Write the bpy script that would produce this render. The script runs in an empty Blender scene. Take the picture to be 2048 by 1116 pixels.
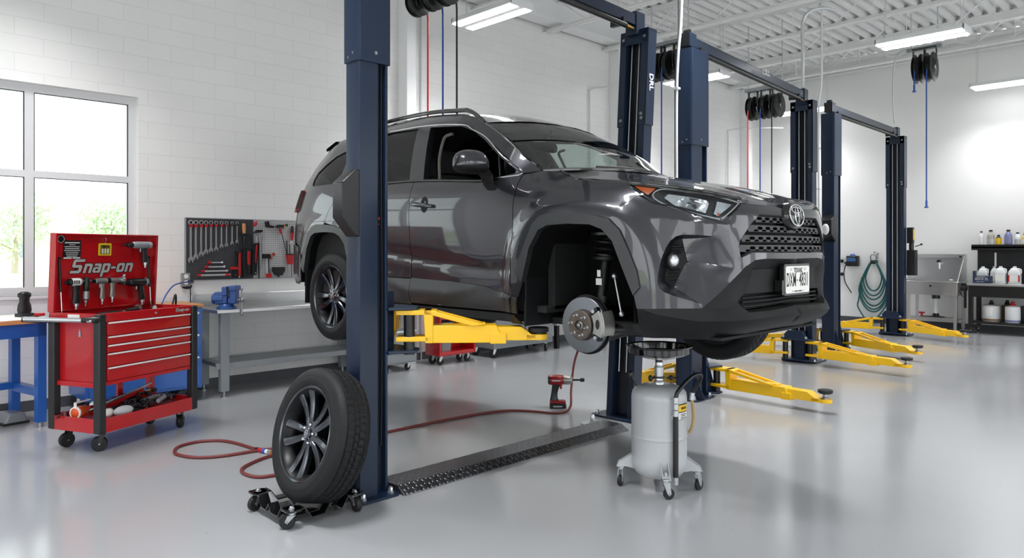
import bpy, bmesh, math, random
import numpy as np
from mathutils import Vector, Matrix
from mathutils.geometry import delaunay_2d_cdt
SC = bpy.context.scene
COL = SC.collection
PI = math.pi
R = math.radians
rnd = random.Random(7)

# ------------------------------------------------------------------ camera constants (metres, pixels of the 2048x1116 frame)
FPX, HORIZON, CAMZ, YAW = 1445.0, 500.0, 1.5, R(44.4)

# ------------------------------------------------------------------ mesh builder
def rot(ax=0, ay=0, az=0):
    return Matrix.Rotation(az, 4, 'Z') @ Matrix.Rotation(ay, 4, 'Y') @ Matrix.Rotation(ax, 4, 'X')
def frame(p, zdir, xhint=None):
    z = Vector(zdir).normalized()
    h = Vector(xhint) if xhint is not None else (Vector((0, 0, 1)) if abs(z.z) < .9 else Vector((1, 0, 0)))
    x = (h - z * h.dot(z)).normalized(); y = z.cross(x)
    return Matrix(((x.x, y.x, z.x, p[0]), (x.y, y.y, z.y, p[1]), (x.z, y.z, z.z, p[2]), (0, 0, 0, 1)))
class MB:
    def __init__(s): s.v = []; s.f = []; s.m = []; s.mi = 0
    def add(s, vs, fs, M=None):
        o = len(s.v)
        s.v += [tuple(M @ Vector(p)) if M is not None else tuple(p) for p in vs]
        for f in fs: s.f.append([i + o for i in f]); s.m.append(s.mi)
        return s
    def box(s, c, size, M=None):
        x, y, z = size[0] / 2, size[1] / 2, size[2] / 2
        vs = [(c[0] + a * x, c[1] + b * y, c[2] + d * z) for a in (-1, 1) for b in (-1, 1) for d in (-1, 1)]
        return s.add(vs, [(0, 1, 3, 2), (4, 6, 7, 5), (0, 4, 5, 1), (2, 3, 7, 6), (0, 2, 6, 4), (1, 5, 7, 3)], M)
    def b(s, x0, x1, y0, y1, z0, z1, M=None):
        return s.box(((x0 + x1) / 2, (y0 + y1) / 2, (z0 + z1) / 2), (abs(x1 - x0), abs(y1 - y0), abs(z1 - z0)), M)
    def prism(s, poly, z0, z1, M=None):
        n = len(poly)
        vs = [(p[0], p[1], z0) for p in poly] + [(p[0], p[1], z1) for p in poly]
        fs = [list(range(n))[::-1], list(range(n, 2 * n))] + [(i, (i + 1) % n, n + (i + 1) % n, n + i) for i in range(n)]
        return s.add(vs, fs, M)
    def ringprism(s, outer, inner, z0, z1, M=None):
        n = len(outer)
        vs = [(p[0], p[1], z) for z in (z0, z1) for P in (outer, inner) for p in P]
        fs = []
        for i in range(n):
            j = (i + 1) % n
            fs += [(i, n + i, n + j, j)[::1], (2 * n + i, 2 * n + j, 3 * n + j, 3 * n + i), (i, j, 2 * n + j, 2 * n + i), (n + i, 3 * n + i, 3 * n + j, n + j)]
        return s.add(vs, fs, M)
    def lathe(s, prof, n=24, M=None, cap=True, a0=0, a1=2 * PI):
        full = abs(a1 - a0 - 2 * PI) < 1e-6
        k = n if full else n + 1
        vs = []
        for i in range(k):
            a = a0 + (a1 - a0) * i / n; c, q = math.cos(a), math.sin(a)
            vs += [(r * c, r * q, z) for r, z in prof]
        m = len(prof); fs = []
        for i in range(n):
            j = (i + 1) % k
            for t in range(m - 1): fs.append((i * m + t, j * m + t, j * m + t + 1, i * m + t + 1))
        if cap and full:
            if prof[0][0] > 1e-5: fs.append([i * m for i in range(n)][::-1])
            if prof[-1][0] > 1e-5: fs.append([i * m + m - 1 for i in range(n)])
        return s.add(vs, fs, M)
    def cyl(s, p0, p1, r0, r1=None, n=16):
        r1 = r0 if r1 is None else r1
        d = Vector(p1) - Vector(p0)
        return s.lathe([(r0, 0), (r1, d.length)], n, frame(p0, d))
    def tube(s, pts, r, n=8, cap=True, closed=False):
        P = [Vector(p) for p in pts]; N = len(P)
        T = []
        for i in range(N):
            a = P[(i - 1) % N] if (closed or i > 0) else P[i]
            b = P[(i + 1) % N] if (closed or i < N - 1) else P[i]
            T.append((b - a).normalized())
        up = Vector((0, 0, 1)) if abs(T[0].z) < .95 else Vector((1, 0, 0))
        x = (up - T[0] * up.dot(T[0])).normalized(); vs = []
        for i in range(N):
            x = (x - T[i] * x.dot(T[i])).normalized(); y = T[i].cross(x)
            rr = r[i] if isinstance(r, (list, tuple)) else r
            for k in range(n):
                a = 2 * PI * k / n
                vs.append(tuple(P[i] + (x * math.cos(a) + y * math.sin(a)) * rr))
        fs = []
        for i in range(N if closed else N - 1):
            j = (i + 1) % N
            for k in range(n):
                l = (k + 1) % n
                fs.append((i * n + k, i * n + l, j * n + l, j * n + k))
        if cap and not closed: fs += [list(range(n))[::-1], list(range((N - 1) * n, N * n))]
        return s.add(vs, fs)
    def loft(s, rings, cap=True, closed=True, M=None):
        n = len(rings[0]); vs = [p for r in rings for p in r]; fs = []
        for i in range(len(rings) - 1):
            for k in range(n if closed else n - 1):
                l = (k + 1) % n
                fs.append((i * n + k, i * n + l, (i + 1) * n + l, (i + 1) * n + k))
        if cap and closed: fs += [list(range(n))[::-1], list(range((len(rings) - 1) * n, len(rings) * n))]
        return s.add(vs, fs, M)
    def ball(s, c, r, n=16, m=10, M=None):
        rx, ry, rz = (r, r, r) if not isinstance(r, (tuple, list)) else r
        vs = [(c[0], c[1], c[2] - rz)]
        for j in range(1, m):
            t = -PI / 2 + PI * j / m
            vs += [(c[0] + rx * math.cos(t) * math.cos(2 * PI * i / n), c[1] + ry * math.cos(t) * math.sin(2 * PI * i / n), c[2] + rz * math.sin(t)) for i in range(n)]
        vs.append((c[0], c[1], c[2] + rz)); L = len(vs) - 1; fs = []
        for i in range(n):
            k = (i + 1) % n
            fs.append((0, 1 + k, 1 + i)); fs.append((L, L - n + i, L - n + k))
            for j in range(m - 2): fs.append((1 + j * n + i, 1 + j * n + k, 1 + (j + 1) * n + k, 1 + (j + 1) * n + i))
        return s.add(vs, fs, M)
    def mesh(s, name, mats, smooth=True, angle=46):
        me = bpy.data.meshes.new(name)
        me.from_pydata(s.v, [], s.f)
        me.validate()
        bm = bmesh.new(); bm.from_mesh(me); bmesh.ops.recalc_face_normals(bm, faces=bm.faces); bm.to_mesh(me); bm.free()
        for mm in (mats if isinstance(mats, (list, tuple)) else [mats]): me.materials.append(mm)
        if any(s.m) and len(me.polygons) == len(s.m): me.polygons.foreach_set('material_index', s.m)
        if smooth:
            me.polygons.foreach_set('use_smooth', [True] * len(me.polygons))
            me.set_sharp_from_angle(angle=R(angle))
        return me

def rrect(x0, x1, y0, y1, r, n=4):
    out = []
    for cx, cy, a in ((x1 - r, y1 - r, 0), (x0 + r, y1 - r, 90), (x0 + r, y0 + r, 180), (x1 - r, y0 + r, 270)):
        for i in range(n + 1):
            t = R(a + 90 * i / n); out.append((cx + r * math.cos(t), cy + r * math.sin(t)))
    return out
def circle(r, n=24, cx=0, cy=0, ry=None): return [(cx + r * math.cos(2 * PI * i / n), cy + (ry or r) * math.sin(2 * PI * i / n)) for i in range(n)]
def spline(pts, n=8, closed=False):
    P = [np.array(p, float) for p in pts]; N = len(P); out = []
    for i in range(N if closed else N - 1):
        p1, p2 = P[i], P[(i + 1) % N]
        p0 = P[(i - 1) % N] if (closed or i > 0) else 2 * p1 - p2
        p3 = P[(i + 2) % N] if (closed or i + 2 < N) else 2 * p2 - p1
        for k in range(n):
            t = k / n
            out.append(tuple(.5 * (2 * p1 + (p2 - p0) * t + (2 * p0 - 5 * p1 + 4 * p2 - p3) * t * t + (3 * p1 - p0 - 3 * p2 + p3) * t ** 3)))
    if not closed: out.append(tuple(P[-1]))
    return out

# ------------------------------------------------------------------ scene objects
def thing(name, label, cat, loc=(0, 0, 0), rz=0, group=None, rx=0, ry=0):
    o = bpy.data.objects.new(name, None); COL.objects.link(o)
    o.empty_display_size = .1
    o.location = loc; o.rotation_euler = (rx, ry, rz)
    o['label'] = label; o['category'] = cat
    if group: o['group'] = group
    return o
def obj(name, mb, mat, parent=None, bevel=0, seg=2, smooth=True, loc=None, rz=0, angle=46, label=None, bang=40):
    me = mb.mesh(name, mat, smooth, angle) if isinstance(mb, MB) else mb
    o = bpy.data.objects.new(name, me); COL.objects.link(o)
    if parent is not None: o.parent = parent
    if loc is not None: o.location = loc
    if rz: o.rotation_euler = (0, 0, rz)
    if bevel:
        m = o.modifiers.new('bevel', 'BEVEL'); m.width = bevel; m.segments = seg; m.limit_method = 'ANGLE'; m.angle_limit = R(bang)
        m.harden_normals = False
    if label: o['label'] = label
    return o
def tag(o, label, cat, group=None):
    o['label'] = label; o['category'] = cat
    if group: o['group'] = group
    return o
def struct(name, mb, mat, **k):
    o = obj(name, mb, mat, **k); o['kind'] = 'structure'; return o
def dup(o, loc=None, rz=None, label=None, group=None, parent=None):
    c = o.copy(); COL.objects.link(c)
    if parent is not None: c.parent = parent
    for ch in list(o.children): dup(ch, parent=c)
    if loc is not None: c.location = loc
    if rz is not None: c.rotation_euler = (c.rotation_euler[0], c.rotation_euler[1], rz)
    if label: c['label'] = label
    if group: c['group'] = group
    return c
def text_mesh(txt, size, depth=.001, shear=0, bold=0, space=1, align='CENTER'):
    cu = bpy.data.curves.new('lettering', 'FONT'); cu.body = txt; cu.size = size; cu.extrude = depth; cu.shear = shear; cu.offset = bold
    cu.align_x = align; cu.align_y = 'CENTER'; cu.space_character = space; cu.resolution_u = 3
    o = bpy.data.objects.new('lettering', cu)
    me = bpy.data.meshes.new_from_object(o)
    bpy.data.objects.remove(o); bpy.data.curves.remove(cu)
    return me
def lettering(txt, size, mat, M, parent, name='lettering', sx=1.0, **k):
    """Letters lying in the local plane of M (x reading direction, y up, z towards the reader)."""
    me = text_mesh(txt, size, **k); me.transform(M @ Matrix.Diagonal((sx, 1, 1, 1)))
    me.materials.clear(); me.materials.append(mat)
    o = bpy.data.objects.new(name, me); COL.objects.link(o); o.parent = parent
    return o

# ------------------------------------------------------------------ materials
def lin(c):
    if isinstance(c, str): c = tuple(int(c[i:i + 2], 16) / 255 for i in (0, 2, 4))
    return tuple((x / 12.92 if x <= .04045 else ((x + .055) / 1.055) ** 2.4) for x in c) + (1,)
def mat(name, col, rough=.5, metal=0, coat=0, spec=.5, emit=None, trans=0, bump=0, bscale=60, var=0, vscale=8, rvar=0, coat_rough=.03, ior=None):
    m = bpy.data.materials.new(name); m.use_nodes = True
    nt = m.node_tree; p = nt.nodes['Principled BSDF']; L = nt.links.new
    p.inputs['Base Color'].default_value = lin(col); p.inputs['Roughness'].default_value = rough; p.inputs['Metallic'].default_value = metal
    p.inputs['Coat Weight'].default_value = coat; p.inputs['Coat Roughness'].default_value = coat_rough; p.inputs['Specular IOR Level'].default_value = spec
    p.inputs['Transmission Weight'].default_value = trans
    if ior: p.inputs['IOR'].default_value = ior
    if emit: p.inputs['Emission Color'].default_value = lin(emit[0]); p.inputs['Emission Strength'].default_value = emit[1]
    if bump or var or rvar:
        tc = nt.nodes.new('ShaderNodeTexCoord'); nz = nt.nodes.new('ShaderNodeTexNoise'); nz.inputs['Detail'].default_value = 4
        L(tc.outputs['Object'], nz.inputs['Vector'])
        if var or rvar:
            nz.inputs['Scale'].default_value = vscale
            if var:
                mx = nt.nodes.new('ShaderNodeMix'); mx.data_type = 'RGBA'
                a = lin(col); mx.inputs[6].default_value = tuple(x * (1 - var) for x in a[:3]) + (1,); mx.inputs[7].default_value = tuple(min(1, x * (1 + var)) for x in a[:3]) + (1,)
                L(nz.outputs['Fac'], mx.inputs[0]); L(mx.outputs[2], p.inputs['Base Color'])
            if rvar:
                mr = nt.nodes.new('ShaderNodeMapRange'); mr.inputs[3].default_value = max(0, rough - rvar); mr.inputs[4].default_value = rough + rvar
                mr.inputs[1].default_value = .3; mr.inputs[2].default_value = .7
                L(nz.outputs['Fac'], mr.inputs[0]); L(mr.outputs[0], p.inputs['Roughness'])
        if bump:
            nb = nt.nodes.new('ShaderNodeTexNoise'); nb.inputs['Scale'].default_value = bscale; L(tc.outputs['Object'], nb.inputs['Vector'])
            bp = nt.nodes.new('ShaderNodeBump'); bp.inputs['Strength'].default_value = bump; bp.inputs['Distance'].default_value = .002
            L(nb.outputs['Fac'], bp.inputs['Height']); L(bp.outputs[0], p.inputs['Normal'])
    return m
M_ = {}
def m_(k): return M_[k]
M_['navy'] = mat('navy_powder_coat', '12233a', .38, .0, .12, spec=.35, bump=.04, bscale=220, coat_rough=.15)
M_['navy_dark'] = mat('dark_navy_channel', '10161f', .5)
M_['black'] = mat('black_plastic', '0e0f10', .42)
M_['satin'] = mat('satin_black', '101113', .38)
M_['charcoal'] = mat('charcoal_plastic', '1f2123', .5, bump=.1, bscale=400)
M_['rubber'] = mat('black_rubber', '121314', .6, bump=.1, bscale=120)
M_['steel'] = mat('brushed_stainless', 'c8c9ca', .33, .95)
M_['chrome'] = mat('chrome', 'dcdde0', .08, 1)
M_['logo_grey'] = mat('logo_grey', 'b9b6b4', .4)
M_['tool_chrome'] = mat('polished_tool_steel', 'd5d6d8', .3, .85)
M_['zinc'] = mat('zinc_plate', 'c2c6c9', .3, .9)
M_['gray_paint'] = mat('gray_paint', '878c90', .4, 0, .2)
M_['light_gray'] = mat('light_gray_enamel', 'b9bcbf', .3, 0, .4, coat_rough=.15)
M_['white'] = mat('white_paint', 'f2f3f4', .5)
M_['offwhite'] = mat('white_enamel', 'e4e6e7', .45)
M_['red'] = mat('red_enamel', 'b80a14', .28, 0, .5, coat_rough=.08)
M_['red_plastic'] = mat('red_plastic', 'b3161c', .4)
M_['blue'] = mat('blue_enamel', '1560b8', .35, 0, .3)
M_['vise_blue'] = mat('vise_blue', '2b4f8e', .38, .2, .2, bump=.15, bscale=90)
M_['yellow'] = mat('yellow_enamel', 'f3bf06', .38, 0, .3, coat_rough=.2)
M_['bolt'] = mat('bolt_steel', '9b9da0', .35, 1)
M_['darkmetal'] = mat('dark_gunmetal', '3a3c40', .3, .9)
M_['cable'] = mat('black_cable', '17181a', .5)
M_['yellow_label'] = mat('yellow_label', 'efc51d', .5)
M_['paper'] = mat('white_label', 'eceae6', .55)
M_['ink'] = mat('black_ink', '0c0c0d', .5)
M_['orange'] = mat('orange_plastic', 'd9531e', .4)
M_['wood'] = mat('plywood_edge', 'c98f5e', .5, var=.15, vscale=30)
M_['hose_red'] = mat('dark_red_rubber_hose', '6d2a28', .45, var=.1, vscale=4)
M_['air_red'] = mat('red_air_hose', 'd8372c', .4)
M_['air_blue'] = mat('blue_air_hose', '2a4f9e', .4)
M_['hose_green'] = mat('green_rubber_hose', '1d5c5c', .42)
M_['brass'] = mat('brass', 'c39a45', .28, 1)
M_['alu'] = mat('cast_aluminium', '9a9a96', .42, .75, bump=.2, bscale=60)
M_['conduit'] = mat('galvanised_conduit', 'c8cbcd', .35, .6)
M_['white_conduit'] = mat('white_conduit', 'd9dbdc', .45)
def glass(name, tint='ffffff', rough=0.0, ior=1.5):
    """A thin pane: mostly clear, a little tinted, with a mirror reflection that grows with the angle."""
    m = bpy.data.materials.new(name); m.use_nodes = True; nt = m.node_tree; nt.nodes.clear(); L = nt.links.new
    out = nt.nodes.new('ShaderNodeOutputMaterial'); mx = nt.nodes.new('ShaderNodeMixShader'); tr = nt.nodes.new('ShaderNodeBsdfTransparent')
    gl = nt.nodes.new('ShaderNodeBsdfGlossy'); fr = nt.nodes.new('ShaderNodeFresnel'); fr.inputs[0].default_value = ior
    gl.inputs['Roughness'].default_value = rough; tr.inputs[0].default_value = lin(tint)
    L(fr.outputs[0], mx.inputs[0]); L(tr.outputs[0], mx.inputs[1]); L(gl.outputs[0], mx.inputs[2]); L(mx.outputs[0], out.inputs[0])
    return m
M_['glass'] = glass('window_glass', 'f4f8f6')
M_['windscreen'] = glass('windscreen_glass', 'b4c8c0', ior=2.0)
M_['privacy'] = glass('dark_privacy_glass', '3a3e40')
M_['lens'] = glass('clear_lens', 'e8ecee')
# ================================================================== THE ROOM
WY, BX, FX, SY, CZ = 7.95, 15.8, -4.5, -6.0, 5.5   # left wall, back wall, front wall, right wall, deck height

def block_wall_mat():
    m = mat('painted_block', 'efefee', .42)
    nt = m.node_tree; L = nt.links.new; p = nt.nodes['Principled BSDF']
    tc = nt.nodes.new('ShaderNodeTexCoord'); sp = nt.nodes.new('ShaderNodeSeparateXYZ'); cb = nt.nodes.new('ShaderNodeCombineXYZ')
    L(tc.outputs['Object'], sp.inputs[0]); L(sp.outputs['X'], cb.inputs['X']); L(sp.outputs['Z'], cb.inputs['Y'])
    br = nt.nodes.new('ShaderNodeTexBrick'); L(cb.outputs[0], br.inputs['Vector'])
    br.inputs['Scale'].default_value = 1; br.inputs['Brick Width'].default_value = .46; br.inputs['Row Height'].default_value = .166
    br.inputs['Mortar Size'].default_value = .0035; br.inputs['Mortar Smooth'].default_value = .3
    br.inputs['Color1'].default_value = lin('f0f0ef'); br.inputs['Color2'].default_value = lin('eeeeed'); br.inputs['Mortar'].default_value = lin('e2e2e2')
    L(br.outputs['Color'], p.inputs['Base Color'])
    nz = nt.nodes.new('ShaderNodeTexNoise'); nz.inputs['Scale'].default_value = 45; L(tc.outputs['Object'], nz.inputs['Vector'])
    ma = nt.nodes.new('ShaderNodeMath'); ma.operation = 'MULTIPLY_ADD'; ma.inputs[1].default_value = -1.6; L(br.outputs['Fac'], ma.inputs[0]); L(nz.outputs['Fac'], ma.inputs[2])
    bp = nt.nodes.new('ShaderNodeBump'); bp.inputs['Strength'].default_value = .2; bp.inputs['Distance'].default_value = .004
    L(ma.outputs[0], bp.inputs['Height']); L(bp.outputs[0], p.inputs['Normal'])
    return m
def floor_mat():
    m = mat('epoxy_floor', 'c2c5cb', .2, 0, .0, spec=.5)
    nt = m.node_tree; L = nt.links.new; p = nt.nodes['Principled BSDF']
    tc = nt.nodes.new('ShaderNodeTexCoord')
    n1 = nt.nodes.new('ShaderNodeTexNoise'); n1.inputs['Scale'].default_value = .7; n1.inputs['Detail'].default_value = 5; L(tc.outputs['Object'], n1.inputs['Vector'])
    mx = nt.nodes.new('ShaderNodeMix'); mx.data_type = 'RGBA'; mx.inputs[6].default_value = lin('999b9e'); mx.inputs[7].default_value = lin('a3a5a8')
    L(n1.outputs['Fac'], mx.inputs[0])
    n3 = nt.nodes.new('ShaderNodeTexNoise'); n3.inputs['Scale'].default_value = 26; n3.inputs['Detail'].default_value = 2; L(tc.outputs['Object'], n3.inputs['Vector'])
    rp = nt.nodes.new('ShaderNodeValToRGB'); rp.color_ramp.elements[0].position = .74; rp.color_ramp.elements[1].position = .78; L(n3.outputs['Fac'], rp.inputs[0])
    m2 = nt.nodes.new('ShaderNodeMix'); m2.data_type = 'RGBA'; m2.inputs[7].default_value = lin('8f9092'); L(mx.outputs[2], m2.inputs[6]); L(rp.outputs[0], m2.inputs[0])
    L(m2.outputs[2], p.inputs['Base Color'])
    n2 = nt.nodes.new('ShaderNodeTexNoise'); n2.inputs['Scale'].default_value = 160; n2.inputs['Detail'].default_value = 3; L(tc.outputs['Object'], n2.inputs['Vector'])
    bp = nt.nodes.new('ShaderNodeBump'); bp.inputs['Strength'].default_value = .1; bp.inputs['Distance'].default_value = .0012
    L(n2.outputs['Fac'], bp.inputs['Height']); L(bp.outputs[0], p.inputs['Normal'])
    mr = nt.nodes.new('ShaderNodeMapRange'); mr.inputs[1].default_value = .35; mr.inputs[2].default_value = .65; mr.inputs[3].default_value = .1; mr.inputs[4].default_value = .2
    L(n1.outputs['Fac'], mr.inputs[0]); L(mr.outputs[0], p.inputs['Roughness'])
    return m
M_['block'] = block_wall_mat(); M_['floor'] = floor_mat()
M_['wall'] = mat('smooth_white_wall', 'f0f0ef', .45, bump=.03, bscale=60)
M_['deck'] = mat('painted_steel_deck', 'ededec', .5)
M_['base'] = mat('dark_vinyl_base', '4a4d52', .45)
M_['frame_white'] = mat('white_window_frame', 'dcdde0', .35)

struct('floor', MB().b(FX, BX + .2, SY, WY + .2, -.15, 0), M_['floor'])
w = MB()
WX0, WX1, WZ0, WZ1 = -.35, 2.44, 1.07, 3.06
w.b(FX, WX0, WY, WY + .2, 0, CZ); w.b(WX1, BX + .2, WY, WY + .2, 0, CZ); w.b(WX0, WX1, WY, WY + .2, 0, WZ0); w.b(WX0, WX1, WY, WY + .2, WZ1, CZ)
struct('wall_left', w, M_['block'])
struct('wall_back', MB().b(BX, BX + .2, SY, WY, 0, CZ), M_['wall'])
# the two walls behind the camera with their open overhead doors and tall windows
w = MB()
for y0, y1, z0, z1 in ((SY, -4.6, 0, CZ), (-4.6, -1.0, 3.6, CZ), (-1.0, .6, 0, CZ), (.6, 4.0, 0, .95), (.6, 4.0, 3.2, CZ), (4.0, 5.0, 0, CZ), (5.0, 7.3, 0, .95), (5.0, 7.3, 3.2, CZ), (7.3, WY, 0, CZ)):
    w.b(FX - .2, FX, y0, y1, z0, z1)
struct('wall_front', w, M_['wall'])
w = MB(); xs = [-4.5, -3.2, .4, 1.6, 5.2, 6.4, 10.0, 11.2, 14.8, 15.8]
for i in range(9):
    if i % 2 == 0: w.b(xs[i], xs[i + 1], SY - .2, SY, 0, CZ)
    else: w.b(xs[i], xs[i + 1], SY - .2, SY, 3.7, CZ)
struct('wall_right', w, M_['wall'])
struct('baseboard_left', MB().b(WX1 - 6, BX, WY - .012, WY, 0, .1), M_['base'])
struct('baseboard_back', MB().b(BX - .012, BX, SY, WY - .012, 0, .1), M_['base'])
# window in the left wall
wf = MB(); YF = WY + .07
for x0, x1, z0, z1, e in ((WX0, WX1, WZ1 - .075, WZ1, 0), (WX0, WX1, WZ0, WZ0 + .08, 0), (WX1 - .075, WX1, WZ0 + .08, WZ1 - .075, 0), (WX0, WX0 + .075, WZ0 + .08, WZ1 - .075, 0), (1.47, 1.545, WZ0 + .08, WZ1 - .075, .002), (.5, .575, WZ0 + .08, WZ1 - .075, .002), (WX0 + .075, .5, 2.185, 2.25, .004), (.575, 1.47, 2.185, 2.25, .004), (1.545, WX1 - .075, 2.185, 2.25, .004)):
    wf.b(x0, x1, YF + e, YF + .07 - e, z0, z1)
win = struct('window_1', wf, M_['frame_white'])
for x0, x1 in ((WX0 + .075, .5), (.575, 1.47), (1.545, WX1 - .075)):
    for z0, z1 in ((WZ0 + .08, 2.185), (2.25, WZ1 - .075)):
        obj('pane', MB().b(x0, x1, YF + .03, YF + .036, z0, z1), M_['glass'], win)
gk = MB()
for x0, x1 in ((WX0 + .075, .5), (.575, 1.47), (1.545, WX1 - .075)):
    for z0, z1 in ((WZ0 + .08, 2.185), (2.25, WZ1 - .075)):
        gk.b(x1 - .008, x1, YF + .006, YF + .03, z0, z1); gk.b(x0, x0 + .008, YF + .006, YF + .03, z0, z1); gk.b(x0, x1, YF + .006, YF + .03, z1 - .006, z1)
obj('gasket', gk, M_['satin'], win)
struct('trim_1', MB().b(WX0 - .05, WX1 + .0, WY - .02, YF, WZ0 - .03, WZ0), M_['frame_white'], bevel=.004)
# steel frame of the left wall
bm = MB(); bm.b(FX, BX, 7.72, 7.74, 5.1, CZ - .03); bm.b(FX, BX, 7.58, 7.88, 5.08, 5.1); bm.b(FX, BX, 7.58, 7.88, CZ - .05, CZ - .03)
struct('beam_left', bm, M_['white'])
for i, x in enumerate((1.2 - .06 - 2.4, 5.65, 10.2, 14.9)):
    if i == 0: continue
    struct('column_%d' % i, MB().b(x, x + .15, 7.74, WY, 0, 5.08), M_['white'], bevel=.006)
# corrugated roof deck
prof = []; y = SY; p_ = .2
while y < WY + .1:
    prof += [(y, CZ), (y + .08, CZ), (y + .1, CZ + .075), (y + .18, CZ + .075)]; y += p_
dk = MB(); n = len(prof)
dk.add([(x, a, b) for x in (FX, BX) for a, b in prof], [(i, i + 1, n + i + 1, n + i) for i in range(n - 1)])
dk.b(FX, BX + .2, SY - .2, WY + .2, CZ + .12, CZ + .2)
struct('ceiling', dk, M_['deck'], angle=20)
def joist(x, zb):
    j = MB()
    for z0, z1, g in ((CZ - .07, CZ - .002, .085), (zb, zb + .06, .07)):
        zz = z1 - .006 if z1 > 5.4 else z0 - .006; j.b(x - g, x - .008, SY, WY, zz, zz + .006); j.b(x + .008, x + g, SY, WY, zz, zz + .006)
        j.b(x - .016, x - .008, SY, WY, z0, z1 - .006); j.b(x + .008, x + .016, SY, WY, z0, z1 - .006)
    y = WY - .25; k = 0; st = .62
    while y > SY + st:
        j.tube([(x, y, CZ - .03), (x, y - st, zb + .02)] if k % 2 == 0 else [(x, y, zb + .02), (x, y - st, CZ - .03)], .011, 6)
        if k % 2 == 1: j.tube([(x, y - st, CZ - .03), (x, y - st, zb + .02)], .008, 6)
        y -= st; k += 1
    return j
for i, (x, zb) in enumerate(((-2.0, 5.0), (-.5, 5.0), (1.0, 5.0), (2.5, 5.0), (4.0, 5.0), (5.5, 5.0), (7.0, 5.0), (8.55, 5.0), (10.05, 5.0), (11.55, 5.0), (13.05, 5.0), (14.42, 5.0), (15.62, 5.22))):
    struct('roof_beam_%d' % (i + 1), joist(x, zb), M_['deck'])
# ------------------------------------------------------------------ ceiling lights
M_['tube'] = mat('lit_diffuser', 'ffffff', .4, emit=('fdfdff', 9.0))
LX, LY, LZ = .37, 1.1, 4.4
def ceiling_light(x, y, label):
    t = thing('ceiling_light', label, 'light', (x, y, LZ), group='strip lights hung from the joists')
    h = MB(); h.b(-LX / 2, LX / 2, -LY / 2, LY / 2, .012, .07); h.b(-.045, .045, -LY / 2, LY / 2, -.002, .012)
    for s in (-1, 1): h.b(-LX / 2, LX / 2, s * LY / 2 - .012, s * LY / 2 + .012, -.004, .07)
    obj('housing', h, M_['offwhite'], t)
    for s in (-1, 1): obj('diffuser', MB().b(s * .112 - .06, s * .112 + .06, -LY / 2 + .014, LY / 2 - .014, -.012, .012), M_['tube'], t, bevel=.008)
    for s in (-1, 1):
        c = MB(); c.tube([(0, s * .48, .07), (0, s * .44, CZ - LZ - .02)], .0035, 6); c.tube([(.03, s * .5, .07), (.02, s * .49, CZ - LZ - .02)], .003, 6)
        obj('hanger_wire', c, M_['conduit'], t)
    return t
ceiling_light(6.12, 6.62, 'twin strip light above the grey car beside the black hose reels')
ceiling_light(11.02, 3.17, 'long bright strip light hung highest above the dangling blue hose')
ceiling_light(15.05, 2.95, 'strip light in front of the white back wall, above the black bench')
ceiling_light(10.88, 6.62, 'twin strip light partly hidden by the near post of the middle lift')
ceiling_light(14.98, 6.55, 'strip light partly hidden by the far post of the middle lift')
def lamp(x, y, z, sx, sy, power, rx=0, rz=0, col=(1, 1, 1), nm='strip_lamp'):
    l = bpy.data.lights.new(nm, 'AREA'); l.shape = 'RECTANGLE'; l.size = sx; l.size_y = sy; l.energy = power; l.color = col
    o = bpy.data.objects.new(nm, l); COL.objects.link(o); o.location = (x, y, z); o.rotation_euler = (rx, 0, rz); return o
LAMP = 46
for x in (-3.2, 1.3, 6.1, 11.0, 15.0):
    for y in (-4.0, -.4, 3.15, 6.6):
        l = lamp(x, y, LZ - .03, LX, LY, LAMP); l.data.spread = R(112); l.data.energy = LAMP * (.5 if x > 14 else .72 if y > 6 else 1)
# ------------------------------------------------------------------ conduits
def conduit(pts, r, label, m='white_conduit', clips=()):
    b = MB(); b.tube(spline(pts, 6), r, 8)
    for c in clips: b.box(c, (.05, .05, .02))
    return tag(obj('conduit', b, M_[m]), label, 'conduit')
conduit([(6.02, 7.92, 0.0), (6.02, 7.92, 2), (6.02, 7.92, 5.0)], .011, 'thin grey conduit running up the block wall right of the first column')
conduit([(9.62, 7.92, 0), (9.62, 7.92, 2), (9.62, 7.92, 4.0), (9.64, 7.9, 4.25), (9.9, 7.7, 4.32), (10.2, 7.55, 4.45), (10.32, 7.5, 4.75), (10.32, 7.5, 5.05)], .012, 'conduit bending off the block wall behind the windscreen up to the beam')
conduit([(14.3, 7.91, 0), (14.3, 7.91, 2.5), (14.3, 7.91, 3.9), (14.35, 7.88, 4.1), (14.9, 7.4, 4.15), (15.2, 7.1, 4.15)], .012, 'conduit bending off the block wall near the room corner')
conduit([(6.17, 3.97, 1.0), (6.17, 3.97, 2), (6.17, 3.97, 3.0), (6.17, 3.95, 3.45), (6.19, 3.93, 3.8), (6.21, 3.92, 4.6), (6.21, 3.92, 5.44)], .0135, 'white conduit running down the near post of the middle lift', clips=((6.175, 3.97, 2.2), (6.175, 3.97, 3.1)))
conduit([(9.62, 4.22, 3.69), (9.62, 4.22, 4.2), (9.62, 4.22, 4.55), (9.65, 4.15, 4.7), (9.8, 4.03, 4.76), (10.0, 3.95, 4.76)], .022, 'galvanised conduit rising from the far post of the middle lift with a bent top', 'conduit')
conduit([(10.72, 4.46, 1.9), (10.71, 4.46, 2.6), (10.71, 4.46, 3.5), (10.78, 4.48, 3.75), (10.9, 4.5, 4.0), (10.92, 4.5, 4.5), (10.92, 4.5, 5.44)], .016, 'white conduit running down the near post of the rear lift', clips=((10.71, 4.46, 2.4), (10.71, 4.46, 3.0)))
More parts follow.
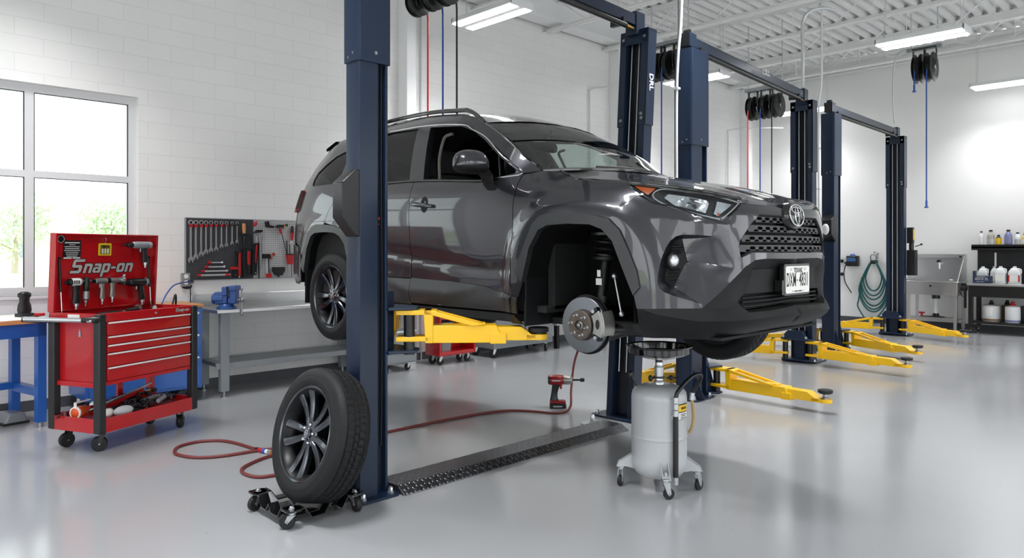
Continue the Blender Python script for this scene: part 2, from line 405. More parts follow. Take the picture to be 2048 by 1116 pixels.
conduit([(13.85, 4.42, 3.75), (13.85, 4.45, 4.2), (13.8, 4.42, 4.7), (13.7, 4.3, 4.95), (13.5, 4.0, 4.92), (13.2, 3.85, 4.9)], .014, 'grey conduit looping from the far post of the rear lift to a hose reel', 'conduit')
conduit([(8.75, 5.6, 2.2), (8.75, 5.6, 3.5), (8.75, 5.6, 5.44)], .013, 'dark straight conduit hanging behind the far post of the front lift', 'gray_paint')
# ------------------------------------------------------------------ hose reels under the roof
def reel_disc(b, c, r, wd, M):
    pass
def hose_reel(x, y, z, label, hose, hose_z, r=.21, tilt=0, group='hose reels under the roof', offs=0):
    t = thing('hanging_hose_reel', label, 'hose reel', (x, y, z), tilt, group)
    MX = rot(R(90))                              # drum axis along y
    drum = MB(); drum.lathe([(r * .96, -.055), (r, -.05), (r, -.042), (r * .62, -.034), (r * .62, .034), (r, .042), (r, .05), (r * .96, .055)], 28, MX)
    for s in (-1, 1): drum.lathe([(r * .5, s * .055), (r * .44, s * .066), (r * .1, s * .07), (0.001, s * .07)], 20, MX)
    obj('drum', drum, M_['satin'], t)
    hw = MB()
    for k in range(5):
        hw.tube([(r * .78 * math.cos(a), -.026 + .013 * k, r * .78 * math.sin(a)) for a in [2 * PI * i / 24 for i in range(24)]], .011, 6, closed=True)
    obj('wound_hose', hw, M_['cable'], t)
    hub = MB()
    for s in (-1, 1): hub.cyl((0, s * .06, 0), (0, s * .085, 0), r * .2, r * .14, 14)
    obj('hub', hub, M_['zinc'], t)
    br = MB()
    for s in (-1, 1): br.b(-.03, .03, s * .082 - .004, s * .082 + .004, -.03, r + .09)
    br.b(-.05, .05, -.09, .09, r + .075, r + .09)
    obj('bracket', br, M_['satin'], t)
    h = MB(); h.tube([(-r * .9, offs, -r * .3), (-r * .97, offs, -.16), (-r * .97, offs, -.4), (-r * .97, offs, hose_z - z)], .011, 8)
    if hose_z > 1.0 and hose != 'air_red' and x > 12:
        h.cyl((-r * .97, offs, hose_z - z - .1), (-r * .97, offs, hose_z - z), .016); h.cyl((-r * .97, offs, hose_z - z - .12), (-r * .97, offs, hose_z - z - .1), .03)
    obj('hose', h, M_[hose], t)
    return t
def reel_bar(x, y0, y1, z, label):
    b = MB(); b.b(x - .03, x + .03, y0, y1, z, z + .06)
    t = thing('reel_rail', label, 'rail', (0, 0, 0)); obj('bar', b, M_['gray_paint'], t)
    h = MB()
    for y in (y0 + .06, y1 - .06): h.cyl((x, y, z + .06), (x, y, CZ - .02), .009, n=8)
    obj('hanger_rod', h, M_['conduit'], t)
SETS = (('above the grey car', 5.105, (6.78, 6.5, 6.25), 4.37, 'front'), ('behind the middle lift', 12.0, (6.15, 5.92, 5.71), 4.0, 'middle'), ('beside the far post of the front lift', 9.1, (6.2, 5.98, 5.75), 4.22, 'far'))
for where, x, ys, z, nm in SETS:
    reel_bar(x, ys[2] - .15, ys[0] + .15, z + (.24 if nm == 'front' else .3), 'grey hose reel rail hung under the roof %s' % where)
    for y, hose, word in zip(ys, ('air_red', 'air_blue', 'cable'), ('red', 'blue', 'black')):
        hose_reel(x, y, z, 'black reel with a %s hose hanging down, %s' % (word, where), hose, 1.0, r=.15 if nm == 'front' else .21, tilt=PI if nm == 'front' else 0)
reel_bar(13.2, 3.5, 4.02, 4.8, 'grey bracket of the hose reels in front of the back wall')
hose_reel(13.2, 3.66, 4.5, 'black hose reel with a dangling blue hose in front of the back wall', 'air_blue', 2.3, r=.24)
hose_reel(13.2, 3.84, 4.5, 'dark hose reel left of the dangling blue hose by the back wall', 'air_blue', 4.2, r=.24)
# ------------------------------------------------------------------ outside
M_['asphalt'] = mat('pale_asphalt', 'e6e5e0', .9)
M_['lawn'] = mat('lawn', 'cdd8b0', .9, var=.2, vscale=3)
M_['leaf'] = mat('tree_leaves', 'd2e2c4', .8, var=.12, vscale=4)  # leaf green bleached in the colour, standing in for overexposed daylight
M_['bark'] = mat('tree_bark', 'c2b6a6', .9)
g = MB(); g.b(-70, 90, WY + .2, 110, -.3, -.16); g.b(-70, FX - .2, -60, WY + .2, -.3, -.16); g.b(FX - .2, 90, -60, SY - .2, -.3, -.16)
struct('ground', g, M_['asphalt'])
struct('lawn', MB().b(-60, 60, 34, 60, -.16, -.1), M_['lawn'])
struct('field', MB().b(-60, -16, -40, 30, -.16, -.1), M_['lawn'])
def tree(x, y, h, w, label, sd):
    rr = random.Random(sd); t = thing('tree', label, 'tree', (x, y, -.15), group='trees outside the window')
    tr = MB(); tr.tube([(0, 0, 0), (.1, 0, h * .3), (0, .1, h * .6), (.1, .1, h * .85)], [.22, .17, .1, .04], 8)
    for k in range(6):
        a = rr.random() * 6.28; z0 = h * (.3 + .08 * k); tr.tube([(0.05, 0.05, z0), (math.cos(a) * w * .3, math.sin(a) * w * .3, z0 + h * .12), (math.cos(a) * w * .42, math.sin(a) * w * .42, z0 + h * .2)], [.07, .045, .015], 6)
    obj('trunk', tr, M_['bark'], t)
    lf = MB()
    for k in range(2600):
        c = rr.randrange(11); ca = c * 2.4; cr = w * .3 * (0 if c == 0 else 1) * (1 - .04 * c); cz = h * (.42 + .047 * c)
        d = Vector((rr.gauss(0, 1), rr.gauss(0, 1), rr.gauss(0, .8))).normalized() * (w * .24) * rr.random() ** .4
        p = Vector((cr * math.cos(ca), cr * math.sin(ca), cz)) + d; s = .09 + rr.random() * .1
        q = rot(rr.random() * 3, rr.random() * 3, rr.random() * 6); q.translation = p
        lf.add([(-s, 0, 0), (0, -s * .55, 0.02), (s, 0, 0), (0, s * .55, 0.02)], [(0, 1, 2, 3)], q)
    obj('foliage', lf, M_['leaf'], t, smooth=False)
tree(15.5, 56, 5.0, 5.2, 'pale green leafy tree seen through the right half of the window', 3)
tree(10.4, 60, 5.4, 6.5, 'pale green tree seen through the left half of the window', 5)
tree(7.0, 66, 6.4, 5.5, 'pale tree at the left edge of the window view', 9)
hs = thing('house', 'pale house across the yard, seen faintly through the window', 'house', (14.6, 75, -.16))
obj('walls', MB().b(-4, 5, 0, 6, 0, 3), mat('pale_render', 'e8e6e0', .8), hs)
rf = MB(); rf.add([(-4.3, -.3, 3), (5.3, -.3, 3), (5.3, 6.3, 3), (-4.3, 6.3, 3), (-4.3, 3, 4.6), (5.3, 3, 4.6)], [(0, 1, 5, 4), (2, 3, 4, 5), (0, 4, 3), (1, 2, 5), (0, 3, 2, 1)])
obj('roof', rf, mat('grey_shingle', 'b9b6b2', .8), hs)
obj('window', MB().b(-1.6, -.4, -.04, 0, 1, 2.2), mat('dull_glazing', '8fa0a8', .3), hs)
# ================================================================== TWO-POST LIFTS
def bolt(b, c, d, r=.014, h=.012):
    c = Vector(c); d = Vector(d).normalized(); b.lathe([(r * 1.5, 0), (r * 1.5, h * .25), (r, h * .3), (r, h), (r * .7, h * 1.2)], 6, frame(c, d))
def lift_arm(parent, L, spread_h=.29, zc=.12, name='arm', low=False):
    """Arm along +x from the pivot; spread_h fork height, zc height of the box tube centre."""
    a = MB(); w = .07
    a.b(-.05, .17, -w, w, zc + spread_h / 2 - .03, zc + spread_h / 2); a.b(-.05, .17, -w, w, zc - .05, zc - .02)
    a.prism([(.13, zc - .06), (.18, zc - .06), (.18, zc + spread_h / 2 - .03), (.21, zc + spread_h / 2 - .01), (.19, zc + spread_h / 2), (.12, zc + spread_h / 2)], -w, w, Matrix(((1, 0, 0, 0), (0, 0, 1, 0), (0, 1, 0, 0), (0, 0, 0, 1))))
    m1 = L * .68
    a.prism([(.17, zc - .06), (m1 - .02, zc - .06), (m1 + .05, zc - .06), (m1, zc + .05), (.17, zc + .05)], -w * .95, w * .95, Matrix(((1, 0, 0, 0), (0, 0, 1, 0), (0, 1, 0, 0), (0, 0, 0, 1))))
    o = obj(name, a, M_['yellow'], parent, bevel=.004)
    br = MB()
    for s in (-1, 1):
        br.add([(.17, s * w * .9 - .012, zc + spread_h / 2), (.17, s * w * .9 - .012, zc + spread_h / 2 - .03), (L * .5, s * w * .9 - .012, zc + .045), (L * .5 + .08, s * w * .9 - .012, zc + .055),
                (.17, s * w * .9 + .012, zc + spread_h / 2), (.17, s * w * .9 + .012, zc + spread_h / 2 - .03), (L * .5, s * w * .9 + .012, zc + .045), (L * .5 + .08, s * w * .9 + .012, zc + .055)],
               [(0, 1, 2, 3), (4, 7, 6, 5), (0, 4, 5, 1), (1, 5, 6, 2), (2, 6, 7, 3), (3, 7, 4, 0)])
    br.b(L * .48, L * .6, -w * .6, w * .6, zc + .05, zc + .062)
    obj('brace', br, M_['yellow'], o, bevel=.003)
    ex = MB(); FM = Matrix(((1, 0, 0, 0), (0, 0, 1, 0), (0, 1, 0, 0), (0, 0, 0, 1)))
    ex.prism([(L * .5, zc - .048), (L * .9, zc - .048), (L * .97, zc - .035), (L * .98, zc - .012), (L * .94, zc - .01), (L * .87, zc + .038), (L * .5, zc + .038)], -.055, .055, FM)
    ex.prism(circle(.06, 18, L * 1.0, 0), zc - .048, zc - .012); ex.b(L * .9, L, -.055, .055, zc - .048, zc - .012)
    obj('extension', ex, M_['yellow'], o, bevel=.003)
    col = MB(); col.b(m1 - .04, m1 + .06, -w * 1.05, w * 1.05, zc - .066, zc + .0)
    obj('stop', col, M_['yellow'], o, bevel=.003)
    p = MB(); p.lathe([(.03, zc - .012), (.03, zc + .0), (.022, zc - .002 if low else zc + .005), (.022, zc if low else zc + .04)], 16, Matrix.Translation((L, 0, 0)))
    sc = obj('screw', p, M_['bolt'], o)
    q = zc - .042 if low else zc
    p = MB(); p.lathe([(.05, q + .035), (.066, q + .045), (.066, q + .068), (.055, q + .072), (.02, q + .07), (.0, q + .07)], 22, Matrix.Translation((L, 0, 0)))
    obj('pad', p, M_['rubber'], o)
    return o
def place_arm(parent, piv, tip, z, **k):
    L = math.hypot(tip[0] - piv[0], tip[1] - piv[1])
    o = lift_arm(parent, L, **k); o.location = (piv[0], piv[1], z); o.rotation_euler = (0, 0, math.atan2(tip[1] - piv[1], tip[0] - piv[0])); return o
def near_post(t, x0, x1, y0, y1, H, zs):
    """Box post seen from its outer side, with a narrow slot beside the car-side edge."""
    w = x1 - x0; xs = x0 + w * .64
    p = MB(); c = .02
    p.prism([(x0, y0 + c), (x0 + c * .4, y0), (xs, y0), (xs + .004, y0 + .02), (xs + .02, y0 + .022), (xs + .022, y0 + .05), (x1 - .02, y0 + .05), (x1 - .018, y0 + .004), (x1, y0 + .004), (x1, y1), (x0, y1)], 0, H)
    o = obj('post', p, M_['navy'], t, bevel=.003)
    obj('slot', MB().b(xs + .022, x1 - .02, y0 + .046, y0 + .05, .05, zs), M_['navy_dark'], o)
    cb = MB(); cb.tube([(xs + .045, y0 + .03, .3), (xs + .05, y0 + .028, 1.2), (xs + .043, y0 + .03, 2.0), (xs + .046, y0 + .03, zs)], .005, 6)
    obj('cable', cb, M_['cable'], o)
    s = MB(); g = .009; s.prism([(x0 - g, y0 + c), (x0 + c * .3, y0 - g), (x1 + g, y0 - g), (x1 + g, y1 + g), (x0 - g, y1 + g)], zs, H + .01)
    sl = obj('sleeve', s, M_['navy'], t, bevel=.002)
    b = MB(); bolt(b, (x0 + w * .55, y0 - g, zs + .06), (0, -1, 0), .008, .006); bolt(b, (x0 - g, y0 + .05, zs + .05), (-1, 0, 0), .006, .005); bolt(b, (x0 - g, y0 + .1, zs + .03), (-1, 0, 0), .006, .005)
    obj('bolt', b, M_['bolt'], sl)
    return o
def far_post(t, x0, x1, y0, y1, H, zs, lean=0):
    """Open channel facing -x towards the car, two lift cables inside."""
    f = .06
    p = MB(); p.prism([(x0, y0), (x1, y0), (x1, y1), (x0, y1), (x0, y1 - f), (x0 + .012, y1 - f), (x1 - .02, y1 - f), (x1 - .02, y0 + f), (x0 + .012, y0 + f), (x0, y0 + f)], 0, H)
    o = obj('post', p, M_['navy'], t, bevel=.002)
    obj('channel', MB().b(x1 - .03, x1 - .02, y0 + f, y1 - f, .05, H - .1), M_['navy_dark'], o)
    for k, q in enumerate((.42, .7)):
        cb = MB(); yy = y0 + (y1 - y0) * q; cb.cyl((x0 + .05, yy, .4), (x0 + .05, yy, H - .1), .007, n=8); obj('lift_cable', cb, M_['zinc'], o)
    s = MB(); g = .008
    s.b(x0 - g, x1 + g, y0 - g, y0 + .003, zs, H + .01); s.b(x0 - g, x1 + g, y1 - .003, y1 + g, zs, H + .01)
    s.b(x0 - g, x0 + .003, y0 - g, y0 + f, zs, H); s.b(x0 - g, x0 + .003, y1 - f, y1 + g, zs, H)
    s.b(x0 - g, x0 + .003, y0 - g, y1 + g, H - .12, H + .01); s.b(x0 - g, x1 + g, y0 - g, y1 + g, H, H + .012)
    sl = obj('sleeve', s, M_['navy'], t, bevel=.002)
    b = MB()
    for yy, zz in ((y0 + .03, H - .06), (y1 - .03, H - .06), (y0 + .03, zs + .06), (y1 - .03, zs + .06), (y0 + .035, zs + .1)): bolt(b, (x0 - g, yy, zz), (-1, 0, 0), .011, .01)
    bo = obj('bolt', b, M_['bolt'], sl)
    for q in [o, sl, bo] + list(o.children):        # the far post of the front lift stands a little out of plumb
        for v in q.data.vertices: v.co.x += lean * v.co.z / H
    return o
def base_plate(t, x0, x1, y0, y1, gus=True, dirx=1):
    b = MB(); b.prism(rrect(x0, x1, y0, y1, .03), 0, .018)
    o = obj('base_plate', b, M_['navy'], t, bevel=.003)
    a = MB()
    for x in (x0 + .045, x1 - .045):
        for y in (y0 + .045, y1 - .045): bolt(a, (x, y, .018), (0, 0, 1), .014, .03)
    obj('anchor_bolt', a, M_['zinc'], o)
    return o
def carriage(t, x, y0, y1, z, zone, side):
    """Plate block that slides on the post and carries the two arm pivots; side = +1 when the car is on +x of it."""
    c = MB(); xm = x + side * .06
    c.b(x - .06, x + .06, y0 + .06, y1 - .06, z - .02, z + .38)
    for zz in (z + .0, z + .268):
        c.prism([(x - side * .05, y0 - .04), (x + side * .12, y0 - .1), (x + side * .2, y0 - .02), (x + side * .2, y1 + .02), (x + side * .12, y1 + .1), (x - side * .05, y1 + .04)] if side > 0 else
                [(x - side * .05, y0 - .04), (x - side * .05, y1 + .04), (x + side * .12, y1 + .1), (x + side * .2, y1 + .02), (x + side * .2, y0 - .02), (x + side * .12, y0 - .1)], zz, zz + .018)
    o = obj('carriage', c, M_['navy'], t, bevel=.003)
    if side < 0:
        g = MB(); mm = Matrix(((0, 0, 1, x + side * .19), (1, 0, 0, 0), (0, 1, 0, 0), (0, 0, 0, 1)))
        ym = (y0 + y1) / 2; hw = (y1 - y0) / 2
        g.prism([(ym - hw - .07, z + .28), (ym + hw + .07, z + .28), (ym + hw - .03, z + .40), (ym - hw + .03, z + .40)], -.008, .008, mm)
        obj('gusset', g, M_['navy'], o, bevel=.002)
        bb = MB()
        for yy in (y0 - .03, y1 + .03): bolt(bb, (x + side * .2, yy, z + .315), (side, 0, 0), .013, .012)
        obj('bolt', bb, M_['zinc'], o)
    for yy in (y0 - .045, y1 + .045):
        pn = MB(); pn.cyl((x + side * .1, yy, z - .01), (x + side * .1, yy, z + .285), .035, n=16); obj('pivot_pin', pn, M_['satin'], o)
    return o
def beam(t, p0, p1, z, cyl=True, wd=.05):
    x0, y0 = p0; x1, y1 = p1; L = math.hypot(x1 - x0, y1 - y0); a = math.atan2(y1 - y0, x1 - x0)
    Mx = Matrix.Translation((x0, y0, z)) @ rot(0, 0, a)
    b = MB(); b.b(0, L, -wd, wd, .09, .1, Mx); b.b(0, L, -wd, -wd + .008, .0, .1, Mx); b.b(0, L, wd - .008, wd, .0, .1, Mx)
    b.b(-.12, .02, -wd - .01, wd + .01, -.01, .13, Mx); b.b(L - .02, L + .12, -wd - .01, wd + .01, -.08, .13, Mx)
    o = obj('crossbeam', b, M_['navy'], t, bevel=.003)
    s = MB(); s.b(-.13, -.12, -.05, .05, .0, .12, Mx); s.cyl(Mx @ Vector((-.06, -.03, .14)), Mx @ Vector((-.06, .03, .14)), .035, n=14)
    obj('pulley', s, M_['satin'], o)
    br = MB(); br.b(.1, .14, -wd - .02, wd + .02, -.05, .02, Mx); br.b(L - .25, L - .21, -wd - .02, wd + .02, -.05, .02, Mx)
    obj('bracket', br, M_['satin'], o)
    c = MB(); c.cyl(Mx @ Vector((.1, -wd - .01, -.045)), Mx @ Vector((L - .2, -wd - .01, -.045)), .024, n=10); obj('shutoff_bar', c, M_['satin'], o)
    e = MB()
    for q in (.07, L - .24): e.cyl(Mx @ Vector((q, -wd - .01, -.045)), Mx @ Vector((q + .16, -wd - .01, -.05)), .02, .013, n=10)
    obj('switch', e, M_['brass'], o)
    return o
def control_box(t, x0, x1, y0, y1, z0, z1, m='satin'):
    """Chamfered cover on the outer (-x) side of a post, deepest towards -x."""
    ch = (z1 - z0) * .2
    b = MB(); MM = Matrix(((1, 0, 0, 0), (0, 0, 1, 0), (0, 1, 0, 0), (0, 0, 0, 1)))
    b.prism([(x1, z0), (x1, z1), (x1 - .03, z1), (x0, z1 - ch), (x0, z0 + ch * 1.4), (x1 - .03, z0)], y0, y1, MM)
    return obj('control_box', b, M_[m], t, bevel=.008)
def build_lift(label, near, far, H, zs, za, arms, lean=0.0, group='two post lifts'):
    x0, x1, y0, y1 = near; a0, a1, b0, b1 = far
    t = thing('two_post_lift', label, 'vehicle lift', (0, 0, 0), group=group)
    near_post(t, x0, x1, y0, y1, H, zs)
    fp = far_post(t, a0, a1, b0, b1, H, zs, lean)
    base_plate(t, x0 - .03, x1 + .045, y0 - .07, y1 + .22); base_plate(t, a0 - .1, a1 + .1, b0 - .1, b1 + .1)
    beam(t, (x0 + .12, (y0 + y1) / 2), ((a0 + a1) / 2 + lean - .1, (b0 + b1) / 2), H + .04)
    carriage(t, x1 + .04, y0 + .02, y1 + .1, za, 0, 1); carriage(t, a0 - .02 + lean * .3, b0 + .02, b1 - .02, za, 0, -1)
    for piv, tip, *q in arms: place_arm(t, piv, tip, za - (.05 if q else 0), low=za > .5, spread_h=.13 if q else .29)
    return t
# front lift, raised under the car
L1 = build_lift('front lift holding up the grey car, raised arms, navy posts', (2.35, 2.56, 3.70, 3.84), (5.20, 5.32, 3.80, 4.09), 3.5, 2.63, .86,
                (((2.70, 3.72), (3.34, 3.17)), ((2.72, 3.98), (3.33, 4.75)), ((5.08, 3.75), (4.78, 3.2), 1), ((5.08, 4.15), (4.78, 4.75), 1)), lean=.24)
control_box(L1, 2.24, 2.36, 3.70, 3.815, 1.58, 1.98)
lk = MB(); lk.b(2.502, 2.512, 3.72, 3.74, 1.685, 1.7); lk.b(2.495, 2.512, 3.72, 3.74, 1.655, 1.66); obj('lock_release', lk, M_['red_plastic'], L1, bevel=.003)
L2 = build_lift('middle lift standing empty behind the front of the grey car', (6.28, 6.58, 3.87, 4.05), (9.62, 9.76, 4.09, 4.38), 3.5, 2.55, .03,
                (((6.74, 3.84), (6.68, 2.72)), ((6.74, 4.15), (6.25, 4.8)), ((9.5, 4.05), (9.38, 2.86)), ((9.5, 4.42), (9.22, 5.35))))
L3 = build_lift('rear lift standing empty close to the white back wall', (10.75, 11.0, 4.25, 4.43), (13.82, 13.96, 4.26, 4.55), 3.5, 2.6, .03,
                (((11.14, 4.2), (10.68, 3.12)), ((11.14, 4.5), (10.75, 5.5)), ((13.7, 4.22), (13.28, 3.2)), ((13.7, 4.6), (13.5, 5.5))))
cb3 = control_box(L3, 10.58, 10.76, 4.22, 4.38, 1.62, 2.02)
b = MB(); b.ball((10.57, 4.3, 1.8), (.03, .05, .08), 14, 10); obj('lamp', b, M_['offwhite'], L3)
pu = MB(); pu.b(13.96, 14.1, 4.12, 4.26, 1.05, 1.5); pu.cyl((14.03, 4.2, 1.5), (14.03, 4.2, 1.62), .04, n=12); pu.b(13.97, 14.06, 4.16, 4.26, 1.62, 1.9)
puo = obj('power_unit', pu, M_['satin'], L3, bevel=.006)
pl = MB(); pl.b(13.985, 14.045, 4.153, 4.161, 1.68, 1.86); obj('label', pl, M_['yellow_label'], puo)
pl = MB(); pl.cyl((14.03, 4.14, 1.56), (14.1, 4.06, 1.6), .008); pl.ball((14.1, 4.06, 1.6), .02); obj('lever', pl, M_['satin'], puo)
for lf, (x0, x1, y0, y1) in ((L2, (6.28, 6.58, 3.87, 4.05)), (L3, (10.75, 11.0, 4.25, 4.43))):
    g = MB(); g.prism([(0, 0), (.2, 0), (0, .42)], -.006, .006, Matrix(((1, 0, 0, x1), (0, 0, 1, y0 + .02), (0, 1, 0, .018), (0, 0, 0, 1))))
    g.prism([(0, 0), (-.12, 0), (0, .3)], -.006, .006, Matrix(((0, 0, 1, x0 + .05), (1, 0, 0, y0), (0, 1, 0, .018), (0, 0, 0, 1))))
    obj('gusset', g, M_['navy'], lf)
# maker's lettering on the lifts, illegible in the photograph
lettering('DRL', .085, M_['white'], frame((5.475, 3.789, 3.02), (0, -1, 0), (0, 0, -1)), L1, bold=.002)
lettering('LSLL', .1, M_['paper'], frame((8.1, 3.985, 3.59), (0, -1, 0), (1, 0, 0)), L2)
# diamond-plate cover on the floor between the posts of the front lift
def diamond_mat():
    m = mat('diamond_plate', '707276', .32, .92)
    nt = m.node_tree; L = nt.links.new; p = nt.nodes['Principled BSDF']; tc = nt.nodes.new('ShaderNodeTexCoord')
    def lay(ang, off):
        mp = nt.nodes.new('ShaderNodeMapping'); mp.inputs['Rotation'].default_value = (0, 0, R(ang)); mp.inputs['Location'].default_value = (off, off, 0)
        L(tc.outputs['Object'], mp.inputs[0]); s = nt.nodes.new('ShaderNodeSeparateXYZ'); L(mp.outputs[0], s.inputs[0]); r = []
        for ax, sc in (('X', 2 * PI / .045), ('Y', 2 * PI / .045)):
            a = nt.nodes.new('ShaderNodeMath'); a.operation = 'MULTIPLY'; a.inputs[1].default_value = sc; L(s.outputs[ax], a.inputs[0])
            c = nt.nodes.new('ShaderNodeMath'); c.operation = 'COSINE'; L(a.outputs[0], c.inputs[0]); r.append(c)
        w1 = nt.nodes.new('ShaderNodeMath'); w1.operation = 'MULTIPLY_ADD'; w1.inputs[1].default_value = .35; L(r[0].outputs[0], w1.inputs[0])
        w2 = nt.nodes.new('ShaderNodeMath'); w2.operation = 'MULTIPLY'; w2.inputs[1].default_value = .65; L(r[1].outputs[0], w2.inputs[0]); L(w2.outputs[0], w1.inputs[2])
        k = nt.nodes.new('ShaderNodeMapRange'); k.inputs[1].default_value = .55; k.inputs[2].default_value = .85; L(w1.outputs[0], k.inputs[0]); return k
    a, b = lay(45, 0), lay(-45, .015)
    mx = nt.nodes.new('ShaderNodeMath'); mx.operation = 'MAXIMUM'; L(a.outputs[0], mx.inputs[0]); L(b.outputs[0], mx.inputs[1])
    bp = nt.nodes.new('ShaderNodeBump'); bp.inputs['Strength'].default_value = .9; bp.inputs['Distance'].default_value = .003
    L(mx.outputs[0], bp.inputs['Height']); L(bp.outputs[0], p.inputs['Normal'])
    return m
M_['diamond'] = diamond_mat()
t = thing('cable_cover', 'black diamond plate cover lying on the floor between the front lift posts', 'floor cover', (2.61, 3.60, 0))
c = MB(); X1 = 2.27
c.prism([(0, .0), (.0, .006), (.075, .05), (.27, .05), (.33, .006), (.33, 0)], 0, X1, Matrix(((0, 0, 1, 0), (1, 0, 0, 0), (0, 1, 0, 0), (0, 0, 0, 1))))
obj('cover_plate', c, M_['diamond'], t, bevel=.002, angle=20)
e = MB(); e.cyl((X1 - .03, .36, 0), (X1 - .03, .36, .012), .1, n=20); bolt(e, (X1 - .03, .36, .012), (0, 0, 1), .018, .06); obj('anchor', e, M_['zinc'], t)
# ================================================================== WHEELS
def tyre_mat():
    m = mat('tyre_rubber', '111214', .6, spec=.35)
    nt = m.node_tree; L = nt.links.new; p = nt.nodes['Principled BSDF']; tc = nt.nodes.new('ShaderNodeTexCoord'); s = nt.nodes.new('ShaderNodeSeparateXYZ'); L(tc.outputs['Object'], s.inputs[0])
    def mth(op, a, b=None):
        n = nt.nodes.new('ShaderNodeMath'); n.operation = op
        for i, q in enumerate((a, b)):
            if q is None: continue
            if isinstance(q, (int, float)): n.inputs[i].default_value = q
            else: L(q, n.inputs[i])
        return n.outputs[0]
    ang = mth('ARCTAN2', s.outputs['Y'], s.outputs['X'])
    r = mth('SQRT', mth('ADD', mth('MULTIPLY', s.outputs['X'], s.outputs['X']), mth('MULTIPLY', s.outputs['Y'], s.outputs['Y'])))
    zz = mth('MULTIPLY', s.outputs['Z'], 9.0)
    saw = mth('FRACT', mth('ADD', mth('MULTIPLY', ang, 72 / (2 * PI)), zz))
    sip = mth('LESS_THAN', saw, .16)
    tread = mth('GREATER_THAN', r, .352)
    n = mth('MULTIPLY', sip, tread)
    ring = mth('MULTIPLY', mth('LESS_THAN', r, .352), mth('MULTIPLY', mth('SINE', mth('MULTIPLY', r, 420)), .02))
    bp = nt.nodes.new('ShaderNodeBump'); bp.inputs['Strength'].default_value = .8; bp.inputs['Distance'].default_value = -.004
    L(mth('ADD', n, ring), bp.inputs['Height']); L(bp.outputs[0], p.inputs['Normal'])
    return m
M_['tyre'] = tyre_mat()
M_['rim'] = mat('dark_machined_alloy', '5c5f64', .2, .95)
M_['rim_dark'] = mat('dark_alloy_barrel', '17181a', .35, .6)
WR = .375
def wheel_parts(parent, extra=True):
    """A tyre and a ten-spoke alloy rim; the axle is local z, the outer face +z."""
    W = .112
    t = MB(); pr = [(.256, -.09), (.268, -.102), (.298, -.114), (.325, -.113), (.35, -.102), (.366, -.092)]
    xs = [-.092, -.066, -.062, -.056, -.052, -.022, -.019, -.011, -.008, .008, .011, .019, .022, .052, .056, .062, .066, .092]
    for i, z in enumerate(xs[1:-1]):
        deep = i in (1, 2, 5, 6, 9, 10, 13, 14)
        pr.append(((.3665 if deep else .3745) + .001 * (1 - abs(z) / .09), z))
    pr += [(.366, .092), (.35, .102), (.325, .113), (.32, .1125), (.318, .114), (.298, .1135), (.278, .107), (.268, .102), (.256, .09)]
    t.lathe(pr, 280, cap=False); m = len(pr)
    for i in range(280):                              # cross cuts in the tread ribs
        for q in range(5, m - 9):
            if 5 < q < m - 10 and pr[q][0] > .37 and (i + (q // 3) * 2) % 5 == 0:
                v = t.v[i * m + q]; k = 1 - .006 / pr[q][0]; t.v[i * m + q] = (v[0] * k, v[1] * k, v[2])
    ty = obj('tyre', t, M_['tyre'], parent, angle=40)
    rb = MB()
    rb.lathe([(.216, -.1), (.262, -.095), (.266, -.085), (.243, -.06), (.229, .0), (.24, .06), (.25, .084), (.267, .092), (.27, .1), (.264, .104), (.255, .098), (.244, .085), (.222, .05), (.216, .0), (.212, -.06), (.205, -.1)], 60, cap=False)
    rb.lathe([(.206, -.1), (.12, -.06), (.05, -.03), (.0, -.03)], 40, cap=False)
    rim = obj('rim', rb, M_['rim_dark'], parent, angle=45)
    lip = MB(); lip.lathe([(.255, .097), (.267, .094), (.271, .101), (.265, .1055), (.256, .1)], 60, cap=False); obj('rim_lip', lip, M_['rim'], rim)
    for k in range(5):
        for s in (-1, 1):
            sp = MB(); a0 = 2 * PI * k / 5 + PI / 2
            rings = []
            for q in np.linspace(0, 1, 9):
                rad = .045 + (.259 - .045) * q
                off = s * (.016 + .044 * q ** 1.15)
                hw = .0155 + .0125 * q
                zt = .072 + .02 * q - .018 * math.sin(PI * q) * .8
                zb = zt - .034 + .008 * q
                e = np.array([math.cos(a0), math.sin(a0)]); nn = np.array([-e[1], e[0]])
                c = e * rad + nn * off
                P = lambda w, z: (c[0] + nn[0] * w, c[1] + nn[1] * w, z)
                rings.append([P(-hw - .004, zb), P(-hw, zt - .006), P(-hw * .55 - s * .003, zt), P(hw * .55 - s * .003, zt), P(hw, zt - .006), P(hw + .004, zb)])
            sp.loft(rings)
            obj('spoke', sp, M_['rim'], rim, angle=28)
    hub = MB(); hub.lathe([(.075, .02), (.072, .06), (.06, .07), (.036, .074), (.034, .082), (.03, .086), (.0, .087)], 30)
    hb = obj('hub', hub, M_['rim'], rim, angle=28)
    for k in range(5):
        ln = MB(); a = 2 * PI * (k + .5) / 5 + PI / 2; ln.lathe([(.011, .05), (.011, .078), (.007, .083), (0, .083)], 6, Matrix.Translation((.053 * math.cos(a), .053 * math.sin(a), 0))); obj('lug_nut', ln, M_['chrome'], rim)
    em = MB(); em.mi = 0
    for rx, ry, cy_ in ((.024, .017, 0), (.007, .014, -.001), (.015, .005, .006)):
        o_ = circle(rx, 24, 0, cy_, ry); i_ = circle(rx - .0028, 24, 0, cy_, ry - .0028); em.ringprism(o_, i_, .0855, .0885)
    obj('emblem', em, M_['chrome'], rim)
    return ty, rim
def wheel_matrix(c, axis, spin=0):
    m = frame(c, axis, (0, 0, 1)); return m @ Matrix.Rotation(spin, 4, 'Z')
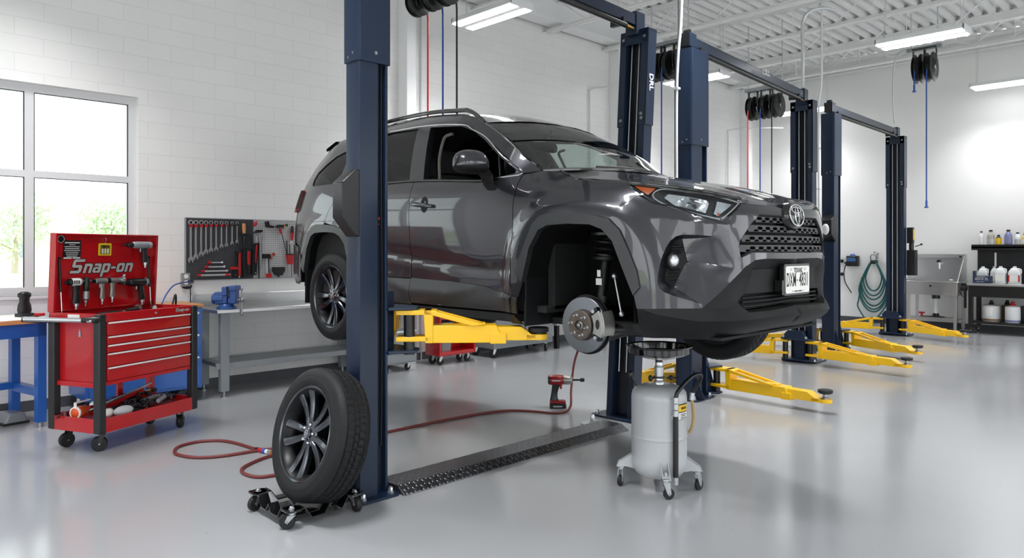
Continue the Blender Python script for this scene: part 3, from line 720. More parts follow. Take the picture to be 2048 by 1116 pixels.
# ================================================================== THE CAR
# Car space: x forward from the front axle, y towards its right-hand (kerb) side, z up from the car's own ground line.
CAR_O = (4.08, 2.744, .83)
def cw(x, y, z): return Vector((CAR_O[0] - y, CAR_O[1] - x, CAR_O[2] + z))
car = thing('car', 'dark grey sport utility car raised on the front lift, one front wheel off', 'car', CAR_O, -PI / 2)
def cv(p): return (p[0], -p[1], p[2])            # car space (y right) -> local space of the empty (y left)
M_['paint'] = mat('dark_grey_metallic_paint', '38383d', .3, .78, 1.0, coat_rough=.035)
M_['clad'] = mat('textured_grey_cladding', '242629', .42, 0, .1, bump=.12, bscale=500, coat_rough=.25)
M_['trimblack'] = mat('black_bumper_plastic', '131415', .55, 0, 0, spec=.25, bump=.06, bscale=500)
M_['gloss_black'] = mat('gloss_black_trim', '0a0a0b', .15, 0, .6)
M_['interior'] = mat('dark_cabin_trim', '151617', .8)
M_['seat'] = mat('dark_seat_fabric', '232426', .85, bump=.2, bscale=200)
M_['pillar_trim'] = mat('grey_pillar_trim', '62615c', .7)
M_['amber'] = mat('amber_lens', 'e0650f', .2, 0, .8)
M_['tail_red'] = mat('red_tail_lens', 'd0202c', .15, 0, .8)
M_['reflector'] = mat('lamp_reflector', 'eef1f4', .22, .6, bump=1.0, bscale=45)
M_['lampdark'] = mat('lamp_housing_dark', '27292c', .3)
M_['discsteel'] = mat('brake_disc_steel', '8b9096', .3, .95)
M_['rust'] = mat('worn_hub_steel', '5f5750', .55, .6, bump=.4, bscale=60, var=.3, vscale=30)
# ---- body surface: a plan outline C(s) pushed inwards by d(s, z)
_pl = spline([(.92, 0), (.915, .2), (.897, .4), (.857, .56), (.775, .69), (.625, .795), (.42, .868), (.15, .9), (-.1, .905), (-.5, .9), (-1.1, .895), (-1.8, .895), (-2.4, .9), (-2.8, .9), (-3.1, .888), (-3.36, .85), (-3.57, .77), (-3.69, .61), (-3.735, .35), (-3.75, 0)], 40)
_pl = np.array([(p[0], abs(p[1]) if i < 8 else p[1]) for i, p in enumerate(_pl)])
_pl[0] = (.92, 0); _pl[-1] = (-3.75, 0)
_S = np.concatenate([[0], np.cumsum(np.hypot(*np.diff(_pl, axis=0).T))])
def s_of_x(x):                                   # along the side only
    i0, i1 = np.searchsorted(_S, .45), np.searchsorted(_S, _S[-1] - .3)
    xs = _pl[i0:i1, 0][::-1]; return float(np.interp(x, xs, _S[i0:i1][::-1]))
def Cs(s):
    x = np.interp(s, _S, _pl[:, 0]); y = np.interp(s, _S, _pl[:, 1])
    e = .03; tx = np.interp(s + e, _S, _pl[:, 0]) - np.interp(s - e, _S, _pl[:, 0]); ty = np.interp(s + e, _S, _pl[:, 1]) - np.interp(s - e, _S, _pl[:, 1])
    tx = np.where(np.asarray(s) < e, 0, tx); ty = np.where(np.asarray(s) < e, 1, ty)
    L = np.hypot(tx, ty) + 1e-9
    return x, y, ty / L, -tx / L
_Z = np.linspace(0, 1.9, 191)
_door = [(0, .2), (.2, .09), (.25, .05), (.3, .034), (.36, .03), (.44, .03), (.48, .027), (.52, .022), (.565, .032), (.6, .029), (.63, .014), (.68, .009), (.75, .005), (.85, .001), (.95, 0), (1.03, .004), (1.09, .014), (1.14, .032), (1.17, .048), (1.3, .1), (1.45, .17), (1.6, .25), (1.66, .3), (1.72, .38), (1.9, .7)]
_prof = [
    (0.0, [(0, .5), (.16, .26), (.2, .17), (.235, .06), (.27, .015), (.33, .0), (.38, .015), (.5, .018), (.56, .008), (.62, .012), (.75, .016), (.87, .022), (.92, .045), (.95, .08), (1, .15), (1.9, 1.2)]),
    (.5, [(0, .5), (.16, .2), (.2, .13), (.235, .05), (.27, .012), (.33, 0), (.38, .012), (.5, .014), (.56, .006), (.62, .008), (.75, .016), (.87, .025), (.92, .04), (.95, .055), (1, .11), (1.9, 1.2)]),
    (.86, [(0, .4), (.16, .1), (.2, .06), (.25, .02), (.3, 0), (.4, .0), (.55, 0), (.7, .008), (.85, .02), (.93, .036), (1, .07), (1.05, .12), (1.9, 1.1)]),
    (1.24, [(0, .3), (.2, .04), (.28, .0), (.5, 0), (.7, 0), (.85, .006), (.95, .026), (1, .048), (1.05, .092), (1.1, .18), (1.9, 1)]),
    (1.62, [(0, .3), (.2, .05), (.3, .008), (.5, 0), (.85, 0), (.95, .01), (1.02, .04), (1.08, .095), (1.14, .175), (1.2, .27), (1.9, 1)]),
    (1.92, [(0, .2), (.2, .07), (.3, .02), (.5, .012), (.8, 0), (.95, .002), (1.02, .02), (1.08, .05), (1.14, .1), (1.18, .135), (1.25, .18), (1.6, .33), (1.9, .6)]),
    (2.26, _door), (3.0, _door), (4.0, _door),
    (4.6, [(0, .2), (.2, .07), (.3, .02), (.5, .004), (.8, 0), (.95, .0), (1.05, .012), (1.14, .03), (1.2, .05), (1.3, .095), (1.45, .17), (1.6, .26), (1.66, .31), (1.72, .39), (1.9, .7)]),
    (5.0, [(0, .3), (.28, .1), (.34, .03), (.42, .0), (.6, 0), (.8, 0), (.95, .01), (1.05, .025), (1.2, .07), (1.3, .115), (1.45, .2), (1.6, .3), (1.66, .35), (1.9, .8)]),
    (_S[-1], [(0, .4), (.3, .1), (.36, .03), (.42, 0), (.6, 0), (.7, .03), (.95, .05), (1.15, .08), (1.3, .15), (1.6, .36), (1.66, .42), (1.9, .9)])]
_PS = np.array([p[0] for p in _prof])
def _smooth(a, n=3):
    k = np.array([1, 2, 3, 2, 1.]); k /= k.sum()
    return np.convolve(np.pad(a, 2, mode='edge'), k, 'valid')
_PT = np.array([_smooth(np.interp(_Z, [q[0] for q in p], [q[1] for q in p])) for _, p in _prof])
def arch_q(x, z, xc): return ((np.abs(x - xc) / .475) ** 2.7 + (np.maximum(z - .3, 0) / .585) ** 2.7) ** (1 / 2.7)
def inset(s, z):
    s = np.asarray(s, float); z = np.asarray(z, float); s, z = np.broadcast_arrays(s, z)
    x = np.interp(s, _S, _pl[:, 0])
    # the door crease falls towards the front
    wgt = np.clip((s - 2.0) / .3, 0, 1) * np.clip((4.3 - s) / .3, 0, 1) * np.clip((z - .47) / .05, 0, 1) * np.clip((.95 - z) / .2, 0, 1)
    zz = z + .108 * (x + 1.2) * wgt
    i = np.clip(np.searchsorted(_PS, s) - 1, 0, len(_PS) - 2); t = np.clip((s - _PS[i]) / (_PS[i + 1] - _PS[i]), 0, 1); t = t * t * (3 - 2 * t)
    zi = np.clip(zz / .01, 0, 189.999); k = zi.astype(int); f = zi - k
    d = ((1 - t) * (_PT[i, k] * (1 - f) + _PT[i, k + 1] * f) + t * (_PT[i + 1, k] * (1 - f) + _PT[i + 1, k + 1] * f))
    for xc in (-.005, -2.735):
        q = arch_q(x, z, xc)
        b = np.clip((1.27 - q) / .2, 0, 1); b = b * b * (3 - 2 * b)
        d = d * (1 - .75 * b * np.clip((1.0 - z) / .15, 0, 1)) - .026 * b * np.clip((z - .25) / .1, 0, 1) * np.clip((1.02 - z) / .1, 0, 1)
    return d
def P(s, z, off=0.0):
    x, y, nx, ny = Cs(s); d = inset(s, z) - off
    return np.stack([x - nx * d, y - ny * d, np.broadcast_to(z, np.shape(x)) + 0 * x], -1)
_cs, _sn = math.cos(YAW), math.sin(YAW)
_EYE = np.array([CAR_O[1], CAR_O[0], CAMZ - CAR_O[2]])
def _dirs(px, py):
    r = (px - 1024) / FPX; u = (HORIZON - py) / FPX
    return np.array([-(_cs - r * _sn), -(_sn + r * _cs), u])
def sz(px, py, off=0.0):
    """The (s, z) of the body point that is measured at this place of the photograph."""
    d = _dirs(px, py); t = np.arange(2.2, 8.5, .008); q = _EYE + t[:, None] * d
    dist = np.hypot(q[:, 0:1] - _pl[None, ::2, 0], q[:, 1:2] - _pl[None, ::2, 1]); k = dist.argmin(1) * 2
    x, y, nx, ny = Cs(_S[k]); g = (q[:, 0] - x) * nx + (q[:, 1] - y) * ny + inset(_S[k], q[:, 2]) - off
    g = np.where(q[:, 1] < -.95, 9, g)
    c = np.where((g[:-1] > 0) & (g[1:] <= 0))[0]
    i = c[0] if len(c) else int(np.argmin(np.abs(g)))
    f = g[i] / (g[i] - g[i + 1]) if len(c) else 0
    j = min(i + 1, len(t) - 1)
    return (float(_S[k[i]] * (1 - f) + _S[k[j]] * f), float(q[i, 2] * (1 - f) + q[j, 2] * f))
def on(px, py, **k):
    """The car-space point of a pixel on a plane x= / y= / z= constant."""
    (a, v), = k.items(); i = 'xyz'.index(a); d = _dirs(px, py); return _EYE + d * ((v - _EYE[i]) / d[i])
ZOOM = dict(A=(1240, 350, 7.877), B=(1440, 370, 6.975), C=(1240, 440, 5.579), D=(1440, 500, 6.2), E=(570, 220, 5.58), F=(570, 420, 3.987), G=(760, 460, 5.072), H=(1100, 560, 6.565), I=(1000, 360, 3.1), L=(760, 200, 4.291), K=(900, 220, 4.65), N=(0, 0, 1))
def px(zm, pts): o = ZOOM[zm]; return [(o[0] + p[0] / o[2], o[1] + p[1] / o[2]) for p in pts]
def tr(zm, pts): return [sz(*p) for p in px(zm, pts)]
def dens(poly, h=.03):
    out = []
    for a, b in zip(poly, poly[1:] + poly[:1]):
        n = max(1, int(math.hypot(b[0] - a[0], b[1] - a[1]) / h))
        out += [(a[0] + (b[0] - a[0]) * i / n, a[1] + (b[1] - a[1]) * i / n) for i in range(n)]
    return out
class Relief:
    """Offsets given at points, linear in between: folds of a pressed panel."""
    def __init__(s, pts):
        s.p = [(p[0], p[1]) for p in pts]; s.o = [p[2] for p in pts]
        v, e, f, ov, oe, of = delaunay_2d_cdt([Vector(p) for p in s.p], [], [], 0, 1e-6)
        s.v = np.array([tuple(x) for x in v]); s.f = np.array([list(x) for x in f]); s.oo = np.array([s.o[x[0]] for x in ov])
        s.A, s.B, s.C = s.v[s.f[:, 0]], s.v[s.f[:, 1]], s.v[s.f[:, 2]]
    def __call__(s, q):
        a, b, c = s.A, s.B, s.C
        den = (b[:, 1] - c[:, 1]) * (a[:, 0] - c[:, 0]) + (c[:, 0] - b[:, 0]) * (a[:, 1] - c[:, 1]) + 1e-15
        w0 = ((b[:, 1] - c[:, 1]) * (q[0] - c[:, 0]) + (c[:, 0] - b[:, 0]) * (q[1] - c[:, 1])) / den
        w1 = ((c[:, 1] - a[:, 1]) * (q[0] - c[:, 0]) + (a[:, 0] - c[:, 0]) * (q[1] - c[:, 1])) / den
        w2 = 1 - w0 - w1; m = np.minimum(np.minimum(w0, w1), w2); i = int(m.argmax())
        if m[i] < -.05: return 0.0
        w = np.clip([w0[i], w1[i], w2[i]], 0, 1); w /= w.sum()
        return float(w @ s.oo[s.f[i]])
def panel(poly, holes=(), h=.035, off=0.0, relief=None, lines=(), edge=.012, surf=None, fair=0, folds=(), hole_off=0.0):
    """Triangulate an outline on the body skin; returns an MB (skin plus a turned-in edge)."""
    poly = dens(poly, h); holes = [dens(x, h) for x in holes]; lines = [list(l) for l in lines] + [[(q[0], q[1]) for q in l] for l in folds]; fo = [[0] * len(l) for l in lines[:len(lines) - len(folds)]] + [[q[2] for q in l] for l in folds]
    V, E, W = [], [], []
    for loop in [poly] + holes:
        o = len(V); W += [0.0 if not V else hole_off] * len(loop); V += loop; E += [(o + i, o + (i + 1) % len(loop)) for i in range(len(loop))]
    for l, lo_ in zip(lines, fo):
        o = len(V); L_ = []
        for (a, b), (u, v) in zip(zip(l, l[1:]), zip(lo_, lo_[1:])):
            n = max(1, int(math.hypot(b[0] - a[0], b[1] - a[1]) / h)); W += [u + (v - u) * i / n for i in range(n)]
        W.append(lo_[-1])
        for a, b in zip(l, l[1:]):
            n = max(1, int(math.hypot(b[0] - a[0], b[1] - a[1]) / h)); L_ += [(a[0] + (b[0] - a[0]) * i / n, a[1] + (b[1] - a[1]) * i / n) for i in range(n)]
        L_.append(l[-1]); V += L_; E += [(o + i, o + i + 1) for i in range(len(L_) - 1)]
    A = np.array(poly); lo, hi = A.min(0), A.max(0)
    bd = np.array(V)
    row = 0; zz = lo[1] + h / 2
    while zz < hi[1]:
        ss = lo[0] + (h / 2 if row % 2 else h)
        while ss < hi[0]:
            if ((bd[:, 0] - ss) ** 2 + (bd[:, 1] - zz) ** 2).min() > (h * .45) ** 2: V.append((ss, zz))
            ss += h
        zz += h * .87; row += 1
    v, e, f, ov, oe, of = delaunay_2d_cdt([Vector(p) for p in V], E, [], 0, 1e-6)
    def inside(c, L_):
        w = False; n = len(L_)
        for i in range(n):
            (x0, y0), (x1, y1) = L_[i], L_[(i + 1) % n]
            if (y0 > c[1]) != (y1 > c[1]) and c[0] < (x1 - x0) * (c[1] - y0) / (y1 - y0) + x0: w = not w
        return w
    vv = [tuple(x) for x in v]; keep = []
    for t in f:
        c = (sum(vv[i][0] for i in t) / len(t), sum(vv[i][1] for i in t) / len(t))
        if inside(c, poly) and not any(inside(c, q) for q in holes): keep.append(list(t))
    S_ = np.array([p[0] for p in vv]); Z_ = np.array([p[1] for p in vv])
    O_ = np.full(len(vv), float(off)) if not callable(off) else np.array([off(a, b) for a, b in vv])
    if relief is not None: O_ = O_ + np.array([relief(q) for q in vv])
    if fair:                                         # spread the given offsets over the free points like a stretched skin
        n0 = len(bd); fix = np.array([any(i < n0 for i in o) for o in ov]); O_ = np.array([float(np.mean([W[i] for i in o if i < n0])) if x else 0.0 for o, x in zip(ov, fix)]) + float(off); nb = [set() for _ in vv]
        for t in keep:
            for a, b in zip(t, t[1:] + t[:1]): nb[a].add(b); nb[b].add(a)
        idx = [i for i in range(len(vv)) if not fix[i] and nb[i]]; K = max(len(nb[i]) for i in idx)
        T = np.array([(list(nb[i]) + [i] * K)[:K] for i in idx]); Pt = np.array(vv); Dt = np.linalg.norm(Pt[T] - Pt[idx][:, None], axis=2)
        Wt = np.where(Dt > 1e-9, 1 / np.maximum(Dt, 2e-3), 0); Wt /= Wt.sum(1, keepdims=True)
        for _ in range(fair): O_[idx] = (O_[T] * Wt).sum(1)
    X = (surf or P)(np.abs(S_), Z_, O_)
    X[:, 1] = np.where(S_ < 0, -X[:, 1], X[:, 1])
    if edge:
        O2 = O_ - edge; Y = (surf or P)(np.abs(S_), Z_, O2); Y[:, 1] = np.where(S_ < 0, -Y[:, 1], Y[:, 1])
    cnt = {}
    for t in keep:
        for a, b in zip(t, t[1:] + t[:1]): cnt[(a, b)] = 1
    m = MB(); m.add([cv(p) for p in X], keep)
    if edge:
        bnd = [k for k in cnt if (k[1], k[0]) not in cnt]; ids = {}; vs = []
        for a, b in bnd:
            for i in (a, b):
                if i not in ids: ids[i] = len(vs); vs += [cv(X[i]), cv(Y[i])]
        m.add(vs, [(ids[a], ids[b], ids[b] + 1, ids[a] + 1) for a, b in bnd])
    return m
def mirror(mb):
    q = MB(); q.v = [(p[0], -p[1], p[2]) for p in mb.v]; q.f = [f[::-1] for f in mb.f]; q.m = list(mb.m); return q
def joined(mb):
    q = mirror(mb); r = MB(); r.v = list(mb.v); r.f = list(mb.f); r.m = list(mb.m); o = len(r.v); r.v += q.v; r.f += [[i + o for i in f] for f in q.f]; r.m += q.m; return r
def both(name, mb, m, parent=None, angle=30, **k):
    a = obj(name, mb, M_[m], parent or car, angle=angle, **k); b = obj(name, mirror(mb), M_[m], parent or car, angle=angle, **k); return a, b
def X2(x, z): return (s_of_x(x), z)
# ---------------------------------------------------------------- outlines on the skin (near side)
arch_out = tr('I', [(135, 635), (97, 575), (105, 520), (150, 400), (205, 270), (250, 222), (310, 203), (400, 200), (550, 210), (680, 240), (740, 310), (800, 440), (850, 560), (872, 665), (832, 715)])
arch_in = tr('I', [(832, 715), (760, 540), (700, 380), (640, 305), (560, 275), (420, 270), (300, 280), (240, 310), (190, 420), (150, 560), (135, 635)])
sx = lambda s: float(np.interp(s, _S, _pl[:, 0]))
DX = -2.735
def shifted(l): return [X2(sx(s) + DX - .0, z) for s, z in l]
rarch_out, rarch_in = shifted(arch_out), shifted(arch_in)
gapB = tr('L', [(300, 700), (258, 800), (252, 950), (250, 1116)]) + tr('G', [(310, 180), (318, 485)])
gapA = tr('L', [(1222, 640), (1170, 760), (1140, 960), (1130, 1110)]) + tr('G', [(1320, 400), (1330, 560), (1345, 660)])
belt_f = tr('L', [(300, 700), (860, 700), (1030, 672), (1222, 640)])
trim_top = tr('G', [(1340, 665), (1180, 610), (1080, 570), (700, 520), (330, 487)])
g_ = .004
def shrink(poly, d): return poly
fd = belt_f + gapA[1:] + trim_top[1:] + gapB[::-1][1:-1]
front_door = panel(fd, h=.035)
both('front_door', front_door, 'paint')
tb = tr('G', [(345, 735), (700, 772), (1335, 835)])
tmid = tr('G', [(330, 612), (700, 640), (1340, 692)])
tpoly = trim_top[::-1] + tb[::-1]
rl = Relief([(p[0], p[1], .012) for p in trim_top] + [(p[0], p[1], .034) for p in tmid] + [(p[0], p[1], .02) for p in tb])
both('door_trim', panel(tpoly, h=.03, relief=rl, lines=[tmid]), 'clad')
# rear door
zr = 1.185
xg = sx(gapB[0][0])
rd_rear = [X2(-2.62, 1.19), X2(-2.66, 1.08), X2(-2.735, 1.0), X2(-2.74, .9)]
ro = [p for p in rarch_out]                        # rear end first
top_i = min(range(len(ro)), key=lambda i: abs(sx(ro[i][0]) + 2.735))
front_half = sorted([p for p in ro if sx(p[0]) > -2.74], key=lambda p: p[0])   # from the low front point up to the top
front_half = [p for p in front_half if p[1] > .44]
rt_top = [X2(sx(gapB[-1][0]) - .004, gapB[-1][1] + .002), X2(-2.0, .463), X2(-2.2, .455)]
rd = [gapB[0]] + gapB[1:-1] + [(gapB[-1][0] + .004, gapB[-1][1])] + rt_top[1:] + front_half + rd_rear[::-1]
rd = [(p[0] + (.005 if i < len(gapB) else 0), p[1]) for i, p in enumerate(rd)]
both('rear_door', panel(rd, h=.035), 'paint')
x0 = sx(gapB[-1][0]) - .006
rtt = [X2(x0, .457), X2(-2.0, .46), X2(-2.22, .45)]; rtm = [X2(x0, .37), X2(-2.25, .37)]; rtb = [X2(x0, .27), X2(-2.27, .27)]
both('door_trim', panel(rtt + rtb[::-1], h=.03, relief=Relief([(p[0], p[1], .012) for p in rtt] + [(p[0], p[1], .034) for p in rtm] + [(p[0], p[1], .02) for p in rtb]), lines=[rtm]), 'clad')
# fender
hood_cut = tr('K', [(1020, 570), (1090, 620), (1160, 645), (1400, 662), (1640, 677)]) + tr('A', [(560, 168), (900, 205), (1250, 252), (1600, 312), (1930, 384)])
ao_l = [p for p in arch_out]
hl_out = tr('A', [(110, 130), (560, 178), (1080, 250), (1560, 338), (1935, 408), (1915, 450), (1610, 732), (1200, 632), (760, 492), (540, 447), (330, 312)])
bump_gap = tr('A', [(300, 310), (150, 410), (0, 512)]) + tr('I', [(745, 175), (682, 237)])
pil = tr('K', [(680, 590), (850, 566), (1010, 566)])
fe = [gapA[0]] + [pil[1]] + hood_cut[:5] + [hl_out[0], hl_out[10]] + bump_gap + [p for p in ao_l[::-1][6:]] + tr('G', [(1405, 680), (1352, 668)]) + [(p[0] - .006, p[1]) for p in gapA[::-1][1:-1]]
fe[0] = (gapA[0][0] - .006, gapA[0][1])
both('fender', panel(fe, h=.03), 'paint')
both('wheel_arch_cladding', panel(arch_out[:-1] + arch_in[:-1], h=.025, off=.012, edge=.04), 'clad')
both('wheel_arch_cladding', panel(rarch_out[:-1] + rarch_in[:-1], h=.025, off=.012, edge=.04), 'clad')
# sill ahead of and below the doors
both('sill', panel([X2(-.5, .26), X2(-2.3, .26), X2(-2.3, .205), X2(-.43, .205)], h=.05, off=-.005), 'satin')
both('sill', panel(tr('G', [(1352, 672), (1405, 682), (1400, 850), (1340, 837)]), h=.03, off=.015), 'clad')
# ---------------------------------------------------------------- upper side: frame, door frames, windows
fr_bot = tr('L', [(1222, 628), (1100, 507), (1000, 405), (900, 305), (800, 238), (700, 203), (405, 214), (90, 268)])
rt = [X2(-2.62, 1.635), X2(-3.0, 1.56), X2(-3.28, 1.40)]
fr_top = tr('K', [(850, 563), (700, 435), (560, 300), (430, 190), (330, 118)]) + tr('L', [(760, 130), (640, 122), (400, 143), (90, 207)]) + [X2(-2.62, 1.715), X2(-3.0, 1.68), X2(-3.3, 1.63)]
q_low = [X2(-3.47, 1.23)]
quarter_win = [X2(-2.66, 1.225), X2(-2.62, 1.60), X2(-2.95, 1.535), X2(-3.22, 1.375), X2(-3.235, 1.30), X2(-3.21, 1.25), X2(-3.15, 1.228)]
side = fr_bot[:1] + fr_top + [X2(-3.46, 1.5)] + [X2(-3.56, 1.3), X2(-3.585, 1.235), X2(-3.43, 1.23), X2(-3.43, 1.0), X2(-3.42, .74)]
re_half = sorted([p for p in ro if sx(p[0]) < -2.74], key=lambda p: p[0])
re_half = [p for p in re_half if p[1] > .44]
side += [X2(-3.3, .7), (re_half[-1][0], .62)] + [p for p in re_half[::-1] if p[1] > .63] + [(rd_rear[-1][0] + .006, p[1]) if k == 0 else (p[0] + .006, p[1]) for k, p in enumerate(rd_rear[::-1])] 
side += [X2(-2.60, 1.62)] + fr_bot[::-1][:-1]
qw_h = [(s + .0, z) for s, z in quarter_win]
both('quarter_panel', panel(side, holes=[[X2(-2.70, 1.24), X2(-2.70, 1.56), X2(-2.95, 1.50), X2(-3.2, 1.365), X2(-3.215, 1.30), X2(-3.19, 1.255), X2(-3.14, 1.238)]], h=.035), 'paint')
both('quarter_window', panel([X2(-2.69, 1.232), X2(-2.69, 1.57), X2(-2.95, 1.51), X2(-3.21, 1.37), X2(-3.225, 1.30), X2(-3.2, 1.248), X2(-3.14, 1.23)], h=.06, off=-.008, edge=0), 'privacy')
# front door window frame (painted), opening, chrome line
op = tr('L', [(445, 235), (700, 226), (800, 268), (900, 342), (1000, 440), (1100, 540), (1195, 622), (1030, 662), (860, 690), (375, 690)])
fro = tr('L', [(408, 220), (700, 209), (803, 244), (903, 311), (1003, 411), (1103, 513), (1220, 632), (1030, 670), (860, 697), (303, 697)])
both('window_frame', panel(fro, holes=[op], h=.025, off=.002, edge=.05), 'paint')
ch = tr('L', [(90, 274), (405, 222), (700, 214), (803, 250), (903, 318), (1003, 418), (1103, 520), (1218, 630), (1030, 666)])
def ribbon(line, off, r):
    pts = [cv(P(np.array(a), np.array(b), np.array(off))) for a, b in spline(line, 4)]
    b = MB(); b.tube(pts, r, 6); return b
both('chrome_strip', ribbon(ch + [], .004, .0045), 'chrome')
rwin = [X2(-1.735, 1.60), X2(-2.58, 1.60), X2(-2.62, 1.215), X2(-1.60, 1.19)]
rw_op = [sz(*p) for p in px('L', [(338, 245), (247, 688)])]
rw = [rw_op[0], X2(-2.2, rw_op[0][1] + .012), X2(-2.56, 1.60), X2(-2.59, 1.215), rw_op[1]]
rfr = [tr('L', [(402, 222)])[0], X2(-2.2, 1.665), X2(-2.6, 1.63), X2(-2.63, 1.195), tr('L', [(300, 697)])[0]]
both('window_frame', panel(rfr, holes=[rw], h=.025, off=.002, edge=.05), 'paint')
both('side_window', panel(rw, h=.06, off=-.01, edge=0), 'privacy')
both('belt_seal', ribbon([X2(-2.62, 1.192)] + tr('L', [(300, 694), (860, 694), (1020, 670)]), .006, .008), 'satin')
# fixed triangle glass with its divider
tri = tr('L', [(1045, 490), (1190, 620), (1045, 655)])
both('side_window', panel(tri, h=.06, off=-.012, edge=0), 'lens')
both('divider_bar', ribbon(tr('L', [(1010, 440), (1032, 660)]), -.008, .009), 'gloss_black')
# ---------------------------------------------------------------- hood, windscreen, roof
hc = [tuple(P(np.array(a), np.array(b), np.array(0.0))) for a, b in spline(hood_cut, 3)]
hc = np.array(hc); nv = len(hc)
vv_ = np.concatenate([[0], np.cumsum(np.linalg.norm(np.diff(hc, axis=0), axis=1))]); vv_ /= vv_[-1]
hb = MB(); NU = 44; xs0, xs1 = -.5, .872
rows = []
for i in range(nv):
    v = vv_[i]; cx = xs0 + (xs1 - xs0) * v; czv = float(np.interp(cx, [-.55, -.3, 0, .3, .5, .65, .75, .83, .872], [1.232, 1.212, 1.168, 1.108, 1.058, 1.012, .98, .95, .934]))
    ex, ey, ez = hc[i]; row = []
    for k in range(-NU, NU + 1):
        u = k / NU; a = abs(u)
        z = czv + (ez - czv) * a ** 2.4
        z += .012 * math.exp(-((a - .55) / .12) ** 2) * (1 - v) ** .5 - .010 * math.exp(-((a - .3) / .2) ** 2) * (1 - v ** 2)
        row.append(cv((cx + (ex - cx) * a ** 2.2, ey * u, z)))
    rows.append(row)
n_ = 2 * NU + 1
hb.add([p for r in rows for p in r], [(i * n_ + k, i * n_ + k + 1, (i + 1) * n_ + k + 1, (i + 1) * n_ + k) for i in range(nv - 1) for k in range(n_ - 1)])
rim_ = [rows[i][0] for i in range(nv)] + rows[-1][1:] + [rows[i][-1] for i in range(nv - 2, -1, -1)]
hb.add([p for q in rim_ for p in (q, (q[0] - .004, q[1] * .99, q[2] - .02))], [(2 * i, 2 * i + 2, 2 * i + 3, 2 * i + 1) for i in range(len(rim_) - 1)])
obj('hood', hb, M_['paint'], car, angle=40)
# black gap and shut panel below the hood
both('hood_gap', ribbon(hood_cut, -.014, .012), 'gloss_black')
ap = tr('K', [(850, 565), (700, 437), (560, 302), (430, 192), (335, 122)])
AP = np.array([P(np.array(a), np.array(b), np.array(-.004)) for a, b in spline(ap, 5)])
ws = MB(); NB, NA = len(AP), 28; rows = []
for i in range(NB):
    t = i / (NB - 1); bow = .2 * (1 - t) + .13 * t; rows.append([])
    for k in range(-NA, NA + 1):
        a = k / NA; rows[-1].append(cv((AP[i, 0] + bow * (1 - a * a), AP[i, 1] * a, AP[i, 2] + (1 - a * a) * (.035 + .008 * t))))
ws.loft(rows, cap=False, closed=False)
obj('windscreen', ws, M_['windscreen'], car)
# dark frit border of the windscreen
fb = MB(); fb.tube(rows[0], .012, 6); fb.tube([r[0] for r in rows], .011, 6); fb.tube([r[-1] for r in rows], .011, 6)
obj('windscreen_seal', fb, M_['gloss_black'], car)
wip = MB(); wip.tube([rows[1][k] for k in range(14, 46, 4)], .008, 6); obj('wiper', wip, M_['satin'], car)
RT = np.array([P(np.array(a), np.array(b), np.array(0.0)) for a, b in fr_top[4:]])
RT = np.array(spline(RT, 3)); ro_ = MB(); rr_ = []
for i in range(len(RT)):
    t = i / (len(RT) - 1); rr_.append([]); bow = .13 * (1 - t) ** 3
    for k in range(-12, 13):
        a = k / 12; rr_[-1].append(cv((RT[i, 0] + bow * (1 - a * a), RT[i, 1] * a, RT[i, 2] + (1 - abs(a) ** 2.4) * .043)))
ro_.loft(rr_, cap=False, closed=False)
obj('roof', ro_, M_['paint'], car)
rl_pts = [P(np.array(a), np.array(b), np.array(.0)) for a, b in fr_top[4:-1]]
rails = MB(); q = spline([(p[0] + (-.02 if i == 0 else 0), p[1] - .01, p[2] + (.004 if i == 0 else .03)) for i, p in enumerate(rl_pts)], 5); rails.tube([cv(p) for p in q], [.012] + [.017] * (len(q) - 2) + [.012], 8)
both('roof_rail', rails, 'gloss_black')
# rear end
sp = MB(); sp.loft([[cv((-3.15, y, 1.672 + .03 * (1 - (y / .55) ** 2))) for y in np.linspace(-.58, .58, 15)], [cv((-3.37, y, 1.625 + .03 * (1 - (y / .55) ** 2))) for y in np.linspace(-.55, .55, 15)], [cv((-3.37, y, 1.60 + .03 * (1 - (y / .55) ** 2))) for y in np.linspace(-.55, .55, 15)], [cv((-3.25, y, 1.61)) for y in np.linspace(-.55, .55, 15)]], cap=False, closed=False)
obj('spoiler', sp, M_['paint'], car)
SE = _S[-1]
tg = panel([X2(-3.575, 1.23), (SE, 1.23), (SE, .72), X2(-3.45, .72), X2(-3.45, 1.0)], h=.05)
obj('tailgate', joined(tg), M_['paint'], car)
rg = MB(); rg.loft([[cv((-3.30 + .0 - .07 * (1 - (y / .55) ** 2), y * .9, 1.63)) for y in np.linspace(-.55, .55, 13)], [cv((-3.56 - .11 * (1 - (y / .55) ** 2), y * 1.22, 1.23)) for y in np.linspace(-.55, .55, 13)]], cap=False, closed=False)
obj('rear_window', rg, M_['privacy'], car)
rb_ = panel([(re_half[-1][0], .62), X2(-3.3, .7), X2(-3.45, .72), (SE, .72), (SE, .36), X2(-3.3, .36), X2(-3.18, .40), (re_half[-1][0] - .0, .5)], h=.05, off=.01)
obj('rear_bumper', joined(rb_), M_['paint'], car)
tl = [X2(-3.435, 1.225), X2(-3.56, 1.23), (SE - .35, 1.2), (SE - .35, 1.05), X2(-3.52, 1.02), X2(-3.435, 1.04)]
both('tail_lamp', panel(tl, h=.04, off=.025, edge=.05), 'tail_red')
both('tail_lamp_trim', panel([X2(-3.42, 1.22), X2(-3.438, 1.22), X2(-3.442, 1.12), X2(-3.452, 1.045), X2(-3.42, 1.045)], h=.04, off=.03, edge=.02), 'lampdark')
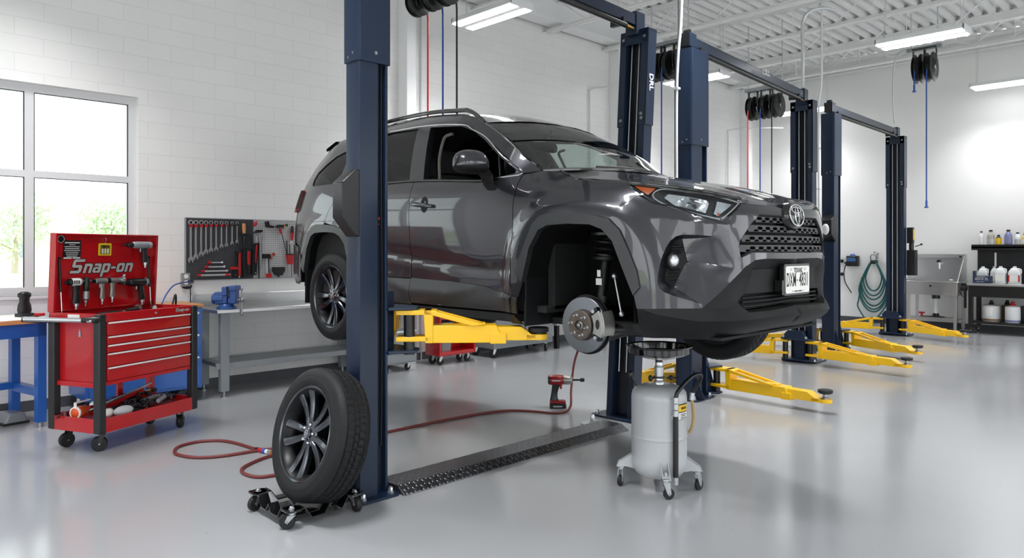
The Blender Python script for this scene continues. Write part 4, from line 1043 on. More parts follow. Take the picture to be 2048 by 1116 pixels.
# ---------------------------------------------------------------- front end
def cl(z): return (0.0, z)
hl = [p for p in hl_out]
both('headlight', panel(hl, h=.025, off=-.035, edge=0), 'lampdark')
heads = [o for o in car.children if o.name.startswith('headlight')]
hl_in = tr('A', [(150, 150), (560, 200), (1080, 272), (1560, 362), (1895, 420), (1600, 700), (1200, 605), (760, 468), (560, 425), (370, 310)])
def hboth(name, mb, m, **k):
    for o, q in zip(heads, (mb, mirror(mb))): obj(name, q, M_[m], o, angle=30, **k)
hboth('lens', panel(hl, h=.025, off=.002, edge=0), 'lens')
rimpts = hl + [hl[0]]
hboth('bezel', ribbon(tr('A', [(120, 140), (560, 185), (1080, 258), (1560, 346), (1925, 412), (1605, 722), (1200, 622), (760, 482), (545, 440), (340, 310), (120, 140)]), -.001, .0035), 'gloss_black')
hboth('indicator', panel(tr('A', [(215, 165), (545, 212), (435, 312), (300, 240)]), h=.02, off=-.012), 'amber')
drl = tr('A', [(1880, 432), (1560, 345), (1080, 262), (640, 225), (515, 335), (740, 480), (1200, 612), (1580, 698)])
hboth('light_guide', ribbon(drl, -.01, .0042), 'offwhite')
hboth('light_guide', ribbon(tr('A', [(1905, 428), (1620, 690)]), -.01, .004), 'offwhite')
refl = tr('A', [(745, 300), (1060, 340), (1380, 400), (1408, 450), (1360, 600), (1190, 555), (860, 480), (690, 360)])
rc = (sum(p[0] for p in refl) / 8, sum(p[1] for p in refl) / 8)
hboth('reflector', panel(refl, h=.018, off=-.012, relief=Relief([(p[0], p[1], 0) for p in refl] + [(rc[0], rc[1], -.03)]), edge=.02), 'reflector')
hboth('projector', panel(tr('A', [(1085, 365), (1180, 360), (1260, 420), (1180, 440)]), h=.02, off=-.016), 'lampdark')
hboth('projector', panel(tr('A', [(1120, 455), (1200, 465), (1240, 560), (1180, 530)]), h=.02, off=-.016), 'lampdark')
hboth('reflector', panel(tr('A', [(1550, 415), (1790, 465), (1560, 645), (1490, 610)]), h=.018, off=-.014), 'reflector')
hboth('indicator', panel(tr('A', [(1560, 595), (1590, 605), (1580, 640), (1545, 630)]), h=.02, off=-.008), 'amber')
# grille opening, near half closed on the centre line
gz_t, gz_b = sz(*px('B', [(1025, 438)])[0])[1], sz(*px('B', [(1025, 943)])[0])[1]
gr_near = tr('B', [(550, 405), (700, 415), (870, 428)]) + [cl(gz_t), cl(gz_b)] + tr('B', [(760, 945), (440, 945), (290, 1020), (262, 850), (290, 760), (340, 680), (430, 540)])
# upper slot under the hood lip
slot = tr('B', [(335, 205), (500, 205), (760, 240)]) + [cl(.925), cl(.902)] + tr('B', [(760, 300), (560, 285), (350, 262)])
# fog pocket
pocket = tr('C', [(1040, 180), (900, 170), (760, 163), (690, 165), (615, 182), (555, 232), (510, 300), (470, 400), (446, 500), (426, 620), (415, 705), (432, 765), (480, 805), (600, 848), (760, 890), (890, 935)])
bez = tr('C', [(690, 212), (745, 455), (572, 748), (510, 718), (477, 670), (490, 560), (528, 390), (560, 275), (600, 225)])
low_top = tr('D', [(0, 500), (310, 205), (340, 190), (440, 125), (560, 108), (700, 108)]) + [cl(sz(*px('D', [(930, 108)])[0])[1])]
lipline = tr('C', [(190, 990), (500, 990), (905, 986)])
bp_out = [slot[-1]] + tr('A', [(1915, 455), (1612, 738), (1200, 638), (760, 498), (540, 453), (305, 318)]) + bump_gap[1:]
bp_out += [p for p in arch_out[10:]] + [(lipline[0][0] + .002, lipline[0][1])] + lipline[1:] + low_top[1:] + [cl(gz_b - .002)]
bump_hole_top = gr_near
# painted skin: from the headlight round to the bar above the number plate; the grille is cut out of it
main = [cl(.898)] + slot[5:] + bp_out[1:]
main = main[:-1] + [cl(gz_b)] + [p for p in gr_near[5:]] + gr_near[:3] + [cl(gz_t)]
rA = tr('A', [(0, 600), (640, 672), (1200, 735), (1750, 800)])
rB = tr('A', [(0, 680), (640, 760), (1200, 840), (1650, 900)])
valley = tr('C', [(750, 465), (1000, 490), (1235, 515)])
cheek_top = tr('C', [(690, 209), (800, 207), (900, 200), (980, 192)])
cheek_bot = tr('C', [(580, 752), (740, 840), (890, 932)])
cheek_r = tr('C', [(1330, 490), (1180, 640), (1050, 770), (925, 900)])
def fold(l, o): return [(p[0], p[1], q) for p, q in zip(l, o)]
bm_ = panel(main, holes=[bez], hole_off=-.055, h=.016, edge=.02, fair=900, folds=[fold(rA, (0, .004, .007, .003)), fold(pocket, [0] * len(pocket)), fold(valley, (-.064, -.05, -.02)), fold(cheek_bot, (-.044, -.022, -.006)), fold(cheek_top, (-.055, -.044, -.028, -.012))])
obj('front_bumper', joined(bm_), M_['paint'], car, angle=24)
# fog lamp bezel, ribs and lamp
both('fog_bezel', panel(bez, h=.03, off=-.062, edge=0), 'trimblack')
for a, b in (((575, 262), (655, 262)), ((560, 295), (690, 290)), ((555, 325), (700, 320)), ((520, 580), (655, 575)), ((505, 620), (640, 615)), ((497, 660), (620, 655)), ((505, 695), (600, 690))):
    both('bezel_rib', ribbon(tr('C', [a, ((a[0] + b[0]) / 2, a[1]), b]), -.055, .006), 'trimblack')
fs = sz(*px('C', [(600, 455)])[0]); fp = P(np.array(fs[0]), np.array(fs[1]), np.array(-.058)); fx_, fy_, fnx, fny = Cs(np.array(fs[0]))
fM = frame(cv(fp), (.9, -.44, 0))
fl = MB(); fl.lathe([(.052, -.04), (.055, .012), (.05, .016), (.038, .004), (.036, -.03)], 26, fM); both('fog_lamp', fl, 'trimblack')
for sgn, o in zip((1, -1), [c for c in car.children if c.name.startswith('fog_lamp')]):
    q = MB(); q.lathe([(.036, -.012), (.03, .0), (.018, .008), (0, .01)], 22, fM); obj('lens', q if sgn > 0 else mirror(q), M_['reflector'], o)
# grille: dark backing, four honeycomb bars
both('grille', panel(gr_near, h=.05, off=-.06, edge=0), 'interior')
gfr = ribbon(gr_near[:3] + [cl(gz_t)], -.012, .012); both('grille_frame', gfr, 'trimblack')
both('grille_frame', ribbon(gr_near[5:] + gr_near[:1], -.012, .011), 'trimblack')
GR = [o for o in car.children if o.name.startswith('grille') and not o.name.startswith('grille_')]
def lerp_edge(z):                                # left limit of the opening at height z
    E = gr_near[7:] + gr_near[:1]; E = sorted(E, key=lambda p: p[1]); return float(np.interp(z, [p[1] for p in E], [p[0] for p in E]))
for yc in (478, 610, 750, 885):
    zc = sz(*px('B', [(700, yc)])[0])[1]; s1 = lerp_edge(zc) - .012; hh = .0185
    s1 = max(s1, .3)
    holes = []; pitch = .078; k = 0; s0 = .039
    while s0 + pitch / 2 < s1:
        w, h2 = .027, .0085; zz = zc + .002
        holes.append([(s0 - w, zz), (s0 - w * .62, zz + h2), (s0 + w * .62, zz + h2), (s0 + w, zz), (s0 + w * .62, zz - h2), (s0 - w * .62, zz - h2)])
        m_s = s0 + pitch / 2
        if m_s + .024 < s1: holes.append([(m_s - .024, zc - .0165), (m_s - .015, zc - .0055), (m_s + .015, zc - .0055), (m_s + .024, zc - .0165)])
        s0 += pitch
    bar = panel([(0, zc - hh), (0, zc + hh), (s1 + .006, zc + hh), (s1 - .006, zc - hh)], holes=holes, h=.05, off=-.014, edge=.03)
    for o, q in zip(GR, (bar, mirror(bar))): obj('grille_bar', q, M_['clad'], o, angle=30)
    thin = ribbon([(0, zc - hh - .016), (s1 * .5, zc - hh - .016), (s1 - .012, zc - hh - .016)], -.05, .006)
    for o, q in zip(GR, (thin, mirror(thin))): obj('grille_slat', q, M_['trimblack'], o)
both('upper_slot', panel(slot, h=.03, off=-.05, edge=0), 'gloss_black')
for q in (.3, .6): both('slot_slat', ribbon([tuple(np.array(slot[i]) * (1 - q) + np.array(slot[j]) * q) for i, j in ((0, 7), (1, 6), (2, 5), (3, 4))], -.02, .005), 'trimblack')
# emblem on its boss
ez = sz(*px('B', [(1020, 440)])[0])[1] + .004
bo = MB(); bo.lathe([(.098, -.06), (.095, .004), (.085, .016), (.0, .018)], 32, frame(cv((.9, 0, ez)), (1, 0, .12)) @ Matrix.Diagonal((.82, 1.12, 1, 1)) @ Matrix.Rotation(R(90), 4, 'Z') if False else frame(cv((.898, 0, ez)), (1, 0, .12), (0, 1, 0)) @ Matrix.Diagonal((1.14, .86, 1, 1)))
boss = obj('emblem_boss', bo, M_['gloss_black'], car)
em = MB(); eM = frame(cv((.898, 0, ez)), (1, 0, .12), (0, 1, 0))
for rx, ry, cy_, tk in ((.094, .066, 0, .009), (.026, .057, -.003, .0075), (.062, .021, .03, .0075)): em.ringprism(circle(rx, 36, 0, cy_, ry), circle(rx - tk, 36, 0, cy_, ry - tk), .017, .026, eM)
obj('emblem', em, M_['chrome'], car, bevel=.002)
# dark lower centre, lower grille, plate
lip_top_n = lipline[2:] + tr('D', [(280, 716)]) 
lg = tr('D', [(345, 548), (800, 512)]) + [cl(sz(*px('D', [(930, 500)])[0])[1])] + [cl(sz(*px('D', [(930, 672)])[0])[1])] + tr('D', [(620, 728), (360, 765), (300, 715), (275, 655)])
zl = sz(*px('D', [(930, 682)])[0])[1]
dark = low_top[1:][::-1][::-1] + [cl(zl), ] + tr('D', [(640, 742), (360, 772), (290, 722)]) + [lipline[2]]
both('lower_bumper', panel(dark, holes=[lg], hole_off=-.03, h=.02, edge=.03, fair=400, folds=[fold(tr('D', [(470, 250), (700, 235)]) + [(0, .56)], (-.035, -.035, -.035)), fold(tr('D', [(470, 250), (410, 500)]), (-.035, -.035))]), 'trimblack')
both('lower_grille', panel(lg, h=.05, off=-.085, edge=0), 'interior')
LG = [o for o in car.children if o.name.startswith('lower_grille')]
for q in (.25, .5, .76):
    a = [tuple(np.array(lg[i]) * (1 - q) + np.array(lg[j]) * q) for i, j in ((0, 5), (1, 4), (2, 3))]
    th = ribbon(a, -.045, .007)
    for o, m in zip(LG, (th, mirror(th))): obj('grille_slat', m, M_['trimblack'], o)
# bottom lip
lt = [lipline[0], lipline[1], lipline[2]] + tr('D', [(290, 724), (360, 774), (640, 744)]) + [cl(zl)]
lb = [cl(.18)] + [(.3, .183), (.6, .19), (.85, .2)] + tr('C', [(190, 1120)]) + [(lipline[0][0], .215), (lipline[0][0] - .0, .25)]
sA = max(lipline[0][0], .9)
lbp = [cl(.18), (.3, .182), (.6, .188), (.9, .195), (1.15, .2), (sA - .03, .205), (sA, .25)]
zR = zl - .045
both('bumper_lip', panel(lt + lbp, h=.02, edge=.03, fair=300, folds=[[(0, zR, .03), (.3, zR, .03), (.6, zR - .01, .03), (.8, zR - .01, .025), (1.0, zR + .02, .016), (sA - .05, zR + .04, .012)], [(0, zR - .05, .012), (.5, zR - .06, .012), (.9, zR - .05, .01)]]), 'trimblack')
un = MB(); un.b(-3.2, .62, -.66, .66, .2, .24); un.b(.3, .78, -.6, .6, .185, .2); un.b(-2.1, -.7, -.5, .5, .17, .2); un.b(-3.55, -3.2, -.6, .6, .3, .34)
obj('underbody', un, M_['interior'], car)
ex = MB(); ex.tube([(-.6, .1, .19), (-2.2, .1, .19), (-2.6, -.3, .22), (-3.5, -.4, .24)], .03, 10); ex.cyl((-2.9, -.25, .22), (-3.4, -.35, .24), .08, n=14); obj('exhaust', ex, M_['darkmetal'], car)
dp = MB(); dp.cyl((.32, -.12, .12), (.32, -.12, .2), .025, n=14); obj('drain_plug', dp, M_['darkmetal'], car)
# number plate
pl_c = sz(*px('D', [(925, 362)])[0])[1]
pz = pl_c; pM = frame(cv((.925, 0, pz)), (1, 0, 0), (0, 1, 0))
# reading direction runs from the car's right-hand side to its left
b = MB(); b.prism(rrect(-.165, .165, -.09, .09, .012), -.03, -.002, pM); b.b(-.185, -.12, -.085, .0, -.05, -.004, pM)
plate = obj('number_plate_holder', b, M_['gloss_black'], car, bevel=.002)
b = MB(); b.prism(rrect(-.1525, .1525, -.077, .077, .012), -.002, .002, pM); pp = obj('number_plate', b, M_['paper'], car, bevel=.001)
T_ = lambda x, y: pM @ Matrix.Translation((x, y, .0022))
lettering('TEXAS', .036, M_['ink'], T_(0, .052), pp, sx=1.05, bold=.0006)
lettering('DXM', .112, M_['ink'], T_(-.086, -.004), pp, sx=.47, bold=.0006, space=1.1)
lettering('4831', .112, M_['ink'], T_(.075, -.004), pp, sx=.52, bold=.0006, space=1.05)
q = MB(); q.prism(circle(.0055, 14, -.009, -.004), .002, .0028, pM)
q.prism(circle(.0035, 10, -.07, -.066), .002, .003, pM); q.prism(circle(.0035, 10, .07, -.066), .002, .003, pM)
obj('dot', q, M_['ink'], pp)
q = MB()
for x0, x1 in ((-.05, -.046), (-.041, -.012), (-.007, .008), (.012, .05)): q.b(x0, x1, -.0695, -.0625, .002, .0026, pM)
obj('print_line', q, M_['ink'], pp)
q = MB()
for x in (-.09, .09): q.lathe([(.007, .002), (.006, .005), (0, .0055)], 14, pM @ Matrix.Translation((x, .058, 0)))
obj('screw', q, M_['zinc'], pp)
# ---------------------------------------------------------------- mirrors, handles
def mirror_unit():
    capc = on(*px('L', [(800, 560)])[0], x=-.80)
    c0 = on(*px('L', [(800, 545)])[0], y=1.03)
    rings, low = [], []
    base = np.array(c0)
    # shell: a rounded wedge, long along x, swept
    def shell(zs, ze, grow=1.0):
        m = MB(); rg = []; q = lambda v, e: (abs(v) ** e) * (1 if v > 0 else -1)
        for t in np.linspace(-1, 1, 17):            # t runs outwards along y
            w = max(.02, (1 - abs(t) ** 4.0)) ** .5; w *= 1 - .12 * max(0, t)
            yy = base[1] + .012 + .118 * t
            rg.append([(base[0] - .012 - .012 * t + .082 * w * q(math.cos(a), .8) * grow, yy, base[2] + zs + (ze - zs) * w * (max(0, q(math.sin(a), .6)) * (1 - .2 * max(0, math.cos(a)))) - .002 * (math.sin(a) < 0) * (1 if ze > zs else -1)) for a in [2 * PI * i / 28 for i in range(28)]])
        m.loft([[cv(p) for p in r] for r in rg]); return m
    return shell, base
shell, mb_ = mirror_unit()
mc = shell(-.018, .09); mlow = shell(-.014, -.066, .97)
a = both('door_mirror', mc, 'paint', angle=50); b_ = both('mirror_base', mlow, 'trimblack', angle=50)
foot = MB(); j0 = np.array([mb_[0] + .0, mb_[1] - .07, mb_[2] - .05]); st = P(np.array(sz(982, 378)[0]), np.array(sz(982, 378)[1]), np.array(0.0))
st2 = P(np.array(sz(992, 362)[0]), np.array(sz(992, 362)[1]), np.array(0.0))
def oval(c, ax, bx, n=14): return [cv(tuple(np.array(c) + np.array(ax) * math.cos(2 * PI * i / n) + np.array(bx) * math.sin(2 * PI * i / n))) for i in range(n)]
jj = np.array([st[0] - .0, mb_[1] - .09, mb_[2] - .045])
foot.loft([oval(np.array(jj) + [-.01, .03, .02], (.075, 0, -.01), (0, .04, .045)), oval(jj + [.0, -.02, -.02], (.06, 0, 0), (0, .03, .05)), oval((st * .6 + jj * .4) + [0, 0, -.005], (.055, 0, -.01), (0, .02, .05)), oval(st + [.005, -.01, .01], (.062, 0, -.02), (0, .01, .05))])
both('mirror_foot', foot, 'trimblack', angle=50)
ml = MB(); ml.tube([cv((mb_[0] + .045, mb_[1] + .02, mb_[2] - .012)), cv((mb_[0] + .02, mb_[1] + .085, mb_[2] - .01)), cv((mb_[0] - .03, mb_[1] + .112, mb_[2] - .006))], [.004, .008, .006], 8); both('turn_signal', ml, 'chrome')
for (cx, cyy) in ((367, 905),):
    h0, h1 = tr('L', [(275, 892), (462, 912)])
    for dx in (0, -1.06):
        f = (lambda s, z, o: cv(P(np.array(s + (-dx)), np.array(z + (.012 if dx else 0)), np.array(o))))
        hd = MB(); n = 9; rg = []
        for i in range(n):
            t = i / (n - 1); s = h0[0] + (h1[0] - h0[0]) * t; z = h0[1] + (h1[1] - h0[1]) * t; o = .012 + .026 * math.sin(PI * t) ** .6; w = .0165 * (.75 + .25 * math.sin(PI * t))
            rg.append([f(s, z + w * math.sin(a), o + .009 * math.cos(a)) for a in [2 * PI * k / 12 for k in range(12)]])
        hd.loft(rg); both('door_handle', hd, 'rim', angle=60)
        cu = MB(); cc = tr('L', [(378, 898)])[0]; pts = [(cc[0] + .042 * math.cos(a), cc[1] + .058 * math.sin(a)) for a in [2 * PI * k / 20 for k in range(20)]]
        cu.add([f(s, z, .0015) for s, z in pts], [list(range(20))]); both('handle_cup', cu, 'interior')
# ---------------------------------------------------------------- wheel wells, flaps
def well(inn, xc):
    m = MB(); n = len(inn); A = [P(np.array(s), np.array(z), np.array(-.0)) for s, z in inn]
    A = [A[0] + [0, 0, -.15]] + A + [A[-1] + [0, 0, -.12]]; n = len(A)
    m.add([cv(p) for p in A] + [cv((p[0], .42, p[2])) for p in A], [(i, i + 1, n + i + 1, n + i) for i in range(n - 1)] + [list(range(n, 2 * n))])
    return m
M_['well'] = mat('wheel_well_liner', '050505', .9, spec=.2)
both('wheel_well', well(arch_in, 0), 'well'); both('wheel_well', well(rarch_in, 0), 'well')
for inn, dx in ((arch_in, 0), (rarch_in, 0)):
    rx = P(np.array(inn[-1][0]), np.array(inn[-1][1]), np.array(.0))
    f = MB(); f.prism([(.9, .62 if dx == 0 else .6), (.905, .2), (.66, .2), (.62, .26), (.6, .62)], -.008, .008, Matrix(((0, 0, 1, rx[0] + .0), (-1, 0, 0, 0), (0, 1, 0, 0), (0, 0, 0, 1))))
    both('mud_flap', f, 'trimblack', bevel=.004)
# ---------------------------------------------------------------- wheels and the bare front hub
def car_wheel(c, side, spin):
    M4 = wheel_matrix((0, 0, 0), (0, -1 if side > 0 else 1, 0), spin)
    e = bpy.data.objects.new('wheel', None); COL.objects.link(e); e.parent = car; e.matrix_local = Matrix.Translation(cv(c)) @ M4; e.empty_display_size = .1
    wheel_parts(e); return e
HZ = .262
car_wheel((-2.745, .775, HZ + .01), 1, R(14)); car_wheel((-2.745, -.775, HZ), -1, 0); car_wheel((.0, -.775, .238), -1, R(20))
hubc = on(1163, 650, y=.80)
hM = frame(cv((hubc[0], .80, hubc[2])), (0, -1, 0), (0, 0, 1))
d = MB(); d.lathe([(.088, -.05), (.163, -.05), (.166, -.047), (.166, -.034), (.12, -.034), (.12, -.03), (.166, -.03), (.166, -.018), (.163, -.015), (.092, -.015), (.088, -.02)], 60, hM)
disc = obj('brake_disc', d, M_['discsteel'], car, angle=40)
d = MB(); d.lathe([(.09, -.045), (.088, .016), (.084, .02), (.038, .021), (.036, .028), (.03, .028), (.028, .01), (.0, .008)], 44, hM); hub_ = obj('hub_hat', d, M_['rust'], disc, angle=40)
d = MB(); d.lathe([(.024, .008), (.024, .014), (.014, .016), (.013, .03), (.008, .032), (0, .032)], 6, hM); obj('axle_nut', d, M_['bolt'], disc)
for k in range(6):
    a = 2 * PI * k / 6 + .35; d = MB(); d.lathe([(.009, .018), (.009, .022), (.0062, .024), (.0062, .046), (.004, .05), (0, .05)], 10, hM @ Matrix.Translation((.06 * math.cos(a), .06 * math.sin(a), 0))); obj('wheel_stud', d, M_['zinc'], disc)
sh = MB(); sh.lathe([(.04, -.066), (.171, -.07), (.178, -.062), (.178, -.052), (.174, -.052), (.172, -.062), (.04, -.06)], 40, hM); obj('dust_shield', sh, M_['satin'], disc)
# caliper: bridges the disc towards the front of the car.  local axes: x up, y towards the front, z outwards
ca = MB(); cM = hM
def blk(r0, r1, a0, a1, z0, z1, n=8):
    rg = [[(r * math.cos(a), r * math.sin(a), z) for r, z in ((r0, z0), (r1, z0), (r1, z1), (r0, z1))] for a in np.linspace(a0, a1, n)]
    ca.loft(rg, M=cM)
sgy = -1 if (hM @ Vector((0, 1, 0))).x < (hM @ Vector((0, 0, 0))).x else 1   # make +y' point forward
a_c = sgy * R(84)
blk(.112, .178, a_c - R(27), a_c + R(27), .002, .03); blk(.165, .188, a_c - R(23), a_c + R(23), -.07, .024); blk(.105, .175, a_c - R(26), a_c + R(26), -.10, -.055)
cal = obj('brake_caliper', ca, M_['alu'], car, bevel=.006)
ca = MB(); blk(.098, .112, a_c - R(36), a_c + R(36), -.01, .012, 12); obj('caliper_bracket', ca, M_['alu'], cal, bevel=.004)
ca = MB(); blk(.1, .165, a_c - R(38), a_c - R(30), -.075, .02, 4); blk(.1, .165, a_c + R(30), a_c + R(38), -.075, .02, 4); obj('carrier', ca, M_['darkmetal'], cal, bevel=.004)
ca = MB(); ca.lathe([(.022, .029), (.022, .0305), (0, .031)], 16, cM @ Matrix.Translation((.145 * math.cos(a_c), .145 * math.sin(a_c), 0)) @ Matrix.Diagonal((1.3, .7, 1, 1))); obj('pad_window', ca, M_['satin'], cal)
ca = MB()
for q in (-1, 1): ca.cyl(cM @ Vector((.14 * math.cos(a_c + q * R(33)), .14 * math.sin(a_c + q * R(33)), -.08)), cM @ Vector((.14 * math.cos(a_c + q * R(33)), .14 * math.sin(a_c + q * R(33)), .03)), .011, n=12)
obj('guide_pin', ca, M_['zinc'], cal)
# strut, spring seat, link, control arm, axle
SX, SY_, = hubc[0] + .03, .66
stt = MB(); stt.cyl(cv((SX, SY_, hubc[2] + .1)), cv((SX - .01, SY_ - .07, .62)), .03, n=16); stt.cyl(cv((SX, SY_ - .02, hubc[2] + .12)), cv((SX, SY_ - .03, hubc[2] + .16)), .042, n=16)
strut = obj('strut', stt, M_['satin'], car)
stt = MB(); stt.lathe([(.03, 0), (.085, .012), (.09, .03), (.07, .034), (.04, .03)], 26, frame(cv((SX - .01, SY_ - .07, .60)), (0, 0, 1))); stt.lathe([(.03, 0), (.1, .0), (.1, .016), (.05, .06), (.0, .06)], 26, frame(cv((SX - .01, SY_ - .08, .76)), (0, 0, 1))); obj('spring_seat', stt, M_['satin'], strut)
stt = MB()
stt.tube([cv((SX - .01 + .07 * math.cos(a * 1.0), SY_ - .075 + .07 * math.sin(a), .632 + .02 * a / PI)) for a in np.linspace(0, 6.2 * PI, 90)], .008, 6); obj('coil_spring', stt, M_['satin'], strut)
lb_ = MB(); qM = frame(cv((SX, SY_ + .0, .5)), (0, -1, 0), (0, 0, 1)); lb_.b(-.04, .0, -.022, .022, .014, .0155, qM); lb_.b(.01, .05, -.013, .013, .014, .0155, qM)
obj('sticker', lb_, M_['paper'], strut)
lk = MB(); e0, e1 = on(1229, 552, y=.70), on(1243, 628, y=.72); lk.cyl(cv(e0), cv(e1), .0065, n=10); lk.ball(cv(e0), .018); lk.ball(cv(e1), .016); obj('sway_bar_link', lk, M_['zinc'], car)
ar = MB(); ar.tube([cv((hubc[0] + .02, .7, hubc[2] - .1)), cv((hubc[0] + .14, .58, hubc[2] - .04)), cv((.25, .4, .2))], [.03, .035, .04], 10); ar.tube([cv((hubc[0] + .1, .74, hubc[2] - .02)), cv((.28, .55, .2))], .02, 8)
ar.cyl(cv((hubc[0], .74, hubc[2])), cv((hubc[0], .3, .28)), .03, n=12); ar.ball(cv((hubc[0] + .02, .7, hubc[2])), (.07, .05, .1))
obj('suspension_arm', ar, M_['satin'], car)
# ---------------------------------------------------------------- cabin
cab = MB(); cab.b(-3.3, -.3, -.8, .8, .28, .32); cab.b(-.36, -.3, -.72, .72, .3, 1.08); cab.b(-3.3, -3.26, -.7, .7, .3, 1.1)
for s in (-1, 1):
    cab.b(-3.2, -.45, s * .80 - .02, s * .80 + .02, .3, 1.1)
obj('cabin_liner', cab, M_['interior'], car)
hl_ = MB(); hl_.loft([[ (p[0], p[1] * .97, p[2] - .035) for p in r] for r in rr_], cap=False, closed=False); obj('headliner', hl_, mat('headliner', '6b6d6c', .9), car)
da = MB(); da.loft([[cv((x, y, z)) for x, z in ((-.32, 1.0), (-.32, 1.1), (-.6, 1.13), (-.95, 1.06), (-.98, .9), (-.8, .7))] for y in np.linspace(-.74, .74, 9)]); obj('dashboard', da, M_['interior'], car, bevel=.01)
sw = MB(); wM = frame(cv((-1.02, -.36, .98)), (-1, 0, .45)); sw.tube([wM @ Vector((.185 * math.cos(a), .185 * math.sin(a), 0)) for a in [2 * PI * i / 28 for i in range(28)]], .014, 8, closed=True); sw.lathe([(.06, -.02), (.06, .01), (0, .02)], 16, wM); sw.b(-.18, .18, -.018, .018, -.01, .005, wM); obj('steering_wheel', sw, M_['interior'], car)
rm = MB(); rm.prism(rrect(-.12, .12, -.035, .035, .03), -.012, .012, frame(cv((-1.05, 0, 1.46)), (-1, 0, 0), (0, 1, 0))); rm.cyl(cv((-1.04, 0, 1.49)), cv((-1.0, 0, 1.58)), .01); obj('rear_view_mirror', rm, M_['satin'], car)
def seat(x, y, w=.26):
    s = MB()
    s.loft([[cv((x + dx, y + a * w * q, z)) for a, dz in ((-1, 0), (1, 0))] for dx, z, q in ()]) if False else None
    def pad(pts, hw, th):
        rg = []
        for (px_, pz), (tx, tz) in pts:
            rg.append([cv((px_ + tx * th * math.sin(a) * 1.0, y + hw * (abs(math.cos(a)) ** .6) * (1 if math.cos(a) > 0 else -1), pz + tz * th * math.sin(a))) for a in [2 * PI * i / 18 for i in range(18)]])
        s.loft(rg)
    pad([((x + .3, .62), (.3, 1)), ((x + .2, .66), (0, 1)), ((x - .15, .63), (0, 1)), ((x - .25, .6), (0, 1))], w, .07)
    pad([((x - .2, .6), (1, .2)), ((x - .26, .85), (1, .2)), ((x - .33, 1.1), (1, .2)), ((x - .37, 1.24), (1, .3))], w * .95, .06)
    pad([((x - .37, 1.27), (1, .2)), ((x - .385, 1.34), (1, .2)), ((x - .40, 1.42), (1, .2)), ((x - .405, 1.45), (.5, .2))], w * .5, .045)
    s.cyl(cv((x - .37, y - .06, 1.2)), cv((x - .385, y - .06, 1.3)), .007); s.cyl(cv((x - .37, y + .06, 1.2)), cv((x - .385, y + .06, 1.3)), .007)
    obj('seat', s, M_['seat'], car, angle=60)
seat(-1.35, .37); seat(-1.35, -.37); seat(-2.3, .4, .3); seat(-2.3, -.4, .3)
for s in (1,):
    b = MB(); b.tube([cv(P(np.array(a), np.array(z), np.array(-.05))) for a, z in spline(tr('L', [(462, 690), (472, 500), (485, 370), (515, 310), (575, 285)]), 4)], .012, 6); both('pillar_trim', b, 'pillar_trim')
# ================================================================== THINGS ON THE SHOP FLOOR
def caster(parent, x, y, zt, r, w=.028, ang=0, wheel_m='rubber', fork_m='zinc', trail=.025, name='caster'):
    M4 = Matrix.Translation((x, y, 0)) @ rot(0, 0, ang)
    f = MB(); f.box((0, 0, zt - .004), (.05, .05, .008), M4); f.cyl(M4 @ Vector((0, 0, zt - .02)), M4 @ Vector((0, 0, zt - .006)), .02)
    for s in (-1, 1):
        f.prism([(-.022, zt - .02), (.02, zt - .02), (trail + .012, r), (trail, r - .012), (trail - .012, r)], s * (w / 2 + .003) - .0015, s * (w / 2 + .003) + .0015, M4 @ Matrix(((1, 0, 0, 0), (0, 0, 1, 0), (0, 1, 0, 0), (0, 0, 0, 1))))
    f.box((0, 0, zt - .022), (.042, w + .009, .004), M4)
    o = obj(name, f, M_[fork_m], parent)
    wv = MB(); wv.lathe([(r * .3, -w * .5), (r * .9, -w * .5), (r, -w * .32), (r, w * .32), (r * .9, w * .5), (r * .3, w * .5)], 22, M4 @ Matrix.Translation((trail, 0, r)) @ rot(R(90)))
    obj('caster_wheel', wv, M_[wheel_m], o)
    ax = MB(); c = M4 @ Vector((trail, 0, r)); d = (M4.to_3x3() @ Vector((0, 1, 0))); ax.cyl(c - d * (w * .5 + .008), c + d * (w * .5 + .008), .006, n=8); obj('axle_bolt', ax, M_['bolt'], o)
    return o
# ------------------------------------------------------------------ oil drain tank
t = thing('oil_drain_tank', 'pale grey rolling oil drain tank with a black funnel under the car nose', 'oil drain', (3.87, 2.62, 0))
rt_ = .173
b = MB(); b.lathe([(.0, .07), (.09, .072), (.14, .09), (.165, .125), (rt_, .165), (rt_, .185), (rt_, .315), (rt_, .325), (rt_ + .0025, .328), (rt_ + .0025, .334), (rt_, .337), (rt_, .347), (rt_, .555), (rt_, .575), (.168, .605), (.15, .63), (.1, .648), (.03, .652), (0, .652)], 48)
obj('tank_body', b, M_['light_gray'], t, angle=50)
b = MB(); b.lathe([(.032, .645), (.032, .67), (.027, .675), (.027, .69), (.034, .69), (.034, .70), (.027, .702), (.029, .76), (.024, .765), (.024, .79)], 20); obj('column', b, M_['zinc'], t) if False else obj('neck', b, M_['zinc'], t)
b = MB(); b.lathe([(.022, .77), (.024, .80), (.05, .806), (.17, .84), (.19, .85), (.192, .885), (.207, .893), (.209, .898), (.204, .9), (.188, .892), (.182, .855), (.05, .815), (.02, .81)], 44, cap=False); obj('funnel', b, M_['gloss_black'], t, angle=50)
b = MB(); b.lathe([(.036, .69), (.038, .695), (.036, .7)], 20); b.ball((-.05, .03, .69), (.014, .014, .02)); b.cyl((-.03, .02, .69), (-.05, .03, .69), .006); b.cyl((.035, -.03, .69), (.09, -.08, .688), .005); b.ball((.06, -.05, .69), .016); obj('valve', b, M_['satin'], t)
b = MB(); b.cyl((-.1, .1, .64), (-.125, .12, .7), .008); b.ball((-.128, .123, .71), (.02, .012, .026)); obj('lever', b, M_['satin'], t)
